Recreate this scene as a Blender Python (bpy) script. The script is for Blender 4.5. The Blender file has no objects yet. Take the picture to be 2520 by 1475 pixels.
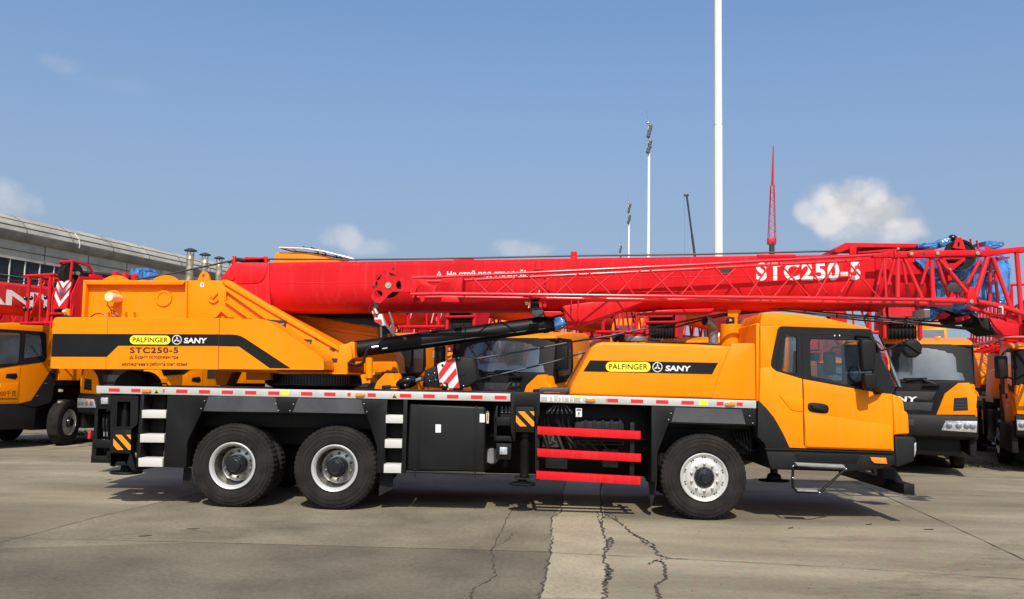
import bpy, bmesh, math, random
from mathutils import Vector, Matrix
from mathutils.geometry import tessellate_polygon

random.seed(7)
S = bpy.context.scene
COL = S.collection
R = math.radians

# ------------------------------------------------------------------ camera
F_PX = 2140.0                       # focal length in units of a 2520 px wide picture
CAM = Vector((0.0, -11.2, 1.70))
YAW, PITCH, ROLL = R(2.0), R(5.34), 0.020
CM = Matrix.Rotation(YAW, 3, 'Z') @ Matrix.Rotation(R(90) + PITCH, 3, 'X') @ Matrix.Rotation(ROLL, 3, 'Z')
cd = bpy.data.cameras.new('camera')
cam = bpy.data.objects.new('camera', cd)
COL.objects.link(cam)
cam.matrix_world = Matrix.Translation(CAM) @ CM.to_4x4()
cd.sensor_width = 36
cd.lens = F_PX / 2520 * 36
cd.clip_start = 0.1
cd.clip_end = 6000
S.camera = cam
S.view_settings.view_transform = 'Standard'
S.view_settings.look = 'None'
S.view_settings.exposure = 0.25
S.view_settings.gamma = 1.0


def ray(p):
    return CM @ Vector(((p[0] - 1260) / F_PX, -(p[1] - 737.5) / F_PX, -1.0))


def P(p, Y):                        # where the line of sight through a photo point meets the plane y = Y
    r = ray(p)
    return CAM + r * ((Y - CAM.y) / r.y)


def G(p, z=0.0):                    # where it meets the ground
    r = ray(p)
    return CAM + r * ((z - CAM.z) / r.z)


# measured crops of the photograph (offset and scale of each crop)
def crop(x0, y0, k):
    return lambda x, y: (x0 + k * x, y0 + k * y)


Z1 = crop(0, 501.9, .2512)
Z2 = crop(0, 849.3, .2512)
Z3 = crop(540.5, 579.1, .2512)
Z4 = crop(540.5, 911.1, .2512)
Z5 = crop(1080.9, 579.1, .2512)
Z6 = crop(1080.9, 911.1, .2512)
Z7 = crop(1698.6, 540.5, .3260)
Z8 = crop(1575.1, 926.5, .3248)
ZA = crop(0, 525.0, .19895)
ZC = crop(911.1, 741.2, .157)
ZD = crop(1065.5, 725.8, .178)
ZE = crop(1467.0, 733.5, .16545)
ZG = crop(2007.5, 571.4, .20344)
ZH = crop(1467.0, 216.2, .2931)

# ------------------------------------------------------------------ world and sun
SUN_EL = R(45)
w = bpy.data.worlds.new('World')
S.world = w
w.use_nodes = True
nt = w.node_tree
nt.nodes.clear()
out = nt.nodes.new('ShaderNodeOutputWorld')
bg = nt.nodes.new('ShaderNodeBackground')
sky = nt.nodes.new('ShaderNodeTexSky')
sky.sky_type = 'NISHITA'
sky.sun_disc = False
sky.sun_elevation = SUN_EL
sky.sun_rotation = R(178)
sky.altitude = 50
sky.air_density = 1.15
sky.dust_density = 1.6
sky.ozone_density = 2.2
bg.inputs[1].default_value = 0.15
tc = nt.nodes.new('ShaderNodeTexCoord')


def N(tree, t, **kw):
    n = tree.nodes.new(t)
    for k, v in kw.items():
        setattr(n, k, v)
    return n


def math_node(tree, op, a, b=None, c=None, clamp=False):
    n = tree.nodes.new('ShaderNodeMath')
    n.operation = op
    n.use_clamp = clamp
    for i, v in enumerate((a, b, c)):
        if v is None:
            continue
        if isinstance(v, (int, float)):
            n.inputs[i].default_value = v
        else:
            tree.links.new(v, n.inputs[i])
    return n.outputs[0]


nz = N(nt, 'ShaderNodeTexNoise')
nz.inputs['Scale'].default_value = 24
nz.inputs['Detail'].default_value = 5
nz.inputs['Roughness'].default_value = 0.5
nt.links.new(tc.outputs['Generated'], nz.inputs['Vector'])
nz2 = N(nt, 'ShaderNodeTexNoise')
nz2.inputs['Scale'].default_value = 9
nz2.inputs['Detail'].default_value = 4
nt.links.new(tc.outputs['Generated'], nz2.inputs['Vector'])
# cumulus clouds, each given by its direction in the sky: (photo point, half width, half height, density)
CLOUDS = [((2085, 508), 88, 72, 1.0), ((2165, 525), 98, 66, .95), ((2045, 540), 70, 48, .9), ((2210, 560), 80, 44, .75), ((2120, 570), 100, 36, .6), ((1983, 527), 36, 34, .65), ((22, 505), 70, 56, .42), ((845, 588), 62, 40, .5),
          ((880, 606), 90, 26, .3), ((150, 158), 52, 26, .12), ((270, 205), 110, 22, .035), ((1275, 612), 85, 30, .35),
          ((2160, 575), 130, 40, .5)]
mask = None
for (pp, hw, hh, dens) in CLOUDS:
    c = ray(pp).normalized()
    up = Vector((0, 0, 1))
    rt = c.cross(up).normalized()
    up = rt.cross(c).normalized()
    co = []
    for ax, hv in ((rt, hw), (up, hh)):
        d = N(nt, 'ShaderNodeVectorMath', operation='DOT_PRODUCT')
        nt.links.new(tc.outputs['Generated'], d.inputs[0])
        d.inputs[1].default_value = ax * (F_PX / hv)
        co.append(d.outputs['Value'])
    d = N(nt, 'ShaderNodeVectorMath', operation='DOT_PRODUCT')
    nt.links.new(tc.outputs['Generated'], d.inputs[0])
    d.inputs[1].default_value = c
    front = math_node(nt, 'GREATER_THAN', d.outputs['Value'], 0.5)
    rr = math_node(nt, 'SQRT', math_node(nt, 'ADD', math_node(nt, 'POWER', math_node(nt, 'ABSOLUTE', co[0]), 2.0),
                                         math_node(nt, 'POWER', math_node(nt, 'ABSOLUTE', co[1]), 2.0)))
    v = math_node(nt, 'ADD', math_node(nt, 'SUBTRACT', 1.0, rr),
                  math_node(nt, 'MULTIPLY', math_node(nt, 'SUBTRACT', nz.outputs['Fac'], 0.5), 1.35))
    mr = N(nt, 'ShaderNodeMapRange', interpolation_type='SMOOTHSTEP')
    mr.inputs['From Min'].default_value = -0.05
    mr.inputs['From Max'].default_value = 0.64
    mr.inputs['To Max'].default_value = dens
    nt.links.new(v, mr.inputs['Value'])
    one = math_node(nt, 'MULTIPLY', mr.outputs[0], front)
    mask = one if mask is None else math_node(nt, 'MAXIMUM', mask, one)
mix = N(nt, 'ShaderNodeMix', data_type='RGBA')
nt.links.new(mask, mix.inputs['Factor'])
lift = N(nt, 'ShaderNodeVectorMath', operation='ADD')
lift.inputs[1].default_value = (0, 0, .16)
nt.links.new(tc.outputs['Generated'], lift.inputs[0])
nrmz = N(nt, 'ShaderNodeVectorMath', operation='NORMALIZE')
nt.links.new(lift.outputs[0], nrmz.inputs[0])
nt.links.new(nrmz.outputs[0], sky.inputs['Vector'])
# summer haze: the sky pales towards the horizon
sep = N(nt, 'ShaderNodeSeparateXYZ')
nt.links.new(tc.outputs['Generated'], sep.inputs[0])
hz = N(nt, 'ShaderNodeMapRange', interpolation_type='SMOOTHSTEP')
hz.inputs['From Min'].default_value = .48
hz.inputs['From Max'].default_value = -.02
hz.inputs['To Max'].default_value = .85
nt.links.new(sep.outputs['Z'], hz.inputs['Value'])
hmix = N(nt, 'ShaderNodeMix', data_type='RGBA')
nt.links.new(hz.outputs[0], hmix.inputs['Factor'])
gain = N(nt, 'ShaderNodeMix', data_type='RGBA', blend_type='MULTIPLY')
gain.inputs['Factor'].default_value = 1
gain.inputs['B'].default_value = (.90, 1.0, 1.07, 1)
nt.links.new(sky.outputs[0], gain.inputs['A'])
nt.links.new(gain.outputs['Result'], hmix.inputs['A'])
hmix.inputs['B'].default_value = (1.80, 2.14, 2.48, 1)
nt.links.new(hmix.outputs['Result'], mix.inputs['A'])
ccol = N(nt, 'ShaderNodeMix', data_type='RGBA')
csh = N(nt, 'ShaderNodeMapRange', interpolation_type='SMOOTHSTEP')
csh.inputs['From Min'].default_value = .36
csh.inputs['From Max'].default_value = .60
nt.links.new(nz.outputs['Fac'], csh.inputs['Value'])
nt.links.new(csh.outputs[0], ccol.inputs['Factor'])
ccol.inputs['A'].default_value = (3.2, 3.25, 3.45, 1)
ccol.inputs['B'].default_value = (4.5, 4.4, 4.4, 1)
nt.links.new(ccol.outputs['Result'], mix.inputs['B'])
nt.links.new(mix.outputs['Result'], bg.inputs[0])
nt.links.new(bg.outputs[0], out.inputs[0])

sl = bpy.data.lights.new('sun', 'SUN')
sl.energy = 4.3
sl.angle = R(0.55)
sl.color = (1.0, 0.95, 0.86)
so = bpy.data.objects.new('sun', sl)
COL.objects.link(so)
so.location = (0, -40, 40)
so.rotation_euler = Vector((-0.03, math.cos(SUN_EL), -math.sin(SUN_EL))).to_track_quat('-Z', 'Y').to_euler()


# ------------------------------------------------------------------ materials
def new_mat(name):
    m = bpy.data.materials.new(name)
    m.use_nodes = True
    return m, m.node_tree, m.node_tree.nodes['Principled BSDF']


def grain(m, sc=22, f=.75):
    # fine aggregate mixed over the colour of a concrete slab
    t = m.node_tree
    b = t.nodes['Principled BSDF']
    src = b.inputs['Base Color'].links[0].from_socket
    tcn = N(t, 'ShaderNodeTexCoord')
    n = N(t, 'ShaderNodeTexNoise')
    n.inputs['Scale'].default_value = sc
    n.inputs['Detail'].default_value = 10
    n.inputs['Roughness'].default_value = .75
    t.links.new(tcn.outputs['Object'], n.inputs['Vector'])
    mx = N(t, 'ShaderNodeMix', data_type='RGBA', blend_type='OVERLAY')
    mx.inputs['Factor'].default_value = f
    t.links.new(src, mx.inputs['A'])
    t.links.new(n.outputs['Fac'], mx.inputs['B'])
    t.links.new(mx.outputs['Result'], b.inputs['Base Color'])


def mat(name, col, rough=.5, metal=0.0, var=.06, scale=3.0, coat=0.0, bump=0.0, bscale=60, spec=.5, detail=4, rvar=.1, streak=0.0):
    m, t, b = new_mat(name)
    tcn = N(t, 'ShaderNodeTexCoord')
    n = N(t, 'ShaderNodeTexNoise')
    n.inputs['Scale'].default_value = scale
    n.inputs['Detail'].default_value = detail
    t.links.new(tcn.outputs['Object'], n.inputs['Vector'])
    r = N(t, 'ShaderNodeValToRGB')
    lo = [max(0, c * (1 - var)) for c in col] + [1]
    hi = [min(1, c * (1 + var)) for c in col] + [1]
    r.color_ramp.elements[0].position = .3
    r.color_ramp.elements[1].position = .7
    r.color_ramp.elements[0].color = lo
    r.color_ramp.elements[1].color = hi
    t.links.new(n.outputs['Fac'], r.inputs['Fac'])
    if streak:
        # faint dust and rain runs; on yellow they also paint upright reflections
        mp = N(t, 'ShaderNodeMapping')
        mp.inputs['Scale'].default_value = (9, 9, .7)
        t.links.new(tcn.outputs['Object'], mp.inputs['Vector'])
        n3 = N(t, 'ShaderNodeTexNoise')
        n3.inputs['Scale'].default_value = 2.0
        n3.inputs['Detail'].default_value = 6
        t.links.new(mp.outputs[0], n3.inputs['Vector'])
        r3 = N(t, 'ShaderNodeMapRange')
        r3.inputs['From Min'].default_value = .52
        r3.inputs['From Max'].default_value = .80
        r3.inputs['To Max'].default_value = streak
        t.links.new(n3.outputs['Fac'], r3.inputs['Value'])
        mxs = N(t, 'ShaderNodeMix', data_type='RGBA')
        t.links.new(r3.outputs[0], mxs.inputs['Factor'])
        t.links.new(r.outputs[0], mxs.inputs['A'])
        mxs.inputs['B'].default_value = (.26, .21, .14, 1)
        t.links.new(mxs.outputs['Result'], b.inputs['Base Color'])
    else:
        t.links.new(r.outputs[0], b.inputs['Base Color'])
    mr = N(t, 'ShaderNodeMapRange')
    mr.inputs['To Min'].default_value = max(.02, rough - rvar)
    mr.inputs['To Max'].default_value = min(1, rough + rvar)
    t.links.new(n.outputs['Fac'], mr.inputs['Value'])
    t.links.new(mr.outputs[0], b.inputs['Roughness'])
    b.inputs['Metallic'].default_value = metal
    b.inputs['Specular IOR Level'].default_value = spec
    if coat:
        b.inputs['Coat Weight'].default_value = coat
        b.inputs['Coat Roughness'].default_value = .08
    if bump:
        n2 = N(t, 'ShaderNodeTexNoise')
        n2.inputs['Scale'].default_value = bscale
        n2.inputs['Detail'].default_value = 3
        t.links.new(tcn.outputs['Object'], n2.inputs['Vector'])
        bp = N(t, 'ShaderNodeBump')
        bp.inputs['Strength'].default_value = bump
        bp.inputs['Distance'].default_value = .01
        t.links.new(n2.outputs['Fac'], bp.inputs['Height'])
        t.links.new(bp.outputs[0], b.inputs['Normal'])
    return m


def glass(name, tint, ior=1.55, body=0.0):
    # thin window glass: clear, tinted, with a Fresnel reflection
    m, t, b = new_mat(name)
    t.nodes.remove(b)
    o = t.nodes['Material Output']
    tr = N(t, 'ShaderNodeBsdfTransparent')
    tr.inputs[0].default_value = (*tint, 1)
    gl = N(t, 'ShaderNodeBsdfGlossy')
    gl.inputs['Roughness'].default_value = .02
    fr = N(t, 'ShaderNodeFresnel')
    fr.inputs['IOR'].default_value = ior
    mx = N(t, 'ShaderNodeMixShader')
    t.links.new(fr.outputs[0], mx.inputs[0])
    t.links.new(tr.outputs[0], mx.inputs[1])
    t.links.new(gl.outputs[0], mx.inputs[2])
    t.links.new(mx.outputs[0], o.inputs[0])
    return m


M = {}
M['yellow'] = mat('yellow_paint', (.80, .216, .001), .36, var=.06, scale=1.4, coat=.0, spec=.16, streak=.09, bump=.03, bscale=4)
M['red'] = mat('red_paint', (.54, .010, .0145), .32, var=.12, scale=1.5, coat=.0, spec=.16, streak=.10, bump=.02, bscale=6)
M['red_far'] = mat('weathered_red_paint', (.50, .016, .020), .45, var=.15, scale=2.0, spec=.25, streak=.25)
M['black'] = mat('black_paint', (.0062, .0058, .0056), .48, var=.25, scale=3, spec=.22, bump=.03, bscale=9)
M['matte'] = mat('matt_black_plastic', (.0085, .008, .008), .60, var=.2, scale=5, spec=.22, bump=.1, bscale=220)
M['stripe'] = mat('black_vinyl', (.0065, .006, .0058), .4, var=.2, scale=3, spec=.25)
M['rubber'] = mat('tyre_rubber', (.0155, .0135, .0118), .85, spec=.2, var=.5, scale=5, detail=7, bump=.25, bscale=90)
M['dish'] = mat('shaded_steel_dish', (.34, .325, .29), .30, metal=.9, var=.35, scale=7)  # shade inside the wheel painted as a darker tone on the dish
M['darkglass'] = mat('dark_cab_glass', (.010, .011, .012), .12, var=.3, spec=.25)
M['silver'] = mat('silver_rim_paint', (.54, .53, .50), .36, metal=.35, var=.08, scale=6)
M['hub'] = mat('black_hub', (.008, .008, .0085), .25, var=.2, scale=8)
M['alu'] = mat('aluminium_rail', (.47, .45, .41), .45, metal=.25, var=.08, scale=4)
M['white'] = mat('white_paint', (.50, .48, .43), .45, var=.05, scale=3)
M['letter'] = mat('white_vinyl', (.64, .62, .59), .4, var=.03, scale=3)
M['reflect'] = mat('red_reflective_tape', (.55, .018, .022), .3, var=.1, scale=60)
M['lampo'] = mat('amber_lens', (.75, .20, .012), .18, var=.2, scale=40, coat=.5)
M['lampc'] = mat('clear_lamp', (.75, .75, .74), .12, metal=.75, var=.4, scale=45)
M['sticker'] = mat('yellow_sticker', (.85, .66, .03), .4, var=.05, scale=20)
M['pill'] = mat('yellow_vinyl', (.86, .72, .03), .4, var=.03)
M['brown'] = mat('dark_brown_vinyl', (.055, .012, .008), .4, var=.1)
M['grey'] = mat('grey_steel', (.16, .16, .165), .45, metal=.4, var=.2, scale=6)
M['grey_dark'] = mat('oily_dark_steel', (.035, .034, .033), .5, var=.4, scale=8)
M['tread'] = mat('worn_step_metal', (.24, .235, .22), .5, metal=.3, var=.2, scale=9)
M['rack'] = mat('pale_tube_paint', (.55, .54, .52), .3, metal=.1, var=.05)
M['red_gloss'] = mat('glossy_red_paint', (.60, .014, .019), .2, var=.10, scale=2.0, spec=.5, rvar=.05)
M['deck'] = mat('dark_grey_deck', (.045, .045, .047), .5, var=.3, scale=3, bump=.1, bscale=120)
M['brass'] = mat('zinc_bolt', (.50, .44, .28), .35, metal=.8, var=.2, scale=20)
M['chrome'] = mat('chromed_tube', (.75, .75, .75), .15, metal=1, var=.05)
M['rope'] = mat('greased_steel_rope', (.03, .028, .028), .5, var=.4, scale=60)
M['blue'] = mat('blue_plastic_film', (.05, .185, .44), .14, var=.65, scale=5, coat=.8, bump=1.0, bscale=11)
M['cream'] = mat('cream_paint', (.70, .56, .33), .4, var=.06)
M['inside'] = mat('dark_interior', (.022, .022, .024), .75, var=.3, scale=5)
M['glass'] = glass('window_glass', (.78, .82, .83), 1.7)
M['screen'] = mat('dark_windscreen', (.055, .062, .068), .10, metal=.25, var=.5, scale=1.6, coat=.8, spec=.9, rvar=.06)
M['pole'] = mat('white_pole_paint', (.74, .72, .64), .45, var=.04, scale=.5)
M['steel'] = mat('rusty_flue_steel', (.42, .35, .24), .4, metal=.6, var=.45, scale=5)
M['cap'] = mat('dark_flue_cap', (.03, .034, .038), .5, var=.2)
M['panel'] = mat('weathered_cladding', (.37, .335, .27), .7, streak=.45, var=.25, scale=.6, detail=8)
M['panel_dark'] = mat('dark_cladding', (.20, .18, .145), .7, var=.3, scale=.8, detail=8)  # darker cladding tone for the gutter band and wall foot
M['hallglass'] = mat('factory_glass', (.022, .027, .030), .3, var=.4, scale=.3, spec=.2)
M['joint'] = mat('dark_joint', (.10, .095, .085), .8, var=.2)  # dark tone of the cladding joints and transoms
M['crack'] = mat('crack_dirt', (.05, .044, .034), .9, var=.5, scale=8)
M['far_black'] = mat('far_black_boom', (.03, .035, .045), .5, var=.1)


def weed_mat():
    return mat('weed_leaf', (.07, .12, .02), .6, var=.5, scale=20)


M['weed'] = weed_mat()


# ------------------------------------------------------------------ mesh helper
class MB:
    def __init__(self):
        self.bm = bmesh.new()

    def face(self, pts):
        vs = [self.bm.verts.new(p) for p in pts]
        return self.bm.faces.new(vs)

    def prism(self, pts, d, bevel=0.0, seg=2, both=False):
        """closed polygon (3-D points in one plane) extruded by vector d; bevel rounds the edges of the first face"""
        bm = self.bm
        d = Vector(d)
        n = len(pts)
        a = [bm.verts.new(p) for p in pts]
        b = [bm.verts.new(Vector(p) + d) for p in pts]
        f0 = bm.faces.new(a)
        f1 = bm.faces.new(b[::-1])
        fs = [f0, f1]
        for i in range(n):
            j = (i + 1) % n
            fs.append(bm.faces.new((a[j], a[i], b[i], b[j])))
        bmesh.ops.recalc_face_normals(bm, faces=fs)
        if bevel:
            e = list(f0.edges) + (list(f1.edges) if both else [])
            bmesh.ops.bevel(bm, geom=e, offset=bevel, offset_type='OFFSET', segments=seg, profile=.5, affect='EDGES', clamp_overlap=True)

    def chamfer_up(self, px, y0, y1, off, seg=2):
        """slab whose upward-facing front edges are cut back by a broad chamfer"""
        pts = [P(p, y0) for p in px]
        bm = self.bm
        n = len(pts)
        a = [bm.verts.new(p) for p in pts]
        b = [bm.verts.new(p + Vector((0, y1 - y0, 0))) for p in pts]
        f0 = bm.faces.new(a)
        fs = [f0, bm.faces.new(b[::-1])]
        for i in range(n):
            fs.append(bm.faces.new((a[(i + 1) % n], a[i], b[i], b[(i + 1) % n])))
        bmesh.ops.recalc_face_normals(bm, faces=fs)
        area = sum(pts[i].x * pts[(i + 1) % n].z - pts[(i + 1) % n].x * pts[i].z for i in range(n))
        sgn = 1 if area > 0 else -1
        es = []
        for i in range(n):
            t = (pts[(i + 1) % n] - pts[i])
            if -t.x * sgn / max(t.length, 1e-9) > .35:
                es.append(bm.edges.get((a[i], a[(i + 1) % n])))
        es = [e for e in es if e]
        bmesh.ops.bevel(bm, geom=es, offset=off, offset_type='OFFSET', segments=seg, profile=.5, affect='EDGES', clamp_overlap=True)

    def islands(self):
        out, todo = [], set(self.bm.faces)
        while todo:
            st = [todo.pop()]
            isl = [st[0]]
            while st:
                f = st.pop()
                for e in f.edges:
                    for g in e.link_faces:
                        if g in todo:
                            todo.discard(g)
                            isl.append(g)
                            st.append(g)
            m_ = MB()
            mp = {}
            for f in isl:
                for v in f.verts:
                    if v not in mp:
                        mp[v] = m_.bm.verts.new(v.co)
                try:
                    m_.bm.faces.new([mp[v] for v in f.verts])
                except ValueError:
                    pass
            out.append(m_)
        return out

    def slab(self, px, y0, y1, bevel=0.0, seg=2, both=False):
        """outline measured in the photograph, standing on the plane y = y0, thick to y1"""
        self.prism([P(p, y0) for p in px], (0, y1 - y0, 0), bevel, seg, both)

    def holed(self, outer, holes, d):
        """polygon with holes, extruded by d (3-D points)"""
        bm = self.bm
        d = Vector(d)
        loops = [outer] + holes
        tri = tessellate_polygon([[Vector(p) for p in l] for l in loops])
        flat = [Vector(p) for l in loops for p in l]
        a = [bm.verts.new(p) for p in flat]
        b = [bm.verts.new(p + d) for p in flat]
        fs = []
        for t in tri:
            if len(set(t)) < 3:
                continue
            try:
                fs.append(bm.faces.new([a[i] for i in t]))
                fs.append(bm.faces.new([b[i] for i in reversed(t)]))
            except ValueError:
                pass
        o = 0
        for l in loops:
            n = len(l)
            for i in range(n):
                j = (i + 1) % n
                fs.append(bm.faces.new((a[o + j], a[o + i], b[o + i], b[o + j])))
            o += n
        bmesh.ops.recalc_face_normals(bm, faces=fs)

    def slab_holes(self, px, holes, y0, y1):
        self.holed([P(p, y0) for p in px], [[P(p, y0) for p in h] for h in holes], (0, y1 - y0, 0))

    def box(self, lo, hi, bevel=0.0, seg=2):
        lo, hi = Vector(lo), Vector(hi)
        r = bmesh.ops.create_cube(self.bm, size=1)
        vs = r['verts']
        c, s = (lo + hi) / 2, hi - lo
        for v in vs:
            v.co = Vector((v.co.x * s.x, v.co.y * s.y, v.co.z * s.z)) + c
        if bevel:
            e = list({e for v in vs for e in v.link_edges})
            bmesh.ops.bevel(self.bm, geom=e, offset=bevel, segments=seg, profile=.5, affect='EDGES', clamp_overlap=True)

    def tube(self, pts, r, seg=8, cap=True, r1=None):
        bm = self.bm
        pts = [Vector(p) for p in pts]
        n = len(pts)
        rings = []
        t0 = (pts[1] - pts[0]).normalized()
        ref = Vector((0, 0, 1)) if abs(t0.z) < .9 else Vector((1, 0, 0))
        u = t0.cross(ref).normalized()
        for i, p in enumerate(pts):
            t = (pts[min(i + 1, n - 1)] - pts[max(i - 1, 0)]).normalized()
            u = (u - t * u.dot(t)).normalized()
            v = t.cross(u)
            rad = r if r1 is None else r + (r1 - r) * i / (n - 1)
            rings.append([bm.verts.new(p + (u * math.cos(2 * math.pi * k / seg) + v * math.sin(2 * math.pi * k / seg)) * rad) for k in range(seg)])
        fs = []
        for i in range(n - 1):
            for k in range(seg):
                j = (k + 1) % seg
                fs.append(bm.faces.new((rings[i][k], rings[i][j], rings[i + 1][j], rings[i + 1][k])))
        if cap:
            fs.append(bm.faces.new(rings[0][::-1]))
            fs.append(bm.faces.new(rings[-1]))
        bmesh.ops.recalc_face_normals(bm, faces=fs)

    def lathe(self, c, prof, axis='Y', seg=48, lug=None, closed=False, cap=True):
        """profile of (radius, along) turned about an axis through c"""
        bm = self.bm
        c = Vector(c)
        rings = []
        for q, (r, h) in enumerate(prof):
            ring = []
            for k in range(seg):
                a = 2 * math.pi * k / seg
                rr = r
                if lug and q in lug and (k // 2) % 2:
                    rr = r - lug[q]
                if axis == 'Y':
                    v = Vector((rr * math.cos(a), h, rr * math.sin(a)))
                elif axis == 'X':
                    v = Vector((h, rr * math.cos(a), rr * math.sin(a)))
                else:
                    v = Vector((rr * math.cos(a), rr * math.sin(a), h))
                ring.append(bm.verts.new(c + v))
            rings.append(ring)
        fs = []
        pairs = list(zip(rings[:-1], rings[1:]))
        if closed:
            pairs.append((rings[-1], rings[0]))
        for A, B in pairs:
            for k in range(seg):
                j = (k + 1) % seg
                fs.append(bm.faces.new((A[k], A[j], B[j], B[k])))
        if not closed and cap:
            if prof[0][0] > 1e-6:
                fs.append(bm.faces.new(rings[0][::-1]))
            if prof[-1][0] > 1e-6:
                fs.append(bm.faces.new(rings[-1]))
        bmesh.ops.recalc_face_normals(bm, faces=fs)

    def ball(self, c, r, sx=1, sy=1, sz=1, jit=0, sub=3):
        res = bmesh.ops.create_icosphere(self.bm, subdivisions=sub, radius=r)
        for v in res['verts']:
            k = 1 + random.uniform(-jit, jit)
            v.co = Vector((v.co.x * sx * k, v.co.y * sy * k, v.co.z * sz * k)) + Vector(c)

    def build(self, name, m, parent=None, angle=35, loc=(0, 0, 0)):
        bmesh.ops.remove_doubles(self.bm, verts=self.bm.verts, dist=1e-5)
        me = bpy.data.meshes.new(name)
        off = Vector(loc)
        if parent is not None:
            off = off + world_loc(parent)
        for v in self.bm.verts:
            v.co -= off
        self.bm.to_mesh(me)
        self.bm.free()
        me.materials.append(M[m] if isinstance(m, str) else m)
        for p in me.polygons:
            p.use_smooth = True
        me.set_sharp_from_angle(angle=R(angle))
        o = bpy.data.objects.new(name, me)
        COL.objects.link(o)
        o.location = loc
        if parent is not None:
            o.parent = parent
        return o


def world_loc(o):
    v = Vector((0, 0, 0))
    while o is not None:
        v = v + Vector(o.location)
        o = o.parent
    return v


def empty(name, loc=(0, 0, 0), parent=None):
    o = bpy.data.objects.new(name, None)
    o.empty_display_size = .2
    COL.objects.link(o)
    if parent is not None:
        o.parent = parent
        o.location = Vector(loc) - world_loc(parent)
    else:
        o.location = loc
    return o


def tag(o, label, cat, group=None):
    o['label'] = label
    o['category'] = cat
    if group:
        o['group'] = group
    return o


def struct(o, kind='structure'):
    o['kind'] = kind
    return o


def copy_tree(o, parent=None):
    c = o.copy()
    COL.objects.link(c)
    c.parent = parent
    for ch in list(o.children):
        copy_tree(ch, c)
    return c


# lettering ---------------------------------------------------------------
def text_geo(s, bold=0.0, shear=0.0, space=1.0):
    cu = bpy.data.curves.new('t', 'FONT')
    cu.body = s
    cu.offset = bold
    cu.shear = shear
    cu.space_character = space
    cu.resolution_u = 4
    ob = bpy.data.objects.new('t', cu)
    COL.objects.link(ob)
    dg = bpy.context.evaluated_depsgraph_get()
    dg.update()
    me = bpy.data.meshes.new_from_object(ob.evaluated_get(dg))
    vs = [v.co.copy() for v in me.vertices]
    fs = [tuple(p.vertices) for p in me.polygons]
    bpy.data.objects.remove(ob)
    bpy.data.curves.remove(cu)
    bpy.data.meshes.remove(me)
    x0, x1 = min(v.x for v in vs), max(v.x for v in vs)
    y0, y1 = min(v.y for v in vs), max(v.y for v in vs)
    return [((v.x - x0) / (x1 - x0), (v.y - y0) / (y1 - y0)) for v in vs], fs


def put_text(mb, s, f, bold=0.0, shear=0.0, space=1.0):
    """f maps (u, v) in the unit square to a 3-D point"""
    uv, fs = text_geo(s, bold, shear, space)
    vs = [mb.bm.verts.new(f(u, v)) for u, v in uv]
    for t in fs:
        try:
            mb.bm.faces.new([vs[i] for i in t])
        except ValueError:
            pass


def rect_map(a, b, c, d, Y):
    """a..d photo points: left-bottom, right-bottom, right-top, left-top"""
    A, B, C_, D = (P(p, Y) for p in (a, b, c, d))
    return lambda u, v: (A * (1 - u) + B * u) * (1 - v) + (D * (1 - u) + C_ * u) * v


def poly_map(f, pts):
    return [f(u, v) for u, v in pts]


def ngon(cx, cy, rx, ry, n=32, a0=0, a1=360):
    k = n if a1 - a0 < 360 else n - 1
    return [(cx + rx * math.cos(R(a0 + (a1 - a0) * i / (n if a1 - a0 >= 360 else k))), cy + ry * math.sin(R(a0 + (a1 - a0) * i / (n if a1 - a0 >= 360 else k)))) for i in range(n if a1 - a0 >= 360 else k + 1)]


def emblem(mb, ctr, r, Y):
    """round three-armed emblem"""
    o, i = ngon(ctr[0], ctr[1], r, r, 36), ngon(ctr[0], ctr[1], r * .84, r * .84, 36)
    mb.slab_holes(o, [i], Y, Y - .002)
    for k in range(3):
        a = -90 + 120 * k
        t = lambda rr, da: (ctr[0] + r * rr * math.cos(R(a + da)), ctr[1] + r * rr * math.sin(R(a + da)))
        mb.slab([t(.80, 0), t(.34, 38), t(.16, 60), t(.10, -20), t(.34, -24)], Y, Y - .002)


def pill_logo(parent, crop_, x0, x1, y0, y1, ec, er, s0, s1, sy0, sy1, Y, dy=0.0):
    """maker's pill, round emblem and second maker's name on a black stripe; dy = rise of the baseline to the right"""
    h = (y1 - y0) / 2
    pts = [(x1 - h + h * math.cos(R(a)), (y0 + y1) / 2 + dy + h * math.sin(R(a))) for a in range(-90, 91, 15)]
    pts += [(x0 + h + h * math.cos(R(a)), (y0 + y1) / 2 + h * math.sin(R(a))) for a in range(90, 271, 15)]
    mb = MB()
    mb.slab([crop_(*p) for p in pts], Y - .004, Y - .001)
    mb.build('logo_pill', 'pill', parent)
    mb = MB()
    a, b = x0 + h * .62, x1 - h * .55
    put_text(mb, 'PALFINGER', rect_map(crop_(a, y1 - h * .46), crop_(b, y1 - h * .46 + dy), crop_(b, y0 + h * .42 + dy), crop_(a, y0 + h * .42), Y - .007), .010)
    mb.build('logo_lettering', 'brown' if False else 'stripe', parent)
    mb = MB()
    emblem(mb, crop_(*ec), er * (crop_(1, 0)[0] - crop_(0, 0)[0]), Y - .004)
    put_text(mb, 'SANY', rect_map(crop_(s0, sy1), crop_(s1, sy1 + dy), crop_(s1, sy0 + dy), crop_(s0, sy0), Y - .005), .035, .12)
    mb.build('logo_lettering', 'letter', parent)


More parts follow.
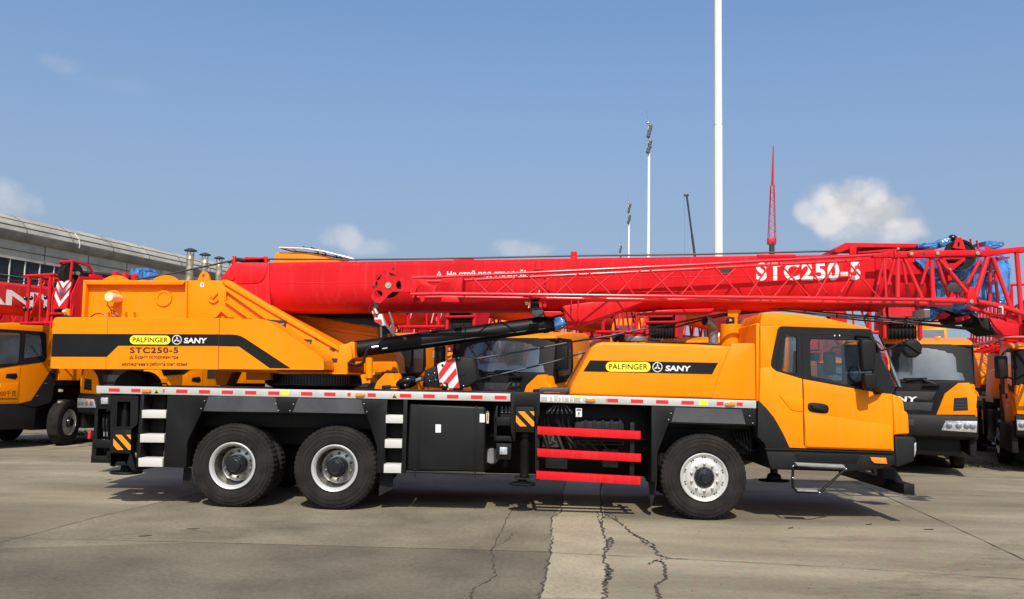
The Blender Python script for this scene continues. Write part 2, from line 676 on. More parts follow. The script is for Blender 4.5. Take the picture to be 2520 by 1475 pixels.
def warn_triangle(mb, c, r, Y, fill=True):
    tri = [(c[0] + r * math.cos(R(a)), c[1] + r * math.sin(R(a))) for a in (-90, 30, 150)]
    tri2 = [(c[0] + r * .66 * math.cos(R(a)), c[1] + r * .66 * math.sin(R(a))) for a in (-90, 30, 150)]
    mb.slab_holes(tri, [tri2], Y, Y - .002)
    mb.slab([(c[0] - r * .08, c[1] - r * .3), (c[0] + r * .08, c[1] - r * .3), (c[0] + r * .06, c[1] + r * .12), (c[0] - r * .06, c[1] + r * .12)], Y, Y - .002)


# ------------------------------------------------------------------ ground
def ground_mat():
    m, t, b = new_mat('old_concrete')
    tcn = N(t, 'ShaderNodeTexCoord')
    mp = N(t, 'ShaderNodeMapping')
    mp.inputs['Scale'].default_value = (.16, .75, 1)
    t.links.new(tcn.outputs['Object'], mp.inputs['Vector'])
    n1 = N(t, 'ShaderNodeTexNoise')
    n1.inputs['Scale'].default_value = 1.0
    n1.inputs['Detail'].default_value = 9
    n1.inputs['Roughness'].default_value = .62
    t.links.new(mp.outputs[0], n1.inputs['Vector'])
    r1 = N(t, 'ShaderNodeValToRGB')
    e = r1.color_ramp.elements
    e[0].position, e[0].color = .28, (.150, .124, .080, 1)
    e[1].position, e[1].color = .70, (.352, .298, .200, 1)
    x = e.new(.5)
    x.color = (.246, .206, .136, 1)
    t.links.new(n1.outputs['Fac'], r1.inputs['Fac'])
    n2 = N(t, 'ShaderNodeTexNoise')
    n2.inputs['Scale'].default_value = 22
    n2.inputs['Detail'].default_value = 10
    n2.inputs['Roughness'].default_value = .75
    t.links.new(tcn.outputs['Object'], n2.inputs['Vector'])
    mx = N(t, 'ShaderNodeMix', data_type='RGBA', blend_type='OVERLAY')
    mx.inputs['Factor'].default_value = .75
    t.links.new(r1.outputs[0], mx.inputs['A'])
    t.links.new(n2.outputs['Color'], mx.inputs['B'])
    hs = N(t, 'ShaderNodeHueSaturation')
    hs.inputs['Saturation'].default_value = .95
    t.links.new(mx.outputs['Result'], hs.inputs['Color'])
    # scattered pale grit
    vo = N(t, 'ShaderNodeTexVoronoi')
    vo.inputs['Scale'].default_value = 9
    t.links.new(tcn.outputs['Object'], vo.inputs['Vector'])
    lt = math_node(t, 'LESS_THAN', vo.outputs['Distance'], .045)
    mx2 = N(t, 'ShaderNodeMix', data_type='RGBA')
    t.links.new(math_node(t, 'MULTIPLY', lt, .55), mx2.inputs['Factor'])
    t.links.new(hs.outputs[0], mx2.inputs['A'])
    mx2.inputs['B'].default_value = (.46, .42, .34, 1)
    # broad old stains
    n3 = N(t, 'ShaderNodeTexNoise')
    n3.inputs['Scale'].default_value = .22
    n3.inputs['Detail'].default_value = 5
    t.links.new(tcn.outputs['Object'], n3.inputs['Vector'])
    r3 = N(t, 'ShaderNodeValToRGB')
    r3.color_ramp.elements[0].position, r3.color_ramp.elements[0].color = .38, (.66, .64, .62, 1)
    r3.color_ramp.elements[1].position, r3.color_ramp.elements[1].color = .58, (1, 1, 1, 1)
    t.links.new(n3.outputs['Fac'], r3.inputs['Fac'])
    mx3 = N(t, 'ShaderNodeMix', data_type='RGBA', blend_type='MULTIPLY')
    mx3.inputs['Factor'].default_value = 1
    t.links.new(mx2.outputs['Result'], mx3.inputs['A'])
    t.links.new(r3.outputs[0], mx3.inputs['B'])
    t.links.new(mx3.outputs['Result'], b.inputs['Base Color'])
    b.inputs['Roughness'].default_value = .85
    b.inputs['Specular IOR Level'].default_value = .25
    bp = N(t, 'ShaderNodeBump')
    bp.inputs['Strength'].default_value = .35
    bp.inputs['Distance'].default_value = .012
    t.links.new(n2.outputs['Fac'], bp.inputs['Height'])
    t.links.new(bp.outputs[0], b.inputs['Normal'])
    return m


M['ground'] = ground_mat()
M['strip'] = mat('pale_concrete_strip', (.305, .256, .170), .85, var=.16, scale=1.4, detail=9, bump=.3, bscale=70, spec=.25)
M['slab_mid'] = mat('stained_concrete_slab', (.182, .153, .104), .85, var=.34, scale=.9, detail=9, bump=.35, bscale=60, spec=.25)
M['slab_dark'] = mat('worn_concrete_slab', (.134, .112, .077), .85, var=.32, scale=.9, detail=9, bump=.35, bscale=60, spec=.25)
mb = MB()
mb.face([(-900, -60, 0), (900, -60, 0), (900, 1500, 0), (-900, 1500, 0)])
struct(mb.build('ground', 'ground'))


def ribbon(name, px, wd, m, z, jag=0.0, sub=1):
    """a flat strip on the ground along photographed points, wd metres wide"""
    pts = [G(p, z) for p in px]
    if sub > 1:
        q = []
        for a, b in zip(pts[:-1], pts[1:]):
            for k in range(sub):
                q.append(a.lerp(b, k / sub))
        q.append(pts[-1])
        pts = q
    L, Rr = [], []
    for i, p in enumerate(pts):
        t = (pts[min(i + 1, len(pts) - 1)] - pts[max(i - 1, 0)]).normalized()
        nrm = Vector((-t.y, t.x, 0))
        o = Vector((random.uniform(-jag, jag), random.uniform(-jag, jag), 0))
        ww = wd * (random.uniform(.35, 1.5) if jag else 1)
        L.append(p + o + nrm * ww / 2)
        Rr.append(p + o - nrm * ww / 2)
    mbb = MB()
    vl = [mbb.bm.verts.new(p) for p in L]
    vr = [mbb.bm.verts.new(p) for p in Rr]
    for i in range(len(pts) - 1):
        mbb.bm.faces.new((vr[i], vr[i + 1], vl[i + 1], vl[i]))
    return struct(mbb.build(name, m))


# a paler strip of concrete and the cracks beside it
mb = MB()
mb.face([G((1330, 1474), .004), G((1489, 1474), .004), G((1497, 1380), .004), G((1488, 1300), .004), G((1483, 1180), .004), G((1478, 1100), .004),
         G((1395, 1100), .004), G((1383, 1240), .004), G((1357, 1280), .004), G((1356, 1345), .004), G((1345, 1420), .004)])
struct(mb.build('ground_strip', 'strip'))
# the browner, more worn slabs left of the crack
EDGE = [(1318, 1500), (1330, 1474), (1338, 1445), (1345, 1420), (1347, 1395), (1354, 1372), (1356, 1358)]
mb = MB()
mb.face([G(p, .004) for p in [(-200, 1318), (-200, 1500)] + EDGE + [(1210, 1354), (500, 1335)]])
struct(mb.build('ground_slab', 'slab_dark'))
mb = MB()
mb.face([G(p, .0045) for p in [(-60, 1352), (500, 1335), (1210, 1354), (1356, 1357), (1356, 1330), (1360, 1305), (1357, 1280), (1368, 1262), (1383, 1240), (1395, 1130), (820, 1130), (700, 1162), (447, 1224), (230, 1275), (0, 1337)]])
struct(mb.build('ground_slab', 'slab_mid'))


for k_ in ('strip', 'slab_mid', 'slab_dark'):
    grain(M[k_])


def smear_mat():
    # tyre rubber and oil worn into the concrete, broken up so that the slab shows through
    m, t, b = new_mat('tyre_smear')
    o = t.nodes['Material Output']
    b.inputs['Base Color'].default_value = (.10, .088, .07, 1)
    b.inputs['Roughness'].default_value = .8
    tcn = N(t, 'ShaderNodeTexCoord')
    mp = N(t, 'ShaderNodeMapping')
    mp.inputs['Scale'].default_value = (1.2, 5, 1)
    t.links.new(tcn.outputs['Object'], mp.inputs['Vector'])
    n = N(t, 'ShaderNodeTexNoise')
    n.inputs['Scale'].default_value = 2.2
    n.inputs['Detail'].default_value = 8
    n.inputs['Roughness'].default_value = .7
    t.links.new(mp.outputs[0], n.inputs['Vector'])
    mr = N(t, 'ShaderNodeMapRange')
    mr.inputs['From Min'].default_value = .47
    mr.inputs['From Max'].default_value = .66
    mr.inputs['To Max'].default_value = .28
    t.links.new(n.outputs['Fac'], mr.inputs['Value'])
    tr = N(t, 'ShaderNodeBsdfTransparent')
    mx = N(t, 'ShaderNodeMixShader')
    t.links.new(mr.outputs[0], mx.inputs[0])
    t.links.new(tr.outputs[0], mx.inputs[1])
    t.links.new(b.outputs[0], mx.inputs[2])
    t.links.new(mx.outputs[0], o.inputs[0])
    return m


M['smear'] = smear_mat()
ribbon('ground_crack', [(1400, 1090), (1385, 1235), (1378, 1262), (1356, 1275), (1359, 1310), (1350, 1380), (1335, 1435), (1322, 1480)], .016, 'crack', .008, .022, 12)
ribbon('ground_crack', [(1478, 1100), (1481, 1240), (1482, 1290), (1492, 1330), (1487, 1380), (1494, 1400), (1488, 1440), (1490, 1480)], .025, 'crack', .008, .024, 14)
ribbon('ground_crack', [(1490, 1265), (1530, 1290), (1560, 1315), (1607, 1338), (1618, 1365), (1645, 1372)], .021, 'crack', .008, .020, 14)
ribbon('ground_crack', [(1612, 1378), (1635, 1385), (1640, 1420), (1616, 1440), (1625, 1480)], .021, 'crack', .008, .022, 14)
ribbon('ground_crack', [(1262, 1250), (1240, 1295), (1212, 1350), (1214, 1400), (1222, 1418), (1165, 1450), (1158, 1480)], .011, 'crack', .008, .018, 12)
ribbon('ground_crack', [(1492, 1335), (1502, 1322), (1506, 1330), (1499, 1345), (1490, 1352)], .02, 'crack', .008, .03, 6)
ribbon('ground_crack', [(1490, 1405), (1503, 1398), (1500, 1425), (1488, 1440)], .022, 'crack', .008, .03, 6)
ribbon('ground_crack', [(1470, 1258), (1476, 1285), (1484, 1300)], .012, 'crack', .008, .02, 8)
ribbon('ground_crack', [(1520, 1280), (1514, 1270), (1496, 1262), (1480, 1256)], .010, 'crack', .008, .02, 8)
ribbon('ground_crack', [(1560, 1315), (1585, 1330), (1590, 1342), (1612, 1350)], .016, 'crack', .008, .03, 8)
ribbon('ground_crack', [(1592, 1388), (1612, 1378), (1645, 1374), (1690, 1376)], .014, 'crack', .008, .02, 8)
ribbon('ground_crack', [(1262, 1310), (1250, 1330), (1216, 1345)], .006, 'crack', .008, .02, 8)
# grit and small litter lying about
mb = MB()
rnd = random.Random(21)
for k in range(190):
    p = G((rnd.uniform(0, 2520), 1230 + 245 * rnd.random() ** .8))
    r_ = rnd.uniform(.002, .0065)
    mb.ball(p + Vector((0, 0, r_ * .4)), r_, rnd.uniform(.8, 1.6), rnd.uniform(.7, 1.2), .6, .15, 1)
for p, a in (((2131, 1291), .3), ((2275, 1303), -.1), ((1655, 1250), 1.2), ((460, 1302), .0), ((340, 1320), .2), ((1940, 1300), .5)):
    q = G(p, .008)
    mb.tube([q, q + Vector((math.cos(a) * .07, math.sin(a) * .07, .004)), q + Vector((math.cos(a + .4) * .13, math.sin(a + .4) * .13, .0))], .006, 5)
struct(mb.build('ground_litter', 'crack'), 'stuff')
ribbon('ground_joint', [(0, 1337), (230, 1275), (447, 1224), (700, 1162)], .015, 'crack', .006, .002, 8)
ribbon('ground_joint', [(2100, 1185), (2163, 1214), (2340, 1293), (2520, 1377), (2600, 1415)], .014, 'crack', .006, .003, 8)
ribbon('ground_joint', [(-60, 1322), (500, 1335), (1210, 1354), (1620, 1372), (2100, 1398), (2560, 1428)], .009, 'crack', .006, .002, 8)
ribbon('ground_joint', [(2250, 1214), (2600, 1226)], .014, 'crack', .006, .002, 8)
ribbon('ground_joint', [(-40, 1118), (130, 1106), (230, 1096)], .03, 'crack', .006, .004, 5)
ribbon('ground_tyre_mark', [(2020, 1475), (2250, 1440), (2420, 1395), (2560, 1330)], .5, 'smear', .010)
ribbon('ground_tyre_mark', [(2220, 1480), (2400, 1455), (2620, 1448)], .34, 'smear', .012)
ribbon('ground_tyre_mark', [(-50, 1150), (60, 1143), (130, 1133), (220, 1118)], .9, 'smear', .010)
ribbon('ground_tyre_mark', [(-40, 1180), (160, 1172), (300, 1180)], .5, 'smear', .012)
ribbon('ground_tyre_mark', [(2260, 1160), (2400, 1168), (2560, 1185)], 1.2, 'smear', .010)
ribbon('ground_tyre_mark', [(1900, 1330), (2150, 1322), (2300, 1328)], .3, 'smear', .010)
ribbon('ground_tyre_mark', [(200, 1330), (560, 1300), (900, 1290)], .35, 'smear', .012)
# weeds in the joint under the parked row
mb = MB()
for k in range(420):
    if k < 150:
        p = G((random.uniform(165, 270), random.uniform(1064, 1074)))
        h = random.uniform(.05, .16)
    elif k < 260:
        p = G((random.uniform(0, 170), random.uniform(1082, 1090)))
        h = random.uniform(.02, .05)
    else:
        p = G((random.uniform(2360, 2540), random.uniform(1140, 1152) + 0))
        h = random.uniform(.02, .07)
    for q in range(4):
        a = random.uniform(0, 6.28)
        dx = Vector((math.cos(a), math.sin(a), 0))
        sd = Vector((-dx.y, dx.x, 0)) * .012
        tip = p + dx * h * random.uniform(.3, .9) + Vector((0, 0, h * random.uniform(.6, 1.1)))
        mb.face([p - sd, p + sd, tip])
tag(struct(mb.build('weeds', 'weed'), 'stuff'), 'low green weeds growing in the concrete joint below the parked cranes', 'weeds')

# ================================================================== THE TRUCK CRANE IN FRONT
crane = empty('truck_crane', (G((1260, 1262)).x, 1.25, 0))
tag(crane, 'big yellow truck crane with red boom parked side-on in front of all the others', 'truck crane')


APART = {'valve_block', 'plate_rib', 'root_tube', 'sheave_bracket', 'bracket_pad', 'bolt_hole', 'hydraulic_hose', 'lever_rod', 'lever_knob', 'hose_fitting', 'grab_handle', 'plate_opening', 'rivet', 'root_pin',
         'trim_bolt', 'step_bolt', 'bolt', 'tank_strap', 'weld_seam', 'head_pin', 'head_lug', 'trim_plate', 'rope_guide_bracket', 'jib_stop', 'jib_bracket', 'guard_clamp', 'mirror_housing', 'cylinder_bracket', 'hoist_rope', 'deck'}


def part(mb, name, m, parent=None, **k):
    if name in APART:
        o = None
        for q in mb.islands():
            o = q.build(name, m, parent if parent is not None else crane, **k)
        return o
    return mb.build(name, m, parent if parent is not None else crane, **k)


def X(px, py, Y=0.0):
    return P((px, py), Y).x


def Zh(px, py, Y=0.0):
    return P((px, py), Y).z


# --- chassis
mb = MB()
xl, xr = X(240, 1000), X(2180, 1000)
mb.box((xl + .1, .62, .78), (xr, 1.88, 1.44), .02)
mb.box((X(455, 1000), .30, 1.02), (X(940, 1000), 2.2, 1.46), .02)
mb.box((X(1200, 1000), .45, .95), (X(1620, 1000), 2.05, 1.47), .02)
mb.box((X(1640, 1000), .42, 1.12), (X(2190, 1000), 2.1, 1.45), .02)
mb.box((X(1900, 1100), .35, .70), (X(2190, 1100), 2.1, 1.15), .03)
for px in (571, 823, 1732):
    c = P((px, 1146), .4)
    mb.tube([(c.x, .4, .54), (c.x, 2.1, .54)], .085, 12)
    mb.ball((c.x, 1.25, .54), .22, sub=2)
part(mb, 'chassis_frame', 'black')
mb = MB()
zt = Zh(700, 958.5)
a, b = P((237, 950.3), 0), P((1862, 986), 0)
mb.prism([(a.x, 0.02, a.z), (P((1256, 968.9), 0).x, .02, P((1256, 968.9), 0).z), (P((1256, 968.9), 0).x, 2.48, P((1256, 968.9), 0).z), (a.x, 2.48, a.z)], (0, 0, -.05))
mb.prism([(P((1256, 968.9), 0).x, 0.02, P((1256, 968.9), 0).z - .004), (b.x, .02, b.z), (b.x, 2.48, b.z), (P((1256, 968.9), 0).x, 2.48, P((1256, 968.9), 0).z - .004)], (0, 0, -.05))
mb.slab([Z6(980, 185), Z6(1000, 172), Z6(1265, 172), Z6(1268, 215), Z6(980, 215)], .5, 1.1, .01)
mb.slab([Z6(640, 200), Z6(690, 120), Z6(720, 112), Z6(760, 150), Z6(790, 200)], 1.7, 1.78)
part(mb, 'deck', 'deck')
mb = MB()
for z0, cc in (((1610, 195), Z4), ((1480, 400), Z2)):
    if cc is Z4:
        q = [cc(1605, 200), cc(1625, 165), cc(1750, 168), cc(1772, 205)]
    else:
        q = [cc(1480, 405), cc(1495, 380), cc(1630, 380), cc(1648, 405)]
    mb.tube([P(p, .25) for p in q], .012, 8)
part(mb, 'grab_handle', 'matte')

mb = MB()
c = P(Z2(1275, 400), 1.0)
mb.lathe((c.x, 1.0, c.z - .04), [(0, 0), (.24, 0), (.25, .02), (.25, .5), (.24, .52), (0, .52)], 'Y', 40)
part(mb, 'deck_drum', 'matte')

# --- silver side rail with its tape, lamps and stickers
STOP = [(237, 949.6), (1292, 969.6), (1861, 986)]
SBOT = [(237, 968.0), (1292, 989.2), (1861, 1005.4)]


def lerp_y(tab, x):
    for (x0, y0), (x1, y1) in zip(tab[:-1], tab[1:]):
        if x <= x1:
            return y0 + (y1 - y0) * (x - x0) / (x1 - x0)
    return tab[-1][1]


def rail_rect(x0, x1, u0, u1):
    f = lambda x, u: (x, lerp_y(STOP, x) + (lerp_y(SBOT, x) - lerp_y(STOP, x)) * u)
    return [f(x0, u1), f(x1, u1), f(x1, u0), f(x0, u0)]


def rail(x0, x1):
    xs = [x0] + [x for x, _ in STOP if x0 < x < x1] + [x1]
    m_ = MB()
    m_.slab([(x, lerp_y(STOP, x)) for x in xs] + [(x, lerp_y(SBOT, x)) for x in xs[::-1]], 0, .05, .004)
    return part(m_, 'side_rail', 'alu')


railA, railB = rail(237, 1256), rail(1329, 1861)
reds = [Z2(a, 0)[0] for a in (1065, 1172, 1285, 1375, 1597, 1612, 1725, 1835, 1948, 2058, 2172, 2283)]
reds += [Z4(a, 0)[0] for a in (249, 358, 475, 585, 797, 908, 1024, 1135, 1252, 1283, 1450, 1530, 1765, 1878, 1995, 2108, 2227, 2340)]
reds += [Z6(a, 0)[0] for a in (310, 425, 543, 660, 1630, 1638, 1645, 1753, 1878, 1998, 2373, 2495)]
reds += [Z8(a, 0)[0] for a in (121, 215, 581, 632, 733, 778)]
for a, b in zip(reds[::2], reds[1::2]):
    m_ = MB()
    m_.slab(rail_rect(a, b, .30, .76), -.003, .001)
    part(m_, 'reflector', 'reflect', railA if a < 1300 else railB)
for a, b, pr in ((Z2(1382, 0)[0], Z2(1474, 0)[0], railA), (Z4(1327, 0)[0], Z4(1420, 0)[0], railA), (Z6(1432, 0)[0], Z6(1530, 0)[0], railB), (Z8(645, 0)[0], Z8(725, 0)[0], railB)):
    q = rail_rect(a, b, .30, .76)
    m_ = MB()
    cx, cy = (q[0][0] + q[2][0]) / 2, (q[0][1] + q[2][1]) / 2
    hw, hh = (b - a) / 2, (q[0][1] - q[3][1]) / 2
    m_.slab([(cx + hw * math.copysign(abs(math.cos(t)) ** .5, math.cos(t)), cy + hh * math.copysign(abs(math.sin(t)) ** .5, math.sin(t))) for t in [2 * math.pi * k / 20 for k in range(20)]], -.028, .0, .008)
    part(m_, 'marker_lamp', 'lampo', pr)
for a, b, u0, u1, pr in ((Z4(598, 0)[0], Z4(675, 0)[0], .15, .8, railA), (Z8(447, 0)[0], Z8(512, 0)[0], .15, .8, railB), (Z6(1310, 0)[0], Z6(1400, 0)[0], .06, .26, railB)):
    m_ = MB()
    m_.slab(rail_rect(a, b, u0, u1), -.003, .001)
    part(m_, 'warning_sticker', 'sticker', pr)
m_ = MB()
for xa, xb in ((993, 1125), (1160, 1205), (1225, 1280), (1312, 1400)):
    q = rail_rect(Z6(xa, 0)[0], Z6(xb, 0)[0], .3 if xa > 1300 else .12, .85)
    m_.slab(q, -.002, .001)
part(m_, 'white_sticker', 'letter', railB)
m_ = MB()
for xa, xb in ((1000, 1068), (1085, 1115), (1168, 1195), (1232, 1275), (1318, 1390)):
    for u in (.36, .5, .64, .76):
        m_.slab(rail_rect(Z6(xa, 0)[0], Z6(xb - random.uniform(0, 14), 0)[0], u, u + .05), -.0045, -.001)
part(m_, 'sticker_print', 'grey', railB)
for cc, x in ((Z2, 1534), (Z4, 1714)):
    px = cc(x, 0)[0]
    q = rail_rect(px - 7, px + 7, .25, .85)
    m_ = MB()
    m_.slab([q[0], q[1], ((q[2][0] + q[3][0]) / 2, q[2][1])], -.003, .001)
    o = part(m_, 'warning_triangle', 'sticker', railA)
    m_ = MB()
    warn_triangle(m_, (px, (q[0][1] + q[2][1]) / 2 + 2), 6.5, -.004)
    m_.slab([(px - 4, q[0][1] - 2), (px + 4, q[0][1] - 1), (px - 1, q[0][1] - 6)], -.004, -.006)
    part(m_, 'sticker_print', 'stripe', railA)

# --- wheel arch panels
mb = MB()
mb.slab([Z2(1640, 488), Z2(1600, 1195), Z2(1822, 1205), Z2(1835, 945), Z2(1978, 654), Z4(0, 410), Z4(770, 424), Z4(1440, 436), Z4(1540, 745), Z4(1536, 1005),
         Z4(1610, 1008), Z4(1645, 285), Z4(0, 246)], .012, .34, .006)
fa = part(mb, 'wheel_arch_panel', 'black')
mb = MB()
mb.slab([Z8(88, 222), Z8(85, 800), Z8(130, 800), Z8(132, 580), Z8(218, 355), Z8(500, 366), Z8(880, 375), Z8(880, 247)], .012, .4, .006)
fb = part(mb, 'wheel_arch_panel', 'black')
mb = MB()
mb.slab([Z2(2045, 505), Z2(1992, 646), Z4(0, 405), Z4(575, 412), Z4(545, 266), Z4(0, 252)], .004, .014)
mb.slab([Z4(770, 275), Z4(715, 412), Z4(1420, 428), Z4(1385, 288)], .004, .014)
part(mb, 'trim_plate', 'deck', fa)
mb = MB()
mb.slab([Z8(268, 236), Z8(238, 345), Z8(800, 362), Z8(770, 250)], .004, .014)
part(mb, 'trim_plate', 'deck', fb)
for pr, cc, pts in ((fa, Z4, [(553, 331), (723, 335), (578, 397), (690, 399), (1415, 331), (1442, 409)]), (fa, Z2, [(2005, 547), (1970, 624)]),
                    (fb, Z8, [(235, 281), (216, 329), (830, 300), (854, 355)])):
    m_ = MB()
    for p in pts:
        c = P(cc(*p), .0)
        m_.lathe(c, [(0, -.008), (.008, -.006), (.011, .004), (.011, .02)], 'Y', 10)
    part(m_, 'bolt', 'chrome', pr)
for q in ([Z8(62, 800), Z8(128, 800), Z8(118, 870), Z8(88, 985), Z8(80, 985)], [Z4(1570, 1008), Z4(1705, 1010), Z4(1695, 1165), Z4(1560, 1235)], [Z2(1800, 1205), Z2(1870, 1205), Z2(1900, 1400), Z2(1780, 1425)]):
    m_ = MB()
    m_.slab(q, .20, .212)
    part(m_, 'mud_flap', 'matte')

# --- step ladders
for cc, treads, posts in ((Z2, [(1390, 1625, 637, 718), (1372, 1607, 873, 957), (1355, 1592, 1107, 1195)], [[(1378, 490), (1412, 490), (1368, 1200), (1332, 1200)]]),
                          (Z4, [(1628, 1797, 440, 522), (1618, 1787, 680, 765), (1608, 1778, 922, 1010)], [[(1800, 290), (1840, 290), (1822, 1010), (1780, 1012)]])):
    lad = empty('step_ladder', P(cc(treads[1][0], treads[1][3]), 0), crane)
    for q in posts:
        m_ = MB()
        m_.slab([cc(*p) for p in q], .004, .30, .004)
        part(m_, 'ladder_post', 'black', lad)
    m_ = MB()
    t0, t2 = treads[0], treads[2]
    m_.slab([cc(t0[0], 295 if cc is Z4 else 490), cc(t0[1], 295 if cc is Z4 else 490), cc(t2[1], t2[3]), cc(t2[0], t2[3])], .27, .29)
    part(m_, 'ladder_back', 'matte', lad)
    for x0, x1, y0, y1 in treads:
        m_ = MB()
        sl_ = 2 if cc is Z4 else 2
        m_.slab([cc(x0, y0), cc(x1, y0 + sl_ * 2), cc(x1 - 2, y1), cc(x0 - 2, y1 - 2)], -.004, .25, .006)
        part(m_, 'ladder_step', 'white', lad)

# --- outrigger at the tail
org = empty('outrigger', P(Z2(1220, 1200), .3), crane)
mb = MB()
mb.slab_holes([Z2(1085, 505), Z2(1100, 492), Z2(1335, 496), Z2(1355, 512), Z2(1350, 760), Z2(1320, 800), Z2(1282, 830), Z2(1285, 1060), Z2(1330, 1225), Z2(1290, 1225), Z2(1260, 1180),
               Z2(1090, 1180), Z2(1078, 1000), Z2(1080, 800)], [[Z2(1150, 555), Z2(1277, 557), Z2(1275, 800), Z2(1140, 800)]], .0, .10)
mb.slab([Z2(1120, 540), Z2(1310, 545), Z2(1310, 900), Z2(1100, 900)], .42, .5)
mb.slab([Z2(1350, 500), Z2(1385, 500), Z2(1370, 1230), Z2(1330, 1225), Z2(1350, 760)], .10, .5)
part(mb, 'outrigger_box', 'black', org)
mb = MB()
mb.slab([Z2(1112, 830), Z2(1282, 832), Z2(1278, 1065), Z2(1105, 1062)], -.03, .28, .008)
part(mb, 'jack_housing', 'black', org)


def hazard(x0, x1, y0, y1, cc, Y, parent):
    """slanted yellow stripes on the black jack housing"""
    m_ = MB()
    w_, h_ = x1 - x0, y1 - y0
    for k in (-.55, .10, .75):
        pts = []
        # stripe: x - x0 = k*w + (y-y0) * w/h*.75  clipped to the plate
        sl_ = .78
        A = [(k, 0), (k + .36, 0), (k + .36 + sl_, 1), (k + sl_, 1)]
        out_ = []
        for (u0_, v0_), (u1_, v1_) in zip(A, A[1:] + A[:1]):
            out_.append((u0_, v0_))
        # clip against u=0 and u=1
        for lim, sgn in ((0, 1), (1, -1)):
            res = []
            for i in range(len(out_)):
                p, q = out_[i], out_[(i + 1) % len(out_)]
                dp, dq = (p[0] - lim) * sgn, (q[0] - lim) * sgn
                if dp >= 0:
                    res.append(p)
                if (dp > 0) != (dq > 0) and abs(dp - dq) > 1e-9:
                    s_ = dp / (dp - dq)
                    res.append((p[0] + (q[0] - p[0]) * s_, p[1] + (q[1] - p[1]) * s_))
            out_ = res
        if len(out_) >= 3:
            m_.slab([cc(x0 + u * w_, y0 + v * h_) for u, v in out_], Y - .003, Y)
    return part(m_, 'hazard_stripe', 'sticker_orange', parent)


M['sticker_orange'] = mat('orange_yellow_tape', (.76, .24, .006), .35, var=.05)
hazard(1110, 1280, 880, 1028, Z2, -.03, org)
mb = MB()
c = P(Z2(1225, 700), .16)
mb.tube([(c.x, .16, Zh(*Z2(1225, 570), .16)), (c.x, .16, Zh(*Z2(1225, 840), .16))], .055, 16)
part(mb, 'jack_cylinder', 'black', org)
mb = MB()
c2 = P(Z2(1188, 1150), .16)
zb = Zh(*Z2(1190, 1060), .16)
mb.tube([(c2.x, .16, zb), (c2.x, .16, Zh(*Z2(1190, 1180), .16))], .062, 16)
mb.tube([(c2.x + .03, .22, Zh(*Z2(1190, 1180), .16)), (c2.x + .03, .22, Zh(*Z2(1190, 1250), .22))], .034, 16)
mb.slab([Z2(1078, 1060), Z2(1270, 1062), Z2(1260, 1110), Z2(1235, 1180), Z2(1225, 1140), Z2(1145, 1140), Z2(1105, 1195), Z2(1075, 1180)], .0, .07)
part(mb, 'jack_rod', 'black', org)
mb = MB()
c = P(Z2(1237, 1258), .22)
mb.lathe((c.x, .22, c.z), [(0, .0), (.195, .0), (.205, .02), (.20, .03), (.06, .04), (.06, .085), (0, .085)], 'Z', 32)
for s in (-1, 1):
    mb.box((c.x + s * .045 - .012, .17, c.z + .03), (c.x + s * .045 + .012, .27, c.z + .13))
part(mb, 'jack_foot', 'matte', org)
mb = MB()
mb.slab([Z2(945, 485), Z2(1086, 487), Z2(1080, 630), Z2(940, 628)], .02, .3, .006)
mb.slab([Z2(910, 920), Z2(1095, 935), Z2(1092, 1012), Z2(905, 1005)], .06, .3, .006)
mb.slab([Z2(940, 628), Z2(962, 628), Z2(935, 1150), Z2(890, 1150), Z2(908, 920)], .08, .3)
mb.slab([Z2(890, 1085), Z2(1078, 1090), Z2(1068, 1158), Z2(888, 1155)], .06, .4, .006)
mb.slab([Z2(930, 640), Z2(1080, 640), Z2(1075, 1100), Z2(905, 1100)], .38, .45)
mb.slab([Z2(1050, 1040), Z2(1080, 1040), Z2(1075, 1090), Z2(1040, 1100)], .04, .4)
part(mb, 'tail_bracket', 'black', org)
mb = MB()
mb.slab([Z2(985, 515), Z2(1055, 515), Z2(1055, 580), Z2(985, 580)], -.012, .03, .012)
part(mb, 'work_lamp', 'lampc', org)
mb = MB()
for x in (1015, 1047):
    mb.tube([P(Z2(x + 30, 660), .25), P(Z2(x + 8, 680), .18), P(Z2(x, 730), .16), P(Z2(x, 800), .16), P(Z2(x + 4, 850), .17)], .016, 10)
part(mb, 'hydraulic_hose', 'matte', org)
mb = MB()
for x in (1015, 1047):
    mb.tube([P(Z2(x + 4, 850), .17), P(Z2(x + 4, 895), .17)], .015, 10)
part(mb, 'hose_fitting', 'chrome', org)
mb = MB()
mb.slab([Z2(860, 840), Z2(888, 840), Z2(885, 920), Z2(856, 922)], 1.9, 1.95, .006)
part(mb, 'tail_lamp', 'reflect', org)

# --- outrigger amidships
org = empty('outrigger', P(Z6(850, 1000), .2), crane)
mb = MB()
mb.slab([Z6(698, 240), Z6(718, 214), Z6(965, 216), Z6(987, 240), Z6(985, 430), Z6(960, 552), Z6(948, 552), Z6(935, 352), Z6(748, 352), Z6(745, 700), Z6(735, 700), Z6(700, 600)], -.03, .06, .008)
mb.slab([Z6(735, 350), Z6(945, 352), Z6(945, 640), Z6(735, 640)], .35, .5)
mb.slab([Z6(940, 550), Z6(978, 552), Z6(976, 1000), Z6(938, 1000)], .02, .14, .004)
part(mb, 'outrigger_box', 'black', org)
mb = MB()
mb.slab([Z6(750, 356), Z6(932, 358), Z6(930, 612), Z6(748, 608)], -.035, .26, .008)
part(mb, 'jack_housing', 'black', org)
hazard(752, 930, 405, 552, Z6, -.035, org)
mb = MB()
c = P(Z6(838, 800), .14)
zz = lambda y: Zh(*Z6(838, y), .14)
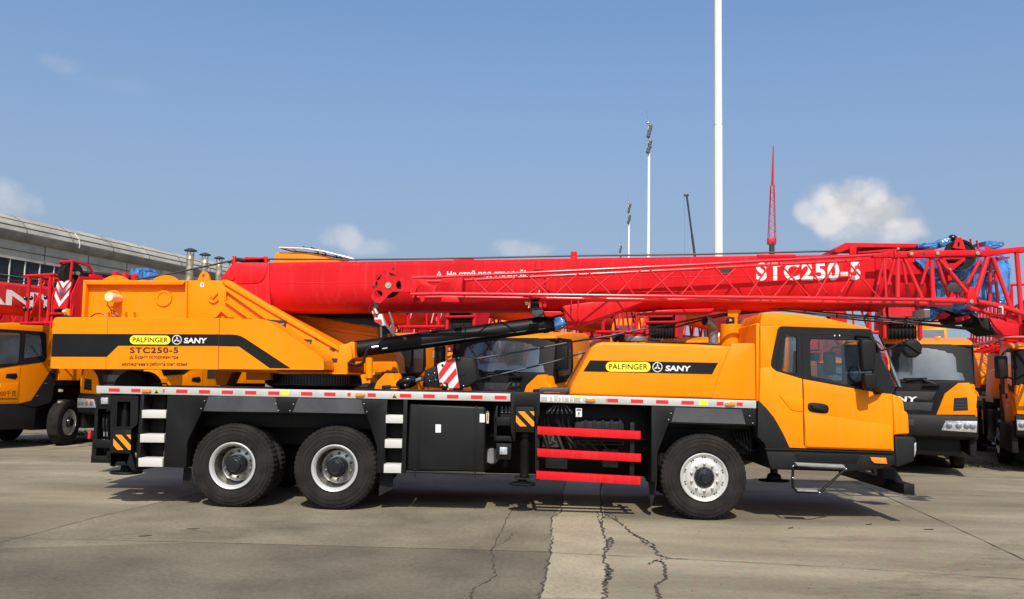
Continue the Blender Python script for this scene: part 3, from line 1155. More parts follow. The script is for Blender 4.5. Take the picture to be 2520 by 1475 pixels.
mb.lathe((c.x, .14, 0), [(.0, zz(612)), (.085, zz(614)), (.088, zz(650)), (.075, zz(660)), (.074, zz(760)), (.066, zz(770)), (.064, zz(960)), (.058, zz(970)), (.056, zz(1040)), (.0, zz(1042))], 'Z', 24)
part(mb, 'jack_cylinder', 'black', org)
mb = MB()
c = P(Z6(830, 1125), .2)
mb.lathe((c.x - .02, .2, c.z), [(0, .0), (.165, .0), (.175, .018), (.16, .03), (.06, .035), (.055, .08), (0, .08)], 'Z', 32)
mb.slab([Z6(735, 1050), Z6(890, 1055), Z6(885, 1075), Z6(745, 1072)], .1, .3)
for s in (-1, 1):
    mb.box((c.x - .02 + s * .05 - .012, .14, c.z + .03), (c.x - .02 + s * .05 + .012, .26, c.z + .12))
part(mb, 'jack_foot', 'matte', org)
mb = MB()
for q in ([Z6(560, 350), Z6(575, 350), Z6(560, 690), Z6(535, 690), Z6(538, 450)], [Z6(720, 550), Z6(740, 550), Z6(732, 700), Z6(712, 700)], [Z6(535, 460), Z6(740, 465), Z6(740, 545), Z6(540, 545)],
          [Z6(540, 645), Z6(735, 650), Z6(730, 700), Z6(545, 692)], [Z6(560, 715), Z6(708, 722), Z6(700, 880), Z6(555, 872)]):
    mb.slab(q, .06, .3, .006)
mb.slab([Z6(600, 430), Z6(700, 432), Z6(700, 465), Z6(600, 465)], .1, .3)
part(mb, 'lamp_bracket', 'black', org)
mb = MB()
for x in (615, 655, 690):
    mb.tube([P(Z6(x, 355), .16), P(Z6(x, 380), .16)], .012, 8)
    mb.tube([P(Z6(x, 385), .16), P(Z6(x, 420), .16)], .018, 8)
part(mb, 'hose_fitting', 'grey', org)
mb = MB()
mb.slab([Z6(592, 753), Z6(668, 756), Z6(666, 830), Z6(590, 828)], .03, .07, .012)
part(mb, 'work_lamp', 'lampc', org)
mb = MB()
mb.lathe(P(Z6(650, 900), .3), [(0, -.06), (.05, -.06), (.06, 0), (.05, .08), (0, .08)], 'Z', 16)
part(mb, 'filter_bowl', 'black', org)
mb = MB()
mb.tube([P(Z6(515, 840), .55), P(Z6(515, 860), 1.2)], .10, 20)
part(mb, 'air_tank', 'grey', org)

# --- fuel tank
mb = MB()
mb.slab([Z4(1858, 348), Z4(1872, 331), Z6(435, 358), Z6(456, 375), Z6(447, 990), Z6(435, 1002), Z4(1845, 985), Z4(1833, 970)], .03, .72, .03, 3)
tank = part(mb, 'fuel_tank', 'black')
mb = MB()
for cc, a, b in ((Z4, 1945, 1970), (Z6, 352, 376)):
    mb.slab([cc(a, 335 if cc is Z4 else 350), cc(b, 336 if cc is Z4 else 352), cc(b - 15, 988 if cc is Z4 else 1000), cc(a - 15, 988 if cc is Z4 else 1000)], .022, .04, .004)
part(mb, 'tank_strap', 'black', tank)
mb = MB()
mb.tube([P(Z4(1825, 993), .04), P(Z6(435, 1018), .04)], .014, 8)
for cc, x, y0, y1 in ((Z4, 1915, 970, 1050), (Z4, 2500, 985, 1065), (Z6, 352, 985, 1065)):
    if x == 2500:
        continue
    mb.tube([P(cc(x, y0), .03), P(cc(x, y1), .03)], .007, 6)
    mb.box(P(cc(x - 14, y0 + 6), .015), P(cc(x + 14, y0 - 2), .05))
part(mb, 'tank_rail', 'matte', tank)
for q in ([Z4(2115, 532), Z4(2168, 533), Z4(2167, 613), Z4(2114, 612)], [Z6(397, 430), Z6(447, 432), Z6(446, 513), Z6(396, 512)]):
    mb = MB()
    mb.slab(q, .024, .031)
    part(mb, 'white_sticker', 'letter', tank)
mb = MB()
mb.slab([Z6(460, 400), Z6(488, 402), Z6(484, 525), Z6(462, 522)], .16, .19, .004)
part(mb, 'level_gauge', 'cream', tank)
mb = MB()
mb.slab([Z6(472, 425), Z6(480, 425), Z6(476, 495), Z6(470, 495)], .155, .161)
part(mb, 'gauge_glass', 'black', tank)
mb = MB()
mb.slab([Z6(456, 375), Z6(520, 600), Z6(518, 930), Z6(447, 1000)], .75, .8)
part(mb, 'tank_bracket', 'black', tank)

# --- red side guard
gd = empty('side_guard', P(Z6(1400, 1000), 0), crane)
for ya, yb in ((553, 600), (770, 823), (990, 1045)):
    mb = MB()
    xo = {553: (960, 1975), 770: (958, 1979), 990: (950, 1974)}[ya]
    mb.slab([Z6(xo[0], ya), Z6(xo[1], yb), Z6(xo[1] - 2, yb + 80), Z6(xo[0] + 2, ya + 78)], -.035, .03, .005)
    part(mb, 'guard_bar', 'red', gd)
mb = MB()
mb.slab([Z6(1870, 510), Z6(1915, 512), Z6(1912, 1035), Z6(1866, 1032)], .035, .10, .01)
part(mb, 'guard_post', 'black', gd)
mb = MB()
mb.slab([Z6(965, 545), Z6(985, 545), Z6(975, 1080), Z6(955, 1080)], .035, .10)
part(mb, 'guard_post', 'black', gd)
mb = MB()
mb.slab([Z6(1325, 520), Z6(1345, 497), Z6(1790, 505), Z6(1812, 530), Z6(1812, 700), Z6(1325, 690)], .12, .6, .02)
for x in range(5):
    xx = 1420 + x * 85
    mb.slab([Z6(xx, 490), Z6(xx + 30, 491), Z6(xx + 30, 690), Z6(xx, 690)], .10, .5, .012)
part(mb, 'battery_box', 'matte')
mb = MB()
mb.slab_holes([Z6(1320, 684), Z6(1810, 690), Z6(1812, 736), Z6(1322, 728)], [[Z6(1340, 698), Z6(1790, 702), Z6(1790, 726), Z6(1340, 718)]], .10, .14)
part(mb, 'battery_tray', 'black')
mb = MB()
for i, x in enumerate((1060, 1108, 1158, 1203, 1252, 1298)):
    mb.tube([P(Z6(1130 + i * 22, 340), .14), P(Z6(x, 420), .07)], .005, 6)
part(mb, 'lever_rod', 'grey')
mb = MB()
for i, x in enumerate((1060, 1108, 1158, 1203, 1252, 1298)):
    a_, b_ = P(Z6(x + 4 if x < 1180 else x - 2, 402), .075), P(Z6(x - (6 if x < 1180 else -2), 430), .068)
    mb.tube([a_, b_], .017, 8)
part(mb, 'lever_knob', 'matte')
mb = MB()
mb.slab([Z6(1338, 374), Z6(1398, 376), Z6(1398, 460), Z6(1338, 458)], .05, .06, .003)
sg = part(mb, 'notice_plate', 'letter')
mb = MB()
mb.slab([Z6(1345, 380), Z6(1392, 381), Z6(1392, 400), Z6(1345, 399)], .046, .049)
mb.slab([Z6(*p) for p in ngon(1368, 420, 10, 10, 12)], .046, .049)
mb.slab([Z6(1363, 430), Z6(1373, 430), Z6(1373, 445), Z6(1363, 445)], .046, .049)
part(mb, 'notice_print', 'grey', sg)


mb = MB()
rnd = random.Random(11)
for k in range(9):
    x0, x1 = 990 + k * 40 + rnd.uniform(-20, 20), 1060 + k * 75 + rnd.uniform(-30, 30)
    mb.tube([P(Z6(x0, 350), .5), P(Z6(x0 + 20, 520 + rnd.uniform(-40, 60)), .36), P(Z6((x0 + x1) / 2, 640 + rnd.uniform(-60, 80)), .34), P(Z6(x1, 700 + rnd.uniform(0, 120)), .42)], rnd.uniform(.010, .02), 8)
part(mb, 'hydraulic_hose', 'grey_dark')
mb = MB()
for q in ([Z6(1010, 620), Z6(1180, 625), Z6(1180, 760), Z6(1010, 755)], [Z6(1600, 770), Z6(1760, 775), Z6(1755, 960), Z6(1600, 950)], [Z6(1040, 860), Z6(1260, 865), Z6(1255, 970), Z6(1040, 960)]):
    mb.slab(q, .42, .7, .015)
part(mb, 'valve_block', 'grey_dark')
mb = MB()
for k in range(6):
    mb.tube([P(Z8(700 + k * 26, 400), .6), P(Z8(730 + k * 22, 480 + 18 * k), .5), P(Z8(820 + 10 * k, 560), .55)], .014, 8)
part(mb, 'hydraulic_hose', 'grey_dark')

# --- wheels
def wheel(name_parent, cx, y0, side, kind):
    """side -1: outer face towards the camera"""
    rt = empty('wheel', (cx, y0, .535), name_parent)
    c = (cx, y0, .535)
    W = .285
    m_ = MB()
    prof = [(.300, .045), (.318, .016), (.365, .000), (.43, .002), (.475, .010), (.512, .022), (.535, .040), (.541, .062), (.541, .125), (.530, .128), (.530, .142), (.541, .145),
            (.541, .223), (.535, .245), (.512, .263), (.475, .275), (.43, .283), (.365, .285), (.318, .269), (.300, .24)]
    prof = [(r, (h if side < 0 else W - h)) for r, h in prof]
    m_.lathe(c, prof, 'Y', 208, lug={5: .004, 6: .010, 7: .007, 8: .007, 11: .007, 12: .007, 13: .010, 14: .004}, closed=True)
    m_.build('tyre', 'rubber', rt, angle=25)
    # thin raised rings of the sidewall
    m_ = MB()
    for rr in (.40, .452, .49):
        hh = -.001 if rr < .43 else (.003 if rr < .47 else .012)
        h0 = hh if side < 0 else W - hh
        m_.lathe(c, [(rr, h0 - .003), (rr + .004, h0 - .004), (rr + .008, h0 - .003), (rr + .008, h0 + .008), (rr, h0 + .008)], 'Y', 80, closed=True)
    m_.build('sidewall_ring', 'rubber', rt)
    f = (lambda h: h) if side < 0 else (lambda h: W - h)
    m_ = MB()
    if kind == 'front':
        prof = [(.302, .03), (.302, .006), (.292, -.002), (.280, .004), (.268, .022), (.250, .040), (.238, .034), (.225, .012), (.200, .002), (.150, -.004), (.13, .004), (.13, .06)]
    else:
        prof = [(.302, .03), (.302, .006), (.292, -.002), (.280, .004), (.268, .020), (.258, .034), (.250, .05)]
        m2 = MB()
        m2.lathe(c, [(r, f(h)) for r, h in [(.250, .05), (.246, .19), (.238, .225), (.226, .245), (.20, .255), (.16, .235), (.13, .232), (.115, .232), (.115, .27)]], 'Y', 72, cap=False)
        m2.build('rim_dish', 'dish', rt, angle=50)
    m_.lathe(c, [(r, f(h)) for r, h in prof], 'Y', 72, cap=False)
    # hand holes around the disc
    m_.build('rim', 'silver', rt, angle=50)
    m_ = MB()
    nh = 8 if kind == 'rear' else 0
    for k in range(nh):
        a = 2 * math.pi * (k + .3) / nh
        m_.lathe((cx + .236 * math.cos(a), y0 + f(.222), .535 + .236 * math.sin(a)), [(0, -.004), (.020, -.003), (.020, .02)], 'Y', 12)
    if kind == 'front':
        for k in range(10):
            a = 2 * math.pi * (k + .5) / 10
            for da in (-.06, .06):
                m_.lathe((cx + .246 * math.cos(a + da), y0 + f(.033), .535 + .246 * math.sin(a + da)), [(0, -.003), (.009, -.002), (.009, .02)], 'Y', 8)
    m_.build('hand_hole', 'black', rt)
    m_ = MB()
    if kind == 'front':
        pr = [(0, -.085), (.05, -.083), (.058, -.072), (.060, -.050), (.085, -.046), (.105, -.040), (.118, -.025), (.128, .0), (.13, .03)]
    else:
        pr = [(0, .05), (.070, .052), (.085, .063), (.090, .085), (.112, .09), (.115, .12), (.128, .13), (.130, .24)]
    m_.lathe(c, [(r, f(h)) for r, h in pr], 'Y', 40)
    for k in range(10):
        a = 2 * math.pi * k / 10
        rr, hh = (.100, -.044) if kind == 'front' else (.100, .088)
        m_.lathe((cx + rr * math.cos(a), y0 + f(hh), .535 + rr * math.sin(a)), [(0, -.01), (.007, -.008), (.008, .01)] if side < 0 else [(0, .01), (.007, .008), (.008, -.01)], 'Y', 8)
    m_.build('hub', 'hub', rt, angle=18)
    for k in range(10):
        m_ = MB()
        a = 2 * math.pi * (k + .5) / 10
        rr, hh = (.168, -.003) if kind == 'front' else (.172, .236)
        s_ = 1 if side < 0 else -1
        m_.lathe((cx + rr * math.cos(a), y0 + f(hh), .535 + rr * math.sin(a)), [(0, -.036 * s_), (.010, -.034 * s_), (.013, -.026 * s_), (.015, -.014 * s_), (.019, -.012 * s_), (.019, .01 * s_)], 'Y', 10)
        m_.build('wheel_nut', 'brass' if kind == 'front' else 'grey', rt)
    return rt


WX = [P((571, 1146), .05).x, P((823, 1147), .05).x, P((1732, 1171), .03).x]
w0 = wheel(crane, WX[0], .045, -1, 'rear')
wf = wheel(crane, WX[2], -.005, -1, 'front')
w0i = wheel(crane, WX[0], .045 + .335, 1, 'rear')
for src, dx, y in ((w0, WX[1] - WX[0], .045), (w0i, WX[1] - WX[0], .38), (w0i, 0, 2.17), (w0i, WX[1] - WX[0], 2.17)):
    c_ = copy_tree(src, crane)
    c_.location.x = src.location.x + dx
    c_.location.y = y - 1.25
wff = wheel(crane, WX[2], 2.22, 1, 'front')

# --- engine hood
mb = MB()
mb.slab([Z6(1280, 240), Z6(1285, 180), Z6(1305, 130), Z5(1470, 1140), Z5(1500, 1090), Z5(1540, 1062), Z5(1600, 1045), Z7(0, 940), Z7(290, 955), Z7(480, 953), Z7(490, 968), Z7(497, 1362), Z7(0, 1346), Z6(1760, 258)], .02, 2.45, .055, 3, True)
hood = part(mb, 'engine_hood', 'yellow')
mb = MB()
mb.slab([Z7(312, 935), Z7(480, 933), Z7(490, 945), Z7(497, 1362), Z7(165, 1352), Z7(215, 1180), Z7(255, 1075)], -.004, 2.46, .02, 2, True)
part(mb, 'hood_panel', 'yellow', hood)
mb = MB()
mb.slab([Z5(1478, 1226), Z7(210, 1082), Z7(166, 1166), Z5(1413, 1332)], .012, .021)
part(mb, 'hood_stripe', 'stripe', hood)
pill_logo(hood, Z5, 1632, 2070, 1240, 1336, (2138, 1293), 49, 2215, 2468, 1277, 1332, .012, dy=3)
mb = MB()
mb.lathe(P(Z5(1930, 1045), 1.0), [(0, 0), (.16, 0), (.17, .03), (.16, .07), (0, .08)], 'Z', 24)
part(mb, 'air_intake', 'grey', hood)
mb = MB()
mb.tube([P(Z5(1700, 1020), 1.2), P(Z5(1750, 990), 1.2), P(Z5(1800, 1020), 1.1), P(Z5(1850, 1050), 1.0)], .06, 10)
mb.tube([P(Z5(1850, 1025), 1.0), P(Z5(2000, 1018), 1.0), P(Z5(2170, 1030), 1.0)], .02, 8)
part(mb, 'intake_hose', 'matte', hood)
mb = MB()
mb.ball(P(ZE(285, 560), 1.2), .045, 1.3, 1, .8, .12, 2)
part(mb, 'plastic_wrap', 'blue', hood)
# exhaust pipe
mb = MB()
q = [ZE(1742, 690), ZE(1742, 470), ZE(1735, 420), ZE(1705, 380), ZE(1660, 350), ZE(1615, 340)]
mb.tube([P(p, 1.0 + (.0 if i < 2 else -.03 * i)) for i, p in enumerate(q)], .066, 20, cap=False)
mb.tube([P(ZE(1742, 690), 1.0), P(ZE(1742, 670), 1.0)], .085, 20)
ex = part(mb, 'exhaust_pipe', 'grey')
mb = MB()
e0, e1 = P(q[-2], .88), P(q[-1], .85)
mb.tube([e0, e0.lerp(e1, .97)], .062, 20)
part(mb, 'pipe_mouth', 'black', ex)
# boom rest
mb = MB()
c = P(ZE(2008, 540), 1.2)
mb.lathe((c.x, 1.2, 0), [(0, Zh(*ZE(2008, 395), 1.2)), (.148, Zh(*ZE(2008, 396), 1.2)), (.156, Zh(*ZE(2008, 402), 1.2)), (.156, Zh(*ZE(2008, 780), 1.2)), (0, Zh(*ZE(2008, 780), 1.2))], 'Z', 40)
rest = part(mb, 'boom_rest', 'yellow')
mb = MB()
mb.slab([ZE(1952, 75), ZE(2095, 78), ZE(2122, 100), ZE(2122, 180), ZE(2168, 182), ZE(2105, 275), ZE(2103, 392), ZE(2060, 392), ZE(2058, 290), ZE(1965, 280), ZE(1958, 180)], 1.08, 1.14, .006)
mb.slab([ZE(1952, 75), ZE(2095, 78), ZE(2095, 130), ZE(1955, 130)], 1.08, 1.36)
part(mb, 'rest_bracket', 'yellow', rest)
mb = MB()
mb.slab([ZE(1942, 385), ZE(1945, 330), ZE(1960, 298), ZE(1998, 285), ZE(2040, 298), ZE(2056, 330), ZE(2058, 385)], 1.06, 1.12, .006)
part(mb, 'rest_lug', 'matte', rest)
mb = MB()
mb.lathe(P(ZE(2000, 333), 1.05), [(0, -.01), (.02, -.008), (.024, .02)], 'Y', 16)
part(mb, 'rest_pin', 'brass', rest)
mb = MB()
mb.tube([P(ZE(2110, 140), 1.1), P(ZE(2300, 152), 1.1), P(ZE(2520, 150), 1.1), P(Z7(660, 666), 1.1)], .024, 10)
mb.slab([Z7(635, 655), Z7(668, 655), Z7(668, 682), Z7(635, 682)], 1.06, 1.14, .006)
part(mb, 'rest_arm', 'yellow', rest)

# --- driver's cab
cab = empty('driver_cab', P(Z8(1400, 560), 1.2), crane)
mb = MB()
mb.slab([Z7(530, 1120), Z7(612, 1108), Z7(650, 1143), Z7(850, 1203), Z7(1420, 1308), Z7(1527, 1315), Z8(1911, 132), Z8(1922, 567), Z8(1255, 545), Z8(1133, 540), Z8(1095, 455),
         Z8(1050, 370), Z8(1010, 305), Z8(960, 245), Z8(905, 188)], .0, 2.42, .012, 2, True)
part(mb, 'cab_body', 'yellow', cab)
mb = MB()
mb.slab([Z8(1911, 133), Z8(1945, 146), Z8(1985, 165), Z8(2000, 200), Z8(2006, 258), Z8(2028, 275), Z8(2036, 300), Z8(2044, 432), Z8(2030, 440), Z8(1925, 447)], .012, .5, .03, 3)
part(mb, 'corner_panel', 'yellow', cab)
mb = MB()
mb.slab([Z8(1911, 133), Z8(1985, 165), Z8(2006, 258), Z8(2044, 432), Z8(1925, 447)], 1.9, 2.4, .02)
part(mb, 'corner_panel', 'yellow', cab)
mb = MB()
mb.slab([Z8(1905, 150), Z8(1975, 170), Z8(2030, 440), Z8(1920, 560)], .3, 2.1, .01)
part(mb, 'front_grille', 'black', cab)
mb = MB()
top = [Z7(530, 800), Z7(531, 768), Z7(536, 738), Z7(545, 716), Z7(560, 703), Z7(650, 702), Z7(800, 712), Z7(1000, 740), Z7(1200, 785), Z7(1350, 822), Z7(1350, 830), Z7(690, 808)]
mb.slab(top, .04, 2.38, .035, 3, True)
part(mb, 'cab_roof', 'yellow', cab)
mb = MB()
mb.slab([Z7(530, 800), Z7(690, 806), Z7(672, 815), Z7(660, 835), Z7(612, 1070), Z7(612, 1108), Z7(600, 1120), Z7(530, 1122)], .004, .06, .008)
mb.slab([Z7(530, 800), Z7(690, 806), Z7(672, 815), Z7(660, 835), Z7(612, 1070), Z7(612, 1108), Z7(600, 1120), Z7(530, 1122)], 2.34, 2.40, .008)
mb.slab([Z7(532, 800), Z7(545, 800), Z7(545, 1120), Z7(532, 1120)], .06, 2.34)
part(mb, 'rear_pillar', 'yellow', cab)
mb = MB()
mb.slab([Z7(497, 790), Z7(512, 780), Z7(530, 790), Z7(530, 1385), Z7(500, 1370)], .06, 2.3, .01)
part(mb, 'cab_back_frame', 'yellow', cab)
trim_o = [Z7(690, 806), Z7(1350, 828), Z7(1368, 840), Z7(1378, 865), Z7(1402, 960), Z7(1548, 1262), Z7(1530, 1316), Z7(1420, 1308), Z7(850, 1203), Z7(650, 1143), Z7(618, 1118), Z7(610, 1095), Z7(612, 1070), Z7(660, 835), Z7(670, 815)]
holes = [[Z7(722, 880), Z7(735, 872), Z7(800, 885), Z7(808, 895), Z7(806, 1150), Z7(798, 1162), Z7(705, 1148), Z7(692, 1130), Z7(695, 1105)],
         [Z7(925, 903), Z7(1320, 914), Z7(1334, 925), Z7(1408, 1275), Z7(1398, 1292), Z7(925, 1195), Z7(912, 1178), Z7(905, 930), Z7(910, 910)]]
mb = MB()
mb.slab_holes(trim_o, holes, -.004, .045)
part(mb, 'window_surround', 'matte', cab)
mb = MB()
mb.slab_holes(trim_o, holes, 2.36, 2.40)
part(mb, 'window_surround', 'matte', cab)
mb = MB()
mb.slab(holes[0], .02, .026)
part(mb, 'rear_window', 'glass', cab)
mb = MB()
mb.slab(holes[0], 2.378, 2.384)
part(mb, 'rear_window', 'glass', cab)
mb = MB()
for yy in (-.008,):
    for a_, b_ in (((700, 848), (838, 856)), ((846, 860), (1350, 876)), ((905, 893), (1320, 905))):
        mb.tube([P(Z7(*a_), yy + .004), P(Z7(*b_), yy + .004)], .004, 6)
    mb.tube([P(Z7(700, 848), -.004), P(Z7(690, 880), -.004), P(Z7(648, 1105), -.004), P(Z7(652, 1130), -.004)], .004, 6)
part(mb, 'window_seal', 'black', cab)
mb = MB()
a_, b_, c_, d_ = P(Z7(1378, 866), .05), P(Z7(1546, 1262), .05), P(Z7(1546, 1262), 2.35), P(Z7(1378, 866), 2.35)
rows = 6
for i in range(8):
    u0, u1 = i / 8, (i + 1) / 8
    bul = lambda u: Vector((.10 * (1 - (2 * u - 1) ** 2), 0, 0))
    mb.face([a_.lerp(d_, u0) + bul(u0), a_.lerp(d_, u1) + bul(u1), b_.lerp(c_, u1) + bul(u1), b_.lerp(c_, u0) + bul(u0)])
part(mb, 'windscreen', 'glass', cab, angle=60)
mb = MB()
mb.slab([Z7(560, 1140), Z7(850, 1205), Z7(1420, 1310), Z7(1500, 1316), Z7(1500, 1330), Z7(560, 1170)], .05, 2.35)
mb.slab([Z7(1330, 1215), Z7(1420, 1225), Z7(1500, 1290), Z7(1500, 1320), Z7(1250, 1290)], .3, 2.2, .03)
for y_ in (.45, 1.55):
    mb.slab([Z7(860, 985), Z7(900, 980), Z7(920, 1180), Z7(1080, 1210), Z7(1080, 1250), Z7(850, 1220)], y_, y_ + .5, .03)
mb.tube([P(Z7(1235 + 40 * math.cos(R(t)), 1165 + 60 * math.sin(R(t))), .6 + .15 * math.cos(R(t))) for t in range(0, 361, 30)], .012, 6)
part(mb, 'cab_interior', 'inside', cab)
# the door
mb = MB()
mb.slab([Z7(853, 1206), Z7(1420, 1311), Z7(1522, 1319), Z8(1908, 140), Z8(1919, 562), Z8(1268, 543), Z8(1252, 533), Z8(1248, 515), Z8(1240, 100)], -.014, .004, .007, 2)
door = part(mb, 'door', 'yellow', cab)
mb = MB()
mb.slab([Z8(1243, 272), Z8(1290, 280), Z8(1910, 372), Z8(1914, 555), Z8(1275, 538), Z8(1258, 525)], -.032, -.012, .02, 2)
part(mb, 'door_panel', 'yellow', door)
mb = MB()
mb.slab([Z8(1050, 138), Z8(1236, 168), Z8(1238, 270), Z8(1160, 262), Z8(1135, 245)], -.012, .002, .012, 2)
part(mb, 'side_crease', 'yellow', cab)
mb = MB()
cx_, cy_ = 1352, 240
pts = []
for t in range(0, 360, 12):
    ct, st = math.cos(R(t)), math.sin(R(t))
    u = 80 * math.copysign(abs(ct) ** .6, ct)
    v = 38 * math.copysign(abs(st) ** .6, st)
    pts.append(Z8(cx_ + u, cy_ + v + u * .12))
mb.slab(pts, -.026, -.01, .01, 2)
hd = part(mb, 'door_handle', 'black', door)
mb = MB()
mb.slab([Z8(1300, 222), Z8(1330, 215), Z8(1400, 240), Z8(1412, 258), Z8(1400, 268), Z8(1310, 245)], -.05, -.024, .008)
hd.location  # grip sits inside the handle cup
part(mb, 'door_handle', 'matte', door)
mb = MB()
mb.slab([Z7(838, 852), Z7(846, 852), Z8(1248, 520), Z8(1241, 520)], -.0055, .002)
part(mb, 'door_gap', 'black', cab)
mb = MB()
mb.slab(holes[1], .02, .026)
part(mb, 'door_window', 'glass', door)
mb = MB()
mb.slab(holes[1], 2.378, 2.384)
part(mb, 'door_window', 'glass', cab)
# black lower cab
mb = MB()
mb.slab([Z8(892, 188), Z8(905, 188), Z8(960, 245), Z8(1010, 305), Z8(1050, 370), Z8(1095, 455), Z8(1133, 540), Z8(1135, 548), Z8(955, 547), Z8(945, 510), Z8(892, 460)], -.004, .35, .008)
mb.slab([Z8(950, 548), Z8(1135, 550), Z8(1925, 582), Z8(1936, 600), Z8(1934, 672), Z8(1840, 700), Z8(1560, 724), Z8(1000, 706), Z8(985, 690)], .012, 2.38, .02)
mb.slab([Z8(950, 546), Z8(1135, 549), Z8(1925, 576), Z8(1927, 588), Z8(1135, 561), Z8(950, 557)], -.012, .03, .004)
skirt = part(mb, 'cab_skirt', 'matte', cab)
mb = MB()
mb.slab([Z8(1168, 572), Z8(1670, 598), Z8(1640, 660), Z8(1190, 650)], .006, .02, .004)
part(mb, 'step_recess', 'black', skirt)
mb = MB()
mb.slab([Z8(1926, 452), Z8(2075, 460), Z8(2092, 472), Z8(2098, 520), Z8(2092, 600), Z8(2075, 648), Z8(1960, 690), Z8(1936, 690)], .0, 2.42, .03, 3, True)
part(mb, 'bumper', 'matte', cab)
mb = MB()
mb.slab([Z8(2078, 510), Z8(2094, 500), Z8(2094, 560), Z8(2080, 620)], -.004, .3, .006)
part(mb, 'headlight', 'lampc', cab)
mb = MB()
mb.slab([Z8(1745, 612), Z8(1866, 618), Z8(1876, 665), Z8(1778, 660), Z8(1755, 640)], -.012, .02, .010)
part(mb, 'turn_signal', 'lampo', cab)
# fold-out step
stp = empty('cab_step', P(Z8(1280, 870), -.06), cab)
mb = MB()
mb.slab([Z8(1175, 655), Z8(1545, 672), Z8(1560, 696), Z8(1195, 680)], -.08, .12, .006)
part(mb, 'step_tread', 'tread', stp)
mb = MB()
mb.tube([P(p, -.06) for p in (Z8(1160, 685), Z8(1155, 770), Z8(1158, 840), Z8(1190, 875), Z8(1360, 880), Z8(1530, 725), Z8(1560, 705))], .016, 10)
mb.tube([P(p, -.06) for p in (Z8(1160, 672), Z8(1300, 690), Z8(1560, 705))], .016, 8)
part(mb, 'step_frame', 'black', stp)
mb = MB()
mb.slab([Z8(1190, 857), Z8(1345, 863), Z8(1352, 878), Z8(1192, 872)], -.09, .10, .004)
part(mb, 'step_tread', 'tread', stp)
mb = MB()
for p in (Z8(1160, 680), Z8(1160, 770), Z8(1560, 703), Z8(1360, 880)):
    mb.ball(P(p, -.085), .014, sub=2)
part(mb, 'step_bolt', 'chrome', stp)
# small front jack
mb = MB()
c = P(Z8(1015, 785), .7)
mb.lathe((c.x, .7, c.z), [(0, -.02), (.20, -.015), (.20, .0), (.1, .015), (.085, .07), (.05, .09), (.05, .16), (0, .16)], 'Z', 28)
part(mb, 'front_jack_foot', 'black', cab)
# mirrors
mr_ = empty('mirror', P(Z7(1345, 1020), -.25), cab)
mb = MB()
mb.slab([Z7(1300, 905), Z7(1395, 910), Z7(1402, 930), Z7(1395, 1140), Z7(1320, 1148), Z7(1306, 1130), Z7(1290, 930)], -.30, -.16, .025, 3, True)
mb.slab([Z7(1318, 1158), Z7(1410, 1160), Z7(1418, 1180), Z7(1412, 1275), Z7(1345, 1288), Z7(1325, 1270), Z7(1314, 1175)], -.30, -.16, .025, 3, True)
part(mb, 'mirror_housing', 'matte', mr_)
mb = MB()
mb.tube([P(Z7(1250, 880), -.02), P(Z7(1300, 882), -.12), P(Z7(1360, 885), -.2), P(Z7(1375, 905), -.2)], .022, 10)
mb.tube([P(Z7(1395, 935), -.22), P(Z7(1412, 965), -.16), P(Z7(1412, 1000), -.10)], .018, 8)
mb.tube([P(Z7(1390, 1260), -.2), P(Z7(1425, 1290), -.1), P(Z7(1440, 1295), -.0)], .03, 10)
mb.slab([Z7(1390, 1290), Z7(1400, 1265), Z7(1450, 1265), Z7(1440, 1320), Z7(1400, 1318)], -.06, .0, .01)
part(mb, 'mirror_arm', 'matte', mr_)
fm = empty('front_mirror', P(Z7(1685, 970), .1), cab)
mb = MB()
cc0 = P(Z7(1685, 975), .15)
pts = [Z7(1685 + 72 * math.cos(R(t)), 973 + 72 * math.sin(R(t))) for t in range(0, 360, 15)]
mb.slab(pts, .10, .2, .035, 3)
mb.tube([P(Z7(1622, 935), .09), P(Z7(1745, 1010), .09)], .012, 8)
part(mb, 'mirror_housing', 'matte', fm)
mb = MB()
mb.tube([P(Z7(1408, 955), .02), P(Z7(1440, 990), .05), P(Z7(1500, 975), .08), P(Z7(1600, 925), .14), P(Z7(1650, 925), .15)], .012, 8)
part(mb, 'mirror_arm', 'matte', fm)
mb = MB()
for x in (1092, 1128):
    mb.ball(P(Z7(x, 878), -.006), .013, 1, .4, 1, 0, 2)
part(mb, 'trim_bolt', 'chrome', cab)
# front towing beam
mb = MB()
e0 = P(Z8(2045, 856), .0)
mb.box((e0.x - .075, .0, e0.z - .07), (e0.x + .06, 2.4, e0.z + .065), .008)
mb.slab([Z8(1838, 705), Z8(1930, 695), Z8(1945, 775), Z8(1838, 830)], .55, .75)
mb.slab([Z8(1760, 700), Z8(1930, 695), Z8(1990, 790), Z8(1840, 830)], 1.6, 1.75)
part(mb, 'towing_beam', 'black')

# --- far side of the chassis, seen only from other places
mb = MB()
mb.slab([Z2(1640, 488), Z2(1600, 1195), Z2(1822, 1205), Z2(1978, 654), Z4(0, 410), Z4(1440, 436), Z4(1536, 1005), Z4(1610, 1008), Z4(1645, 285)], 2.16, 2.48)
mb.slab([Z4(1872, 331), Z6(456, 375), Z6(447, 1000), Z4(1845, 985)], 1.9, 2.45)
mb.slab([Z8(88, 222), Z8(85, 800), Z8(132, 580), Z8(218, 355), Z8(880, 375), Z8(880, 247)], 2.1, 2.48)
mb.box((X(1170, 1100), 1.75, .34), (X(1640, 1100), 2.4, 1.0), .03)
mb.box((X(640, 1100), 1.0, .3), (X(760, 1100), 1.5, 1.0), .03)
part(mb, 'far_side_panel', 'black')

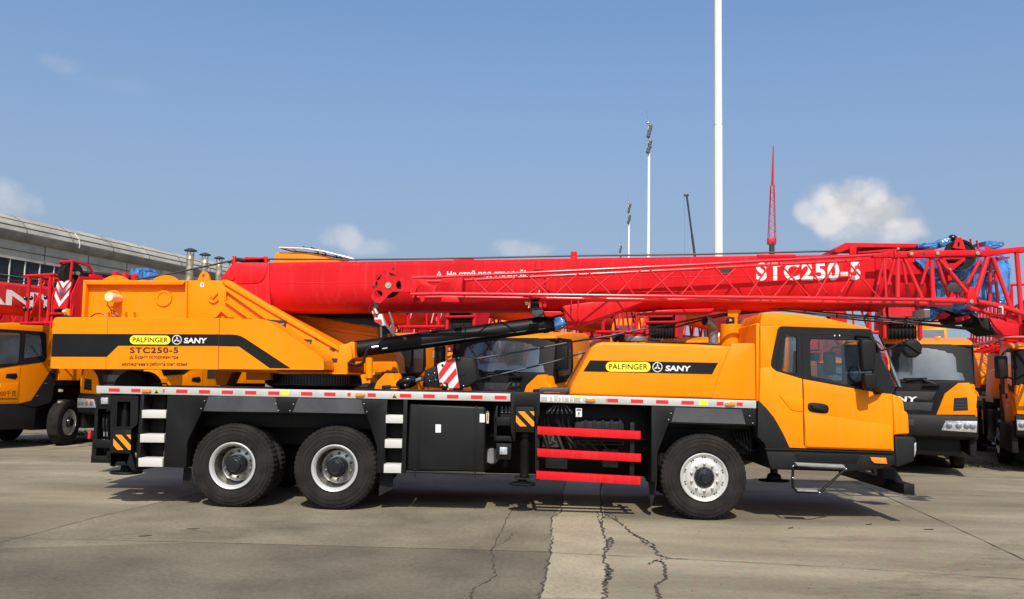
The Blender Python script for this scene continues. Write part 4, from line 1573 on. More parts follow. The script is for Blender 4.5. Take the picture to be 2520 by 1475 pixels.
# --- slewing platform
mb = MB()
c = P(Z3(950, 1410), 1.25)
cxs = X(772, 935, 1.25)
z0, z1 = Zh(772, 948, 1.25), Zh(772, 922, 1.25)
mb.lathe((cxs, 1.25, 0), [(.55, z0 - .05), (.66, z0), (.66, z1), (.5, z1)], 'Z', 140)
for k in range(96):
    a = 2 * math.pi * k / 96
    mb.tube([(cxs + .665 * math.cos(a), 1.25 + .665 * math.sin(a), z0 + .01), (cxs + .665 * math.cos(a), 1.25 + .665 * math.sin(a), z1 - .01)], .011, 4)
part(mb, 'slewing_ring', 'hub')
mb = MB()
mb.slab([Z2(2100, 235), Z3(0, 1312), Z3(1250, 1345), Z3(1250, 1362), Z3(700, 1358), Z3(0, 1335)], .45, 2.2)
mb.slab([Z3(-60, 1320), Z3(130, 1325), Z3(60, 1470), Z3(-30, 1470)], .8, 1.2)
mb.slab([Z3(1380, 1370), Z3(1520, 1340), Z3(1520, 1365), Z3(1480, 1380), Z3(1480, 1440), Z3(1400, 1455)], .9, 1.4)
mb.slab([Z3(260, 1335), Z3(495, 1345), Z3(495, 1420), Z3(255, 1418)], .6, 1.0, .01)
part(mb, 'slewing_platform', 'yellow')
mb = MB()
mb.tube([P(Z3(1465, 1200), .9), P(Z3(1465, 1400), .9)], .05, 14)
mb.tube([P(Z3(1465, 1400), .9), P(Z3(1465, 1450), .9)], .02, 8)
part(mb, 'swing_motor', 'yellow')
# counterweight side cover
mb = MB()
mb.chamfer_up([Z1(516, 1150), Z1(535, 1118), Z1(560, 1110), Z1(2150, 1120), Z3(0, 815), Z3(390, 822), Z3(430, 826), Z3(470, 842), Z3(960, 1168), Z3(1000, 1200), Z3(1019, 1240), Z3(1021, 1315), Z3(1010, 1320),
         Z3(0, 1312), Z2(2135, 240), Z2(1030, 236), Z2(510, 231), Z2(494, 218), Z1(511, 1270)], -.03, .5, .085, 1)
cov = part(mb, 'side_cover', 'yellow')
mb = MB()
mb.slab([Z1(514, 1273), Z1(2140, 1279), Z3(0, 973), Z3(110, 973), Z3(160, 976), Z3(205, 988), Z3(255, 1015), Z3(697, 1305), Z3(492, 1303), Z3(190, 1090), Z3(0, 1087), Z1(2140, 1392), Z1(1157, 1390), Z2(1045, 116), Z2(500, 114)], -.0335, -.0285)
part(mb, 'cover_stripe', 'stripe', cov)
mb = MB()
mb.slab([Z1(2147, 1122), Z1(2151, 1122), Z2(2139, 238), Z2(2135, 238)], -.036, -.0325)
mb.slab([Z1(1054, 1120), Z1(1057, 1120), Z2(1036, 234), Z2(1033, 234)], -.0335, -.0325)
part(mb, 'cover_gap', 'brown', cov)
pill_logo(cov, Z1, 1272, 1668, 1290, 1376, (1733, 1332), 47, 1800, 2030, 1312, 1366, -.034, dy=2)
mb = MB()
put_text(mb, 'STC250-5', rect_map(Z2(1273, 81), Z2(1746, 80), Z2(1746, 22), Z2(1273, 23), -.034), .03, 0, 1.15)
put_text(mb, 'Будьте осторожны при', rect_map(Z2(1323, 143), Z2(1746, 143), Z2(1746, 99), Z2(1323, 99), -.034), .012)
put_text(mb, 'нахождении в рабочей зоне крана', rect_map(Z2(1197, 211), Z2(1833, 212), Z2(1833, 168), Z2(1197, 167), -.034), .012)
warn_triangle(mb, Z2(1288, 124), 6.3, -.033)
part(mb, 'cover_lettering', 'brown', cov)
# far counterweight and tail
mb = MB()
mb.slab([Z1(516, 1150), Z1(560, 1110), Z3(390, 822), Z3(1019, 1240), Z3(1021, 1320), Z2(510, 231)], 2.0, 2.48, .03)
mb.slab([Z1(560, 1130), Z1(1600, 1130), Z2(1600, 225), Z2(540, 225)], .5, 2.0, .02)
part(mb, 'counterweight', 'yellow')
mb = MB()
c = P(Z1(658, 1100), .6)
mb.lathe((c.x, .6, c.z), [(0, -.06), (.05, -.06), (.055, -.01), (.05, 0), (0, 0)], 'Z', 16)
bc = part(mb, 'beacon', 'black')
mb = MB()
mb.lathe((c.x, .6, c.z), [(0, .0), (.04, .0), (.042, .07), (.036, .10), (0, .105)], 'Z', 16)
part(mb, 'beacon_lens', 'lampo', bc)
mb = MB()
mb.ball(P(Z1(628, 1055), .5), .027, sub=2)
part(mb, 'beacon_knob', 'cream', bc)
mb = MB()
mb.slab([Z1(575, 1112), Z1(600, 1090), Z1(690, 1100), Z1(690, 1125)], .5, .7)
part(mb, 'beacon_bracket', 'black', bc)
# winch housing
wh = empty('winch_housing', P(Z1(1300, 1100), .7), crane)
mb = MB()
mb.slab([Z1(830, 790), Z1(1800, 790), Z1(1815, 755), Z1(1830, 1130), Z1(800, 1130)], .70, .74)
part(mb, 'housing_panel', 'yellow', wh)
mb = MB()
mb.slab([Z1(815, 746), Z1(1825, 750), Z1(1790, 792), Z1(842, 790)], .60, .72, .008)
mb.slab([Z1(815, 746), Z1(842, 790), Z1(822, 1125), Z1(795, 1125)], .60, .72, .008)
mb.slab([Z1(1040, 1115), Z1(1052, 1060), Z1(1058, 1115)], .62, .70)
mb.slab([Z1(1200, 1115), Z1(1220, 1060), Z1(1226, 1115)], .62, .70)
mb.slab([Z1(1285, 1115), Z1(1305, 1060), Z1(1310, 1115)], .62, .70)
part(mb, 'housing_frame', 'yellow', wh)
mb = MB()
mb.slab([Z1(830, 800), Z1(1820, 800), Z1(1830, 1130), Z1(800, 1130)], 1.70, 1.74)
part(mb, 'housing_panel', 'yellow', wh)
for cx_, r_ in ((1110, 85), (1605, 80)):
    mb = MB()
    c = P(Z1(cx_, 925), .69)
    rr = r_ * .2512 / 180
    mb.lathe((c.x, .69, c.z), [(rr * .70, .0), (rr * .72, -.012), (rr, -.012), (rr, .012)], 'Y', 40)
    for k in range(8):
        a = 2 * math.pi * k / 8
        mb.lathe((c.x + rr * 1.1 * math.cos(a), .70, c.z + rr * 1.1 * math.sin(a)), [(0, -.012), (.008, -.01), (.009, .01)], 'Y', 8)
    part(mb, 'bearing_cover', 'yellow', wh)
for cx_ in (1127, 1615):
    mb = MB()
    c = P(Z1(cx_, 893), 1.0)
    mb.lathe((c.x, 1.0, c.z), [(0, 0), (.285, 0), (.285, .02), (.2, .03), (.2, .6), (.285, .61), (.285, .63), (0, .63)], 'Y', 56)
    part(mb, 'winch_drum', 'yellow', wh)
mb = MB()
c = P(Z1(1065, 912), .42)
mb.lathe((c.x, .42, c.z), [(0, 0), (.058, 0), (.066, .012), (.068, .13), (.06, .14), (.06, .28)], 'Y', 32)
wm = part(mb, 'winch_motor', 'cream', wh)
mb = MB()
mb.tube([P(Z1(*p), .58) for p in ((1055, 960), (1058, 1000), (1085, 1035), (1130, 1065), (1158, 1090), (1150, 1110), (1110, 1100), (1090, 1060), (1085, 1030))], .007, 6)
mb.tube([P(Z1(*p), .60) for p in ((885, 1110), (930, 1080), (975, 1072), (1020, 1085), (1045, 1110))], .010, 6)
part(mb, 'motor_cable', 'brown', wh)
# turntable side plates
tp = empty('turntable', (cxs, 1.25, z1), crane)
for y_, nm in ((.56, 'near'), (1.72, 'far')):
    mb = MB()
    mb.slab([Z1(1822, 750), Z1(2210, 753), Z3(75, 440), Z3(1165, 1088), Z3(1200, 1066), Z3(1262, 1070), Z3(1290, 1110), Z3(1298, 1205), Z3(1250, 1250), Z3(1250, 1350), Z3(1155, 1350),
             Z3(1100, 1340), Z1(1822, 1130)], y_, y_ + .06, .006)
    part(mb, 'side_plate', 'yellow', tp)
mb = MB()
mb.slab([Z3(75, 438), Z3(640, 790), Z3(1165, 1088), Z3(1163, 1100), Z3(640, 803), Z3(72, 450)], .58, 2.0, .004)
mb.slab([Z3(20, 438), Z3(75, 438), Z3(640, 790), Z3(1165, 1088), Z3(1163, 1132), Z3(640, 836), Z3(45, 482)], .525, .58, .006)
part(mb, 'top_flange', 'yellow', tp)
mb = MB()
mb.slab([Z1(2203, 845), Z1(2215, 845), Z3(470, 822), Z3(455, 826)], .50, .57)
mb.slab([Z1(2196, 955), Z1(2205, 940), Z3(300, 812), Z3(280, 815)], .50, .57)
mb.slab([Z1(2200, 845), Z1(2215, 845), Z1(2212, 950), Z1(2196, 955)], .50, .57)
mb.slab([Z1(2075, 1110), Z1(2162, 1030), Z1(2280, 1112), Z1(2240, 1112), Z1(2165, 1055), Z1(2115, 1112)], .50, .57)
mb.slab([Z1(1818, 752), Z1(1832, 752), Z1(1826, 1115), Z1(1812, 1115)], .52, .57)
part(mb, 'plate_rib', 'yellow', tp)
mb = MB()
for q in ([(470, 826), (655, 838), (640, 935)], [(747, 1014), (902, 1022), (885, 1106)], [(990, 1203), (1154, 1207), (1150, 1240), (1015, 1238)], [(925, 1003), (958, 1010), (955, 1030)], [(1070, 1108), (1138, 1108), (1120, 1140)]):
    mb.slab([Z3(*p) for p in q], .545, .562)
part(mb, 'plate_opening', 'inside', tp)
mb = MB()
for q in [(560, 872), (580, 873), (600, 874), (620, 872), (597, 903), (615, 903), (820, 1053), (838, 1054), (856, 1055), (874, 1054), (860, 1082), (1030, 1298), (1055, 1298), (1080, 1299), (1050, 1330), (1080, 1330)]:
    mb.lathe(P(Z3(*q), .542), [(0, -.003), (.012, -.002), (.012, .004)], 'Y', 10)
part(mb, 'rivet', 'yellow', tp)
mb = MB()
c = P(Z1(2090, 920), .55)
mb.tube([P(Z1(2090 + 46 * math.cos(R(t)), 920 + 46 * math.sin(R(t))), .54) for t in range(20, 200, 15)], .012, 8)
mb.tube([P(Z1(2062, 895), .54), P(Z1(2085, 925), .54), P(Z1(2130, 875), .54)], .01, 8)
part(mb, 'pin_keeper', 'yellow', tp)
mb = MB()
o = [Z1(1935, 752), Z1(1955, 700), Z1(1970, 675), Z1(1998, 664), Z1(2028, 675), Z1(2042, 700), Z1(2055, 752)]
mb.slab_holes(o, [[Z1(*p) for p in ngon(1998, 708, 18, 20, 16)]], .56, .62)
part(mb, 'lifting_lug', 'yellow', tp)
mb = MB()
mb.slab([Z1(1962, 772), Z1(1998, 773), Z1(1997, 817), Z1(1961, 816)], .553, .561)
st = part(mb, 'white_sticker', 'letter', tp)
mb = MB()
mb.tube([P(Z1(1971, 782), .55), P(Z1(1979, 795), .55), P(Z1(1988, 782), .55)], .004, 4)
mb.tube([P(Z1(1979, 795), .55), P(Z1(1979, 808), .55)], .004, 4)
part(mb, 'sticker_print', 'stripe', tp)
mb = MB()
mb.slab([Z3(1165, 1110), Z3(1185, 1075), Z3(1250, 1062), Z3(1290, 1045), Z3(1320, 1045), Z3(1325, 1200), Z3(1300, 1215), Z3(1170, 1180)], .95, 1.45, .01)
mb.slab([Z3(960, 1000), Z3(1050, 1005), Z3(1165, 1085), Z3(1165, 1110), Z3(960, 1040)], 1.5, 1.6)
part(mb, 'cylinder_mount', 'yellow', tp)

# --- operator's cab on the far side of the boom
oc = empty('operator_cab', P(Z3(1100, 1340), 2.1), crane)
mb = MB()
mb.slab([Z3(525, 270), Z3(530, 215), Z3(542, 178), Z3(568, 163), Z3(740, 165), Z3(900, 172), Z3(1060, 205), Z3(1285, 255), Z3(1300, 300), Z3(760, 300), Z3(700, 340), Z3(700, 760), Z3(840, 790), Z3(1555, 905),
         Z3(1565, 1000), Z3(1730, 1180), Z3(1745, 1350), Z3(560, 1350)], 1.72, 2.46, .03, 2)
part(mb, 'cab_body', 'yellow', oc)
mb = MB()
mb.slab([Z3(705, 305), Z3(1300, 302), Z3(1500, 760), Z3(1665, 960), Z3(1570, 995), Z3(1553, 895), Z3(840, 782), Z3(705, 752)], 1.75, 2.43)
part(mb, 'cab_glazing', 'darkglass', oc)
mb = MB()
mb.slab([Z3(1295, 300), Z3(1315, 300), Z3(1520, 760), Z3(1672, 955), Z3(1655, 965), Z3(1500, 765)], 1.70, 1.76)
part(mb, 'cab_pillar', 'black', oc)
mb = MB()
mb.slab([Z3(950, 890), Z3(1555, 960), Z3(1560, 1000), Z3(1050, 930)], 1.69, 1.73, .01)
part(mb, 'cab_crease', 'yellow', oc)
rk = empty('roof_guard', P(Z3(900, 160), 2.0), oc)
mb = MB()
for y_ in (1.66, 2.4):
    mb.tube([P(Z3(*p), y_) for p in ((585, 122), (840, 131), (1010, 158), (1180, 200), (1290, 228), (1345, 248))], .013, 8)
mb.tube([P(Z3(585, 122), 1.66), P(Z3(600, 122), 2.4)], .016, 8)
for p in ((840, 131), (1010, 158), (1180, 200)):
    mb.tube([P(Z3(*p), 1.66), P(Z3(*p), 2.4)], .010, 8)
for yy in (2.05,):
    mb.tube([P(Z3(*p), yy) for p in ((840, 131), (1010, 158), (1180, 200), (1345, 248))], .012, 6)
part(mb, 'guard_rail', 'rack', rk)
mb = MB()
mb.tube([P(Z3(*p), 1.75) for p in ((590, 124), (700, 155), (960, 180), (1290, 245))], .012, 6)
for p in ((965, 165), (1040, 178), (1150, 205), (1260, 232)):
    mb.tube([P(Z3(p[0] - 40, p[1] - 18), 1.70), P(Z3(p[0], p[1]), 1.72), P(Z3(p[0], p[1] + 25), 1.75)], .011, 6)
for p in ((815, 112), (890, 120)):
    mb.tube([P(Z3(*p), 2.3), P(Z3(p[0] + 60, p[1] + 22), 2.3)], .011, 6)
part(mb, 'guard_bracket', 'black', rk)
mb = MB()
mb.slab([Z3(702, 138), Z3(742, 140), Z3(742, 155), Z3(702, 153)], 1.68, 1.72)
mb.slab([Z3(1165, 198), Z3(1205, 205), Z3(1205, 220), Z3(1165, 213)], 1.68, 1.72)
part(mb, 'guard_clamp', 'white', rk)

# ================================================================== boom
YB, HB = 1.2, .37


def boom_profile(zt, zb, hw, yc):
    """flat top with chamfered corners, upright upper half, rounded lower half"""
    h = zt - zb
    zm = zb + h * .52
    pts = [(yc - hw + .05, zt), (yc - hw, zt - .06), (yc - hw, zm)]
    for k in range(1, 14):
        a = math.pi * k / 14
        # super-ellipse belly
        ca, sa = math.cos(a), math.sin(a)
        pts.append((yc - hw * math.copysign(abs(ca) ** .90, ca), zm - (zm - zb) * abs(sa) ** 1.0))
    pts += [(yc + hw, zm), (yc + hw, zt - .06), (yc + hw - .05, zt)]
    return pts


def boom_tube(mb_, secs, caps=True):
    rings = []
    for x, zt, zb, hw, yc in secs:
        rings.append([mb_.bm.verts.new((x, y, z)) for y, z in boom_profile(zt, zb, hw, yc)])
    n = len(rings[0])
    fs = []
    for A, B in zip(rings[:-1], rings[1:]):
        for k in range(n):
            j = (k + 1) % n
            fs.append(mb_.bm.faces.new((A[k], A[j], B[j], B[k])))
    if caps:
        fs.append(mb_.bm.faces.new(rings[0]))
        fs.append(mb_.bm.faces.new(rings[-1][::-1]))
    bmesh.ops.recalc_face_normals(mb_.bm, faces=fs)


YN = YB - HB
boom = empty('boom', P(Z3(115, 410), YB), crane)
bx0, bx1 = P(Z3(300, 270), YN), P(Z7(1400, 262), YN)
b0, b1 = P(Z3(640, 770), YB), P(Z5(2520, 752), YB)
slope_b = (b1.z - b0.z) / (b1.x - b0.x)
zbot = lambda x: b0.z + slope_b * (x - b0.x)
t0_, t1_ = P(Z3(470, 270), YN + .05), P(Z7(1380, 262), YN + .05)
slope_t = (t1_.z - t0_.z) / (t1_.x - t0_.x)
ztop = lambda x: t0_.z + slope_t * (x - t0_.x)
xa = P(Z3(300, 600), YN).x
xe = P(ZG(735, 500), YN).x
mb = MB()
boom_tube(mb, [(xa, ztop(xa), zbot(xa), HB, YB), (xe, ztop(xe), zbot(xe), HB, YB)])
part(mb, 'boom_section', 'red', boom)
mb = MB()
mb.slab([Z3(128, 270), Z3(150, 266), Z3(480, 268), Z3(500, 700), Z3(480, 760), Z3(400, 760), Z3(160, 560), Z3(0, 432), Z3(12, 420)], YN - .012, YB + HB + .012, .012, 2, True)
part(mb, 'boom_tail', 'red', boom)
mb = MB()
mb.slab([Z3(165, 296), Z3(470, 290), Z3(467, 320), Z3(455, 380), Z3(430, 430), Z3(395, 462), Z3(350, 472), Z3(175, 476), Z3(60, 470), Z3(35, 420)], YN - .026, YN - .01, .006)
part(mb, 'tail_plate', 'red', boom)
mb = MB()
c = P(Z3(115, 412), YN - .03)
mb.lathe((c.x, YN - .03, c.z), [(.036, -.012), (.048, -.012), (.048, .01)], 'Y', 28)
part(mb, 'pivot_ring', 'red', boom)
mb = MB()
mb.lathe((c.x, YN - .03, c.z), [(0, -.002), (.036, -.004), (.036, .01)], 'Y', 28)
part(mb, 'pivot_bore', 'inside', boom)
mb = MB()   # weld seam along the bend
mb.tube([P(Z3(350, 474), YN), P(Z3(1500, 462), YN), P(Z5(200, 430), YN), P(Z5(2520, 408), YN), P(Z7(1400, 412), YN)], .005, 6)
mb.tube([P(Z5(1640, 556), YN - .004), P(Z5(2520, 550), YN - .004)], .004, 6)
part(mb, 'weld_seam', 'red_gloss', boom)
# collar and inner sections
mb = MB()
xc0, xc1 = P(ZG(735, 500), YN).x, P(ZG(885, 500), YN).x
boom_tube(mb, [(xc0 - .02, ztop(xc0) + .012, zbot(xc0) - .012, HB + .02, YB), (xc1, ztop(xc1) + .012, zbot(xc1) - .012, HB + .02, YB)])
part(mb, 'boom_collar', 'red', boom)
mb = MB()
xi1 = P(ZG(1560, 500), YN).x
boom_tube(mb, [(xc1 - .05, ztop(xc1) - .06, zbot(xc1) + .05, HB - .05, YB), (xi1, ztop(xi1) - .06, zbot(xi1) + .05, HB - .05, YB)])
part(mb, 'inner_section', 'red', boom)
# boom head and its wrapping
mb = MB()
mb.slab([ZG(1450, 240), ZG(2050, 170), ZG(2300, 250), ZG(2330, 600), ZG(2250, 850), ZG(1950, 960), ZG(1550, 900), ZG(1480, 600)], .86, 1.54, .02)
part(mb, 'boom_head', 'red', boom)


def wrap_blob(px, y0, y1, jit, cuts=3, seed=1):
    jit *= .55
    """crumpled plastic film over a block"""
    m_ = MB()
    m_.slab(px, y0, y1, .06, 2, True)
    bmesh.ops.triangulate(m_.bm, faces=m_.bm.faces)
    bmesh.ops.subdivide_edges(m_.bm, edges=m_.bm.edges, cuts=cuts, use_grid_fill=True)
    rnd = random.Random(seed)
    for v in m_.bm.verts:
        v.co += Vector((rnd.uniform(-jit, jit), rnd.uniform(-jit, jit), rnd.uniform(-jit, jit)))
    return m_


for i, (q, ya, yb, j) in enumerate([
        ([ZG(1235, 150), ZG(1380, 122), ZG(1520, 115), ZG(1530, 190), ZG(1240, 190)], .8, 1.5, .012),
        ([ZG(1510, 110), ZG(1600, 55), ZG(1650, 70), ZG(1640, 150), ZG(1540, 170)], .7, 1.1, .012),
        ([ZG(1190, 330), ZG(1420, 315), ZG(1550, 330), ZG(1560, 560), ZG(1460, 590), ZG(1330, 470)], .82, .86, .012),
        ([ZG(2040, 110), ZG(2150, 105), ZG(2280, 115), ZG(2290, 150), ZG(2240, 200), ZG(2070, 205)], .9, 1.4, .015),
        ([ZG(2200, 240), ZG(2320, 260), ZG(2375, 440), ZG(2370, 740), ZG(2320, 880), ZG(2130, 870), ZG(2100, 700), ZG(2080, 400)], .72, 1.6, .022),
        ([ZG(1880, 190), ZG(2060, 180), ZG(2110, 380), ZG(2090, 860), ZG(1960, 880), ZG(1900, 700)], .78, 1.6, .02),
        ([ZG(1450, 560), ZG(1560, 420), ZG(1900, 430), ZG(1930, 900), ZG(1700, 960), ZG(1480, 900)], .80, 1.6, .02),
        ([ZG(1380, 930), ZG(1500, 920), ZG(1540, 980), ZG(1430, 1060), ZG(1390, 1040)], .95, 1.4, .015),
        ([ZG(1600, 930), ZG(1900, 920), ZG(1960, 1000), ZG(1750, 1010)], .95, 1.4, .02)]):
    part(wrap_blob(q, ya, yb, j, 3, i), 'plastic_wrap', 'blue', boom, angle=50)
mb = MB()
mb.slab([ZG(1310, 930), ZG(1390, 930), ZG(1392, 1030), ZG(1320, 1035)], .9, 1.3, .02)
part(mb, 'white_wrap', 'white', boom)
mb = MB()
for q in ([ZG(2040, 505), ZG(2145, 460)], [ZG(2070, 590), ZG(2175, 545)]):
    mb.tube([P(p, .68) for p in q], .016, 8)
part(mb, 'head_pin', 'chrome', boom)
# head sheave between its triangular plates
mb = MB()
c = P(ZG(1740, 275), .62)
rs = .205
mb.lathe((c.x, .60, c.z), [(0, 0), (rs * .82, 0), (rs * .86, -.015), (rs, -.02), (rs, 0), (rs * .94, .012), (rs, .03), (rs, .045), (0, .045)], 'Y', 56)
part(mb, 'sheave', 'rubber', boom)
mb = MB()
mb.ball(P(ZG(1655, 72), .75), .052, 1.1, 1, .9, 0, 3)
part(mb, 'rope_guide', 'hub', boom)
mb = MB()
o = [ZG(1700, 78), ZG(1725, 65), ZG(1762, 65), ZG(1775, 90), ZG(1815, 215), ZG(1660, 190)]
mb.slab_holes(o, [[ZG(*p) for p in ngon(1728, 150, 14, 32, 14)]], .54, .57)
mb.slab_holes([ZG(1530, 310), ZG(1810, 310), ZG(1812, 335), ZG(1700, 430), ZG(1648, 468), ZG(1622, 455), ZG(1620, 440), ZG(1560, 380)],
              [[ZG(1645, 325), ZG(1770, 325), ZG(1690, 372), ZG(1600, 385), ZG(1570, 330)]], .54, .57)
mb.slab([ZG(1870, 80), ZG(1882, 78), ZG(1902, 205), ZG(1885, 210)], .7, .73)
mb.slab([ZG(1948, 100), ZG(1962, 98), ZG(1982, 200), ZG(1962, 205)], .7, .73)
mb.slab([ZG(1600, 470), ZG(1655, 470), ZG(1650, 580), ZG(1600, 595)], .6, .8, .01)
part(mb, 'sheave_bracket', 'red', boom)
# lower dark parts hanging from the head; the first plate only stands in for shade
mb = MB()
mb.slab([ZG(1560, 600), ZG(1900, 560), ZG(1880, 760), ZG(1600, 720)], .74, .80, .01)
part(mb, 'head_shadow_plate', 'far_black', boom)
mb = wrap_blob([ZG(1650, 1010), ZG(1900, 990), ZG(2010, 1060), ZG(1880, 1110), ZG(1700, 1090)], .9, 1.4, .02, 2, 44)
part(mb, 'dark_wrap', 'rubber', boom, angle=20)
mb = MB()
mb.slab([ZG(1950, 1030), ZG(2100, 1040), ZG(2140, 1150), ZG(2230, 1240), ZG(2170, 1245), ZG(2000, 1140)], .8, 1.3, .02)
part(mb, 'rubber_buffer', 'rubber', boom)
mb = MB()
mb.slab([ZG(1480, 1000), ZG(1560, 960), ZG(1640, 1000), ZG(1560, 1050)], .9, 1.3, .01)
mb.slab([ZG(1690, 1040), ZG(1850, 1000), ZG(1880, 1040), ZG(1720, 1090)], .85, .9, .01)
part(mb, 'head_lug', 'red', boom)
# gear on top of the boom
mb = MB()
mb.slab([Z3(122, 205), Z3(150, 203), Z3(155, 300), Z3(130, 305)], .95, 1.0, .006)
mb.slab([Z3(238, 222), Z3(250, 212), Z3(430, 215), Z3(430, 232), Z3(240, 238)], 1.0, 1.3, .006)
mb.slab([Z3(425, 210), Z3(445, 203), Z3(462, 212), Z3(466, 265), Z3(440, 265)], .95, 1.0, .006)
mb.slab([Z3(120, 235), Z3(160, 235), Z3(160, 270), Z3(120, 270)], 1.35, 1.4)
mb.slab([Z5(1290, 225), Z5(1290, 165), Z5(1305, 152), Z5(1335, 152), Z5(1350, 165), Z5(1352, 232), Z5(1290, 235)], 1.0, 1.06, .01)
mb.slab([Z5(1290, 205), Z5(1345, 205), Z5(1345, 238), Z5(1290, 238)], .95, 1.3, .006)
part(mb, 'rope_guide_bracket', 'red', boom)
mb = MB()
mb.tube([P(Z3(160, 238), 1.1), P(Z3(240, 250), 1.1), P(Z3(440, 260), 1.1)], .03, 8)
part(mb, 'hose_bundle', 'matte', boom)
mb = MB()
mb.slab_holes([ZG(235, 200), ZG(362, 130), ZG(1232, 142), ZG(1232, 186), ZG(470, 182), ZG(300, 240), ZG(232, 242)], [], .88, 1.5)
mb.slab([ZG(412, 178), ZG(495, 178), ZG(492, 268), ZG(416, 268)], .84, .88, .004)
mb.slab([ZG(500, 240), ZG(960, 195), ZG(1000, 210), ZG(980, 230), ZG(520, 255)], .9, 1.4)
part(mb, 'head_guard_tray', 'red', boom)
mb = MB()
c = [(235 + 0, 372), (305, 372)]
sh = [(240 + 18 * math.cos(R(a)) + 0, 386 + 18 * math.sin(R(a))) for a in range(90, 271, 20)] + [(300 + 18 * math.cos(R(a)), 386 + 18 * math.sin(R(a))) for a in range(-90, 91, 20)]
sh2 = [(240 + 27 * math.cos(R(a)), 386 + 27 * math.sin(R(a))) for a in range(90, 271, 20)] + [(300 + 27 * math.cos(R(a)), 386 + 27 * math.sin(R(a))) for a in range(-90, 91, 20)]
mb.slab_holes([Z7(*p) for p in sh2], [[Z7(*p) for p in sh]], YN - .01, YN + .004)
part(mb, 'slot_rim', 'red', boom)
mb = MB()
mb.slab([Z7(*p) for p in sh], YN - .004, YN + .004)
part(mb, 'boom_slot', 'inside', boom)
mb = MB()
sh = [(510, 262), (790, 262), (802, 270), (795, 285), (525, 290), (512, 282)]
mb.slab([Z7(*p) for p in sh], YN + .01, YN + .06, .006)
part(mb, 'boom_pad', 'red', boom)
mb = MB()
for x0, x1 in ((890, 925), (1050, 1078)):
    mb.slab([Z5(x0, 385), Z5(x1, 383), Z5(x1, 560), Z5(x0, 560)], YN - .03, YN, .005)
for x in (940, 1010):
    mb.tube([P(Z5(x, 262), YN - .01), P(Z5(x + 3, 325), YN - .01)], .007, 6)
mb.slab([Z5(928, 325), Z5(1025, 325), Z5(1025, 338), Z5(928, 340)], YN - .02, YN, .003)
mb.slab([Z5(1290, 240), Z5(1300, 240), Z5(1300, 740), Z5(1290, 740)], YN - .012, YN)
part(mb, 'boom_stiffener', 'red', boom)
mb = MB()
for x, ys in ((920, (405, 450, 505, 535)), (1035, (405, 455, 500, 535)), (1060, (455, 535))):
    for y in ys:
        mb.lathe(P(Z5(x, y), YN - .034), [(0, 0), (.008, .001), (.008, .01)], 'Y', 8)
for q in ((1700, 325, Z3), (1508, 502, Z3)):
    mb.lathe(P(q[2](q[0], q[1]), YN - .006), [(0, 0), (.018, .0), (.018, .01)], 'Y', 14)
part(mb, 'bolt_hole', 'inside', boom)
mb = MB()
put_text(mb, 'Не стой под стрелой!', rect_map(Z5(76, 428), Z5(848, 415), Z5(848, 338), Z5(76, 352), YN - .003), .03)
warn_triangle(mb, Z3(2150, 380), 7, YN - .001)
part(mb, 'boom_lettering', 'letter', boom)
mb = MB()
put_text(mb, 'STC250-5', rect_map(Z7(498, 462), Z7(1286, 458), Z7(1286, 318), Z7(498, 326), YN - .003), .036, 0, 1.12)
part(mb, 'boom_lettering', 'letter', boom)
# foot of the lift cylinder under the boom
mb = MB()
for y_ in (.92, 1.40):
    mb.slab([Z5(1205, 700), Z5(1235, 690), Z5(1600, 640), Z5(2015, 648), Z5(1690, 770), Z5(1300, 905), Z5(1265, 905), Z5(1255, 860), Z5(1225, 770)], y_, y_ + .06, .006)
mb.slab([Z5(1355, 640), Z5(1370, 640), Z5(1370, 880), Z5(1360, 880)], .89, .93)
mb.slab([Z5(1300, 905), Z5(1690, 770), Z5(2015, 648), Z5(2015, 660), Z5(1690, 785), Z5(1300, 915)], .94, 1.42)
mb.slab([Z5(1020, 745), Z5(1190, 745), Z5(1225, 770), Z5(1100, 800), Z5(1040, 795)], .96, 1.38, .01)
part(mb, 'cylinder_bracket', 'red', boom)
mb = MB()
mb.slab([ZE(900, 185), ZE(1000, 178), ZE(1760, 150), ZE(1760, 208), ZE(640, 222)], .93, 1.47, .02)
part(mb, 'boom_rest_pad', 'red', boom)

# lift cylinder
cyl = empty('lift_cylinder', P(Z3(1320, 1120), YB), crane)
c0, c1 = P(Z3(1318, 1120), YB), P(Z5(1125, 862), YB)
mb = MB()
mb.tube([c0, c1], .118, 36)
part(mb, 'cylinder_barrel', 'black', cyl)
mb = MB()
d_ = (c1 - c0).normalized()
for t, hw, r_ in ((.02, .02, .122), (.53, .03, .126), (.50, .015, .123), (.955, .04, .128)):
    p = c0.lerp(c1, t)
    mb.tube([p - d_ * hw, p + d_ * hw], r_, 36)
n_ = Vector((0, -1, 0))
p0, p1 = c0.lerp(c1, .14), c0.lerp(c1, .96)
mb.tube([p0 + Vector((0, -.10, -.07)), p1 + Vector((0, -.10, -.07))], .016, 8)
part(mb, 'cylinder_fitting', 'black', cyl)
part(wrap_blob([Z5(1125, 795), Z5(1180, 785), Z5(1240, 830), Z5(1265, 860), Z5(1240, 890), Z5(1190, 920), Z5(1140, 930), Z5(1128, 900)], .98, 1.36, .014, 3, 71), 'plastic_wrap', 'blue', cyl, angle=50)
mb = MB()
q = [Z3(1185, 1190), Z3(1235, 1220), Z3(1275, 1255), Z3(1330, 1275), Z3(1390, 1265), Z3(1420, 1235), Z3(1430, 1170), Z3(1450, 1120), Z3(1490, 1098)]
mb.tube([P(p, .95) for p in q], .022, 10)
part(mb, 'hydraulic_hose', 'matte', cyl)
mb = MB()
mb.tube([P(Z3(1490, 1098), .95), P(Z3(1555, 1090), .97)], .018, 10)
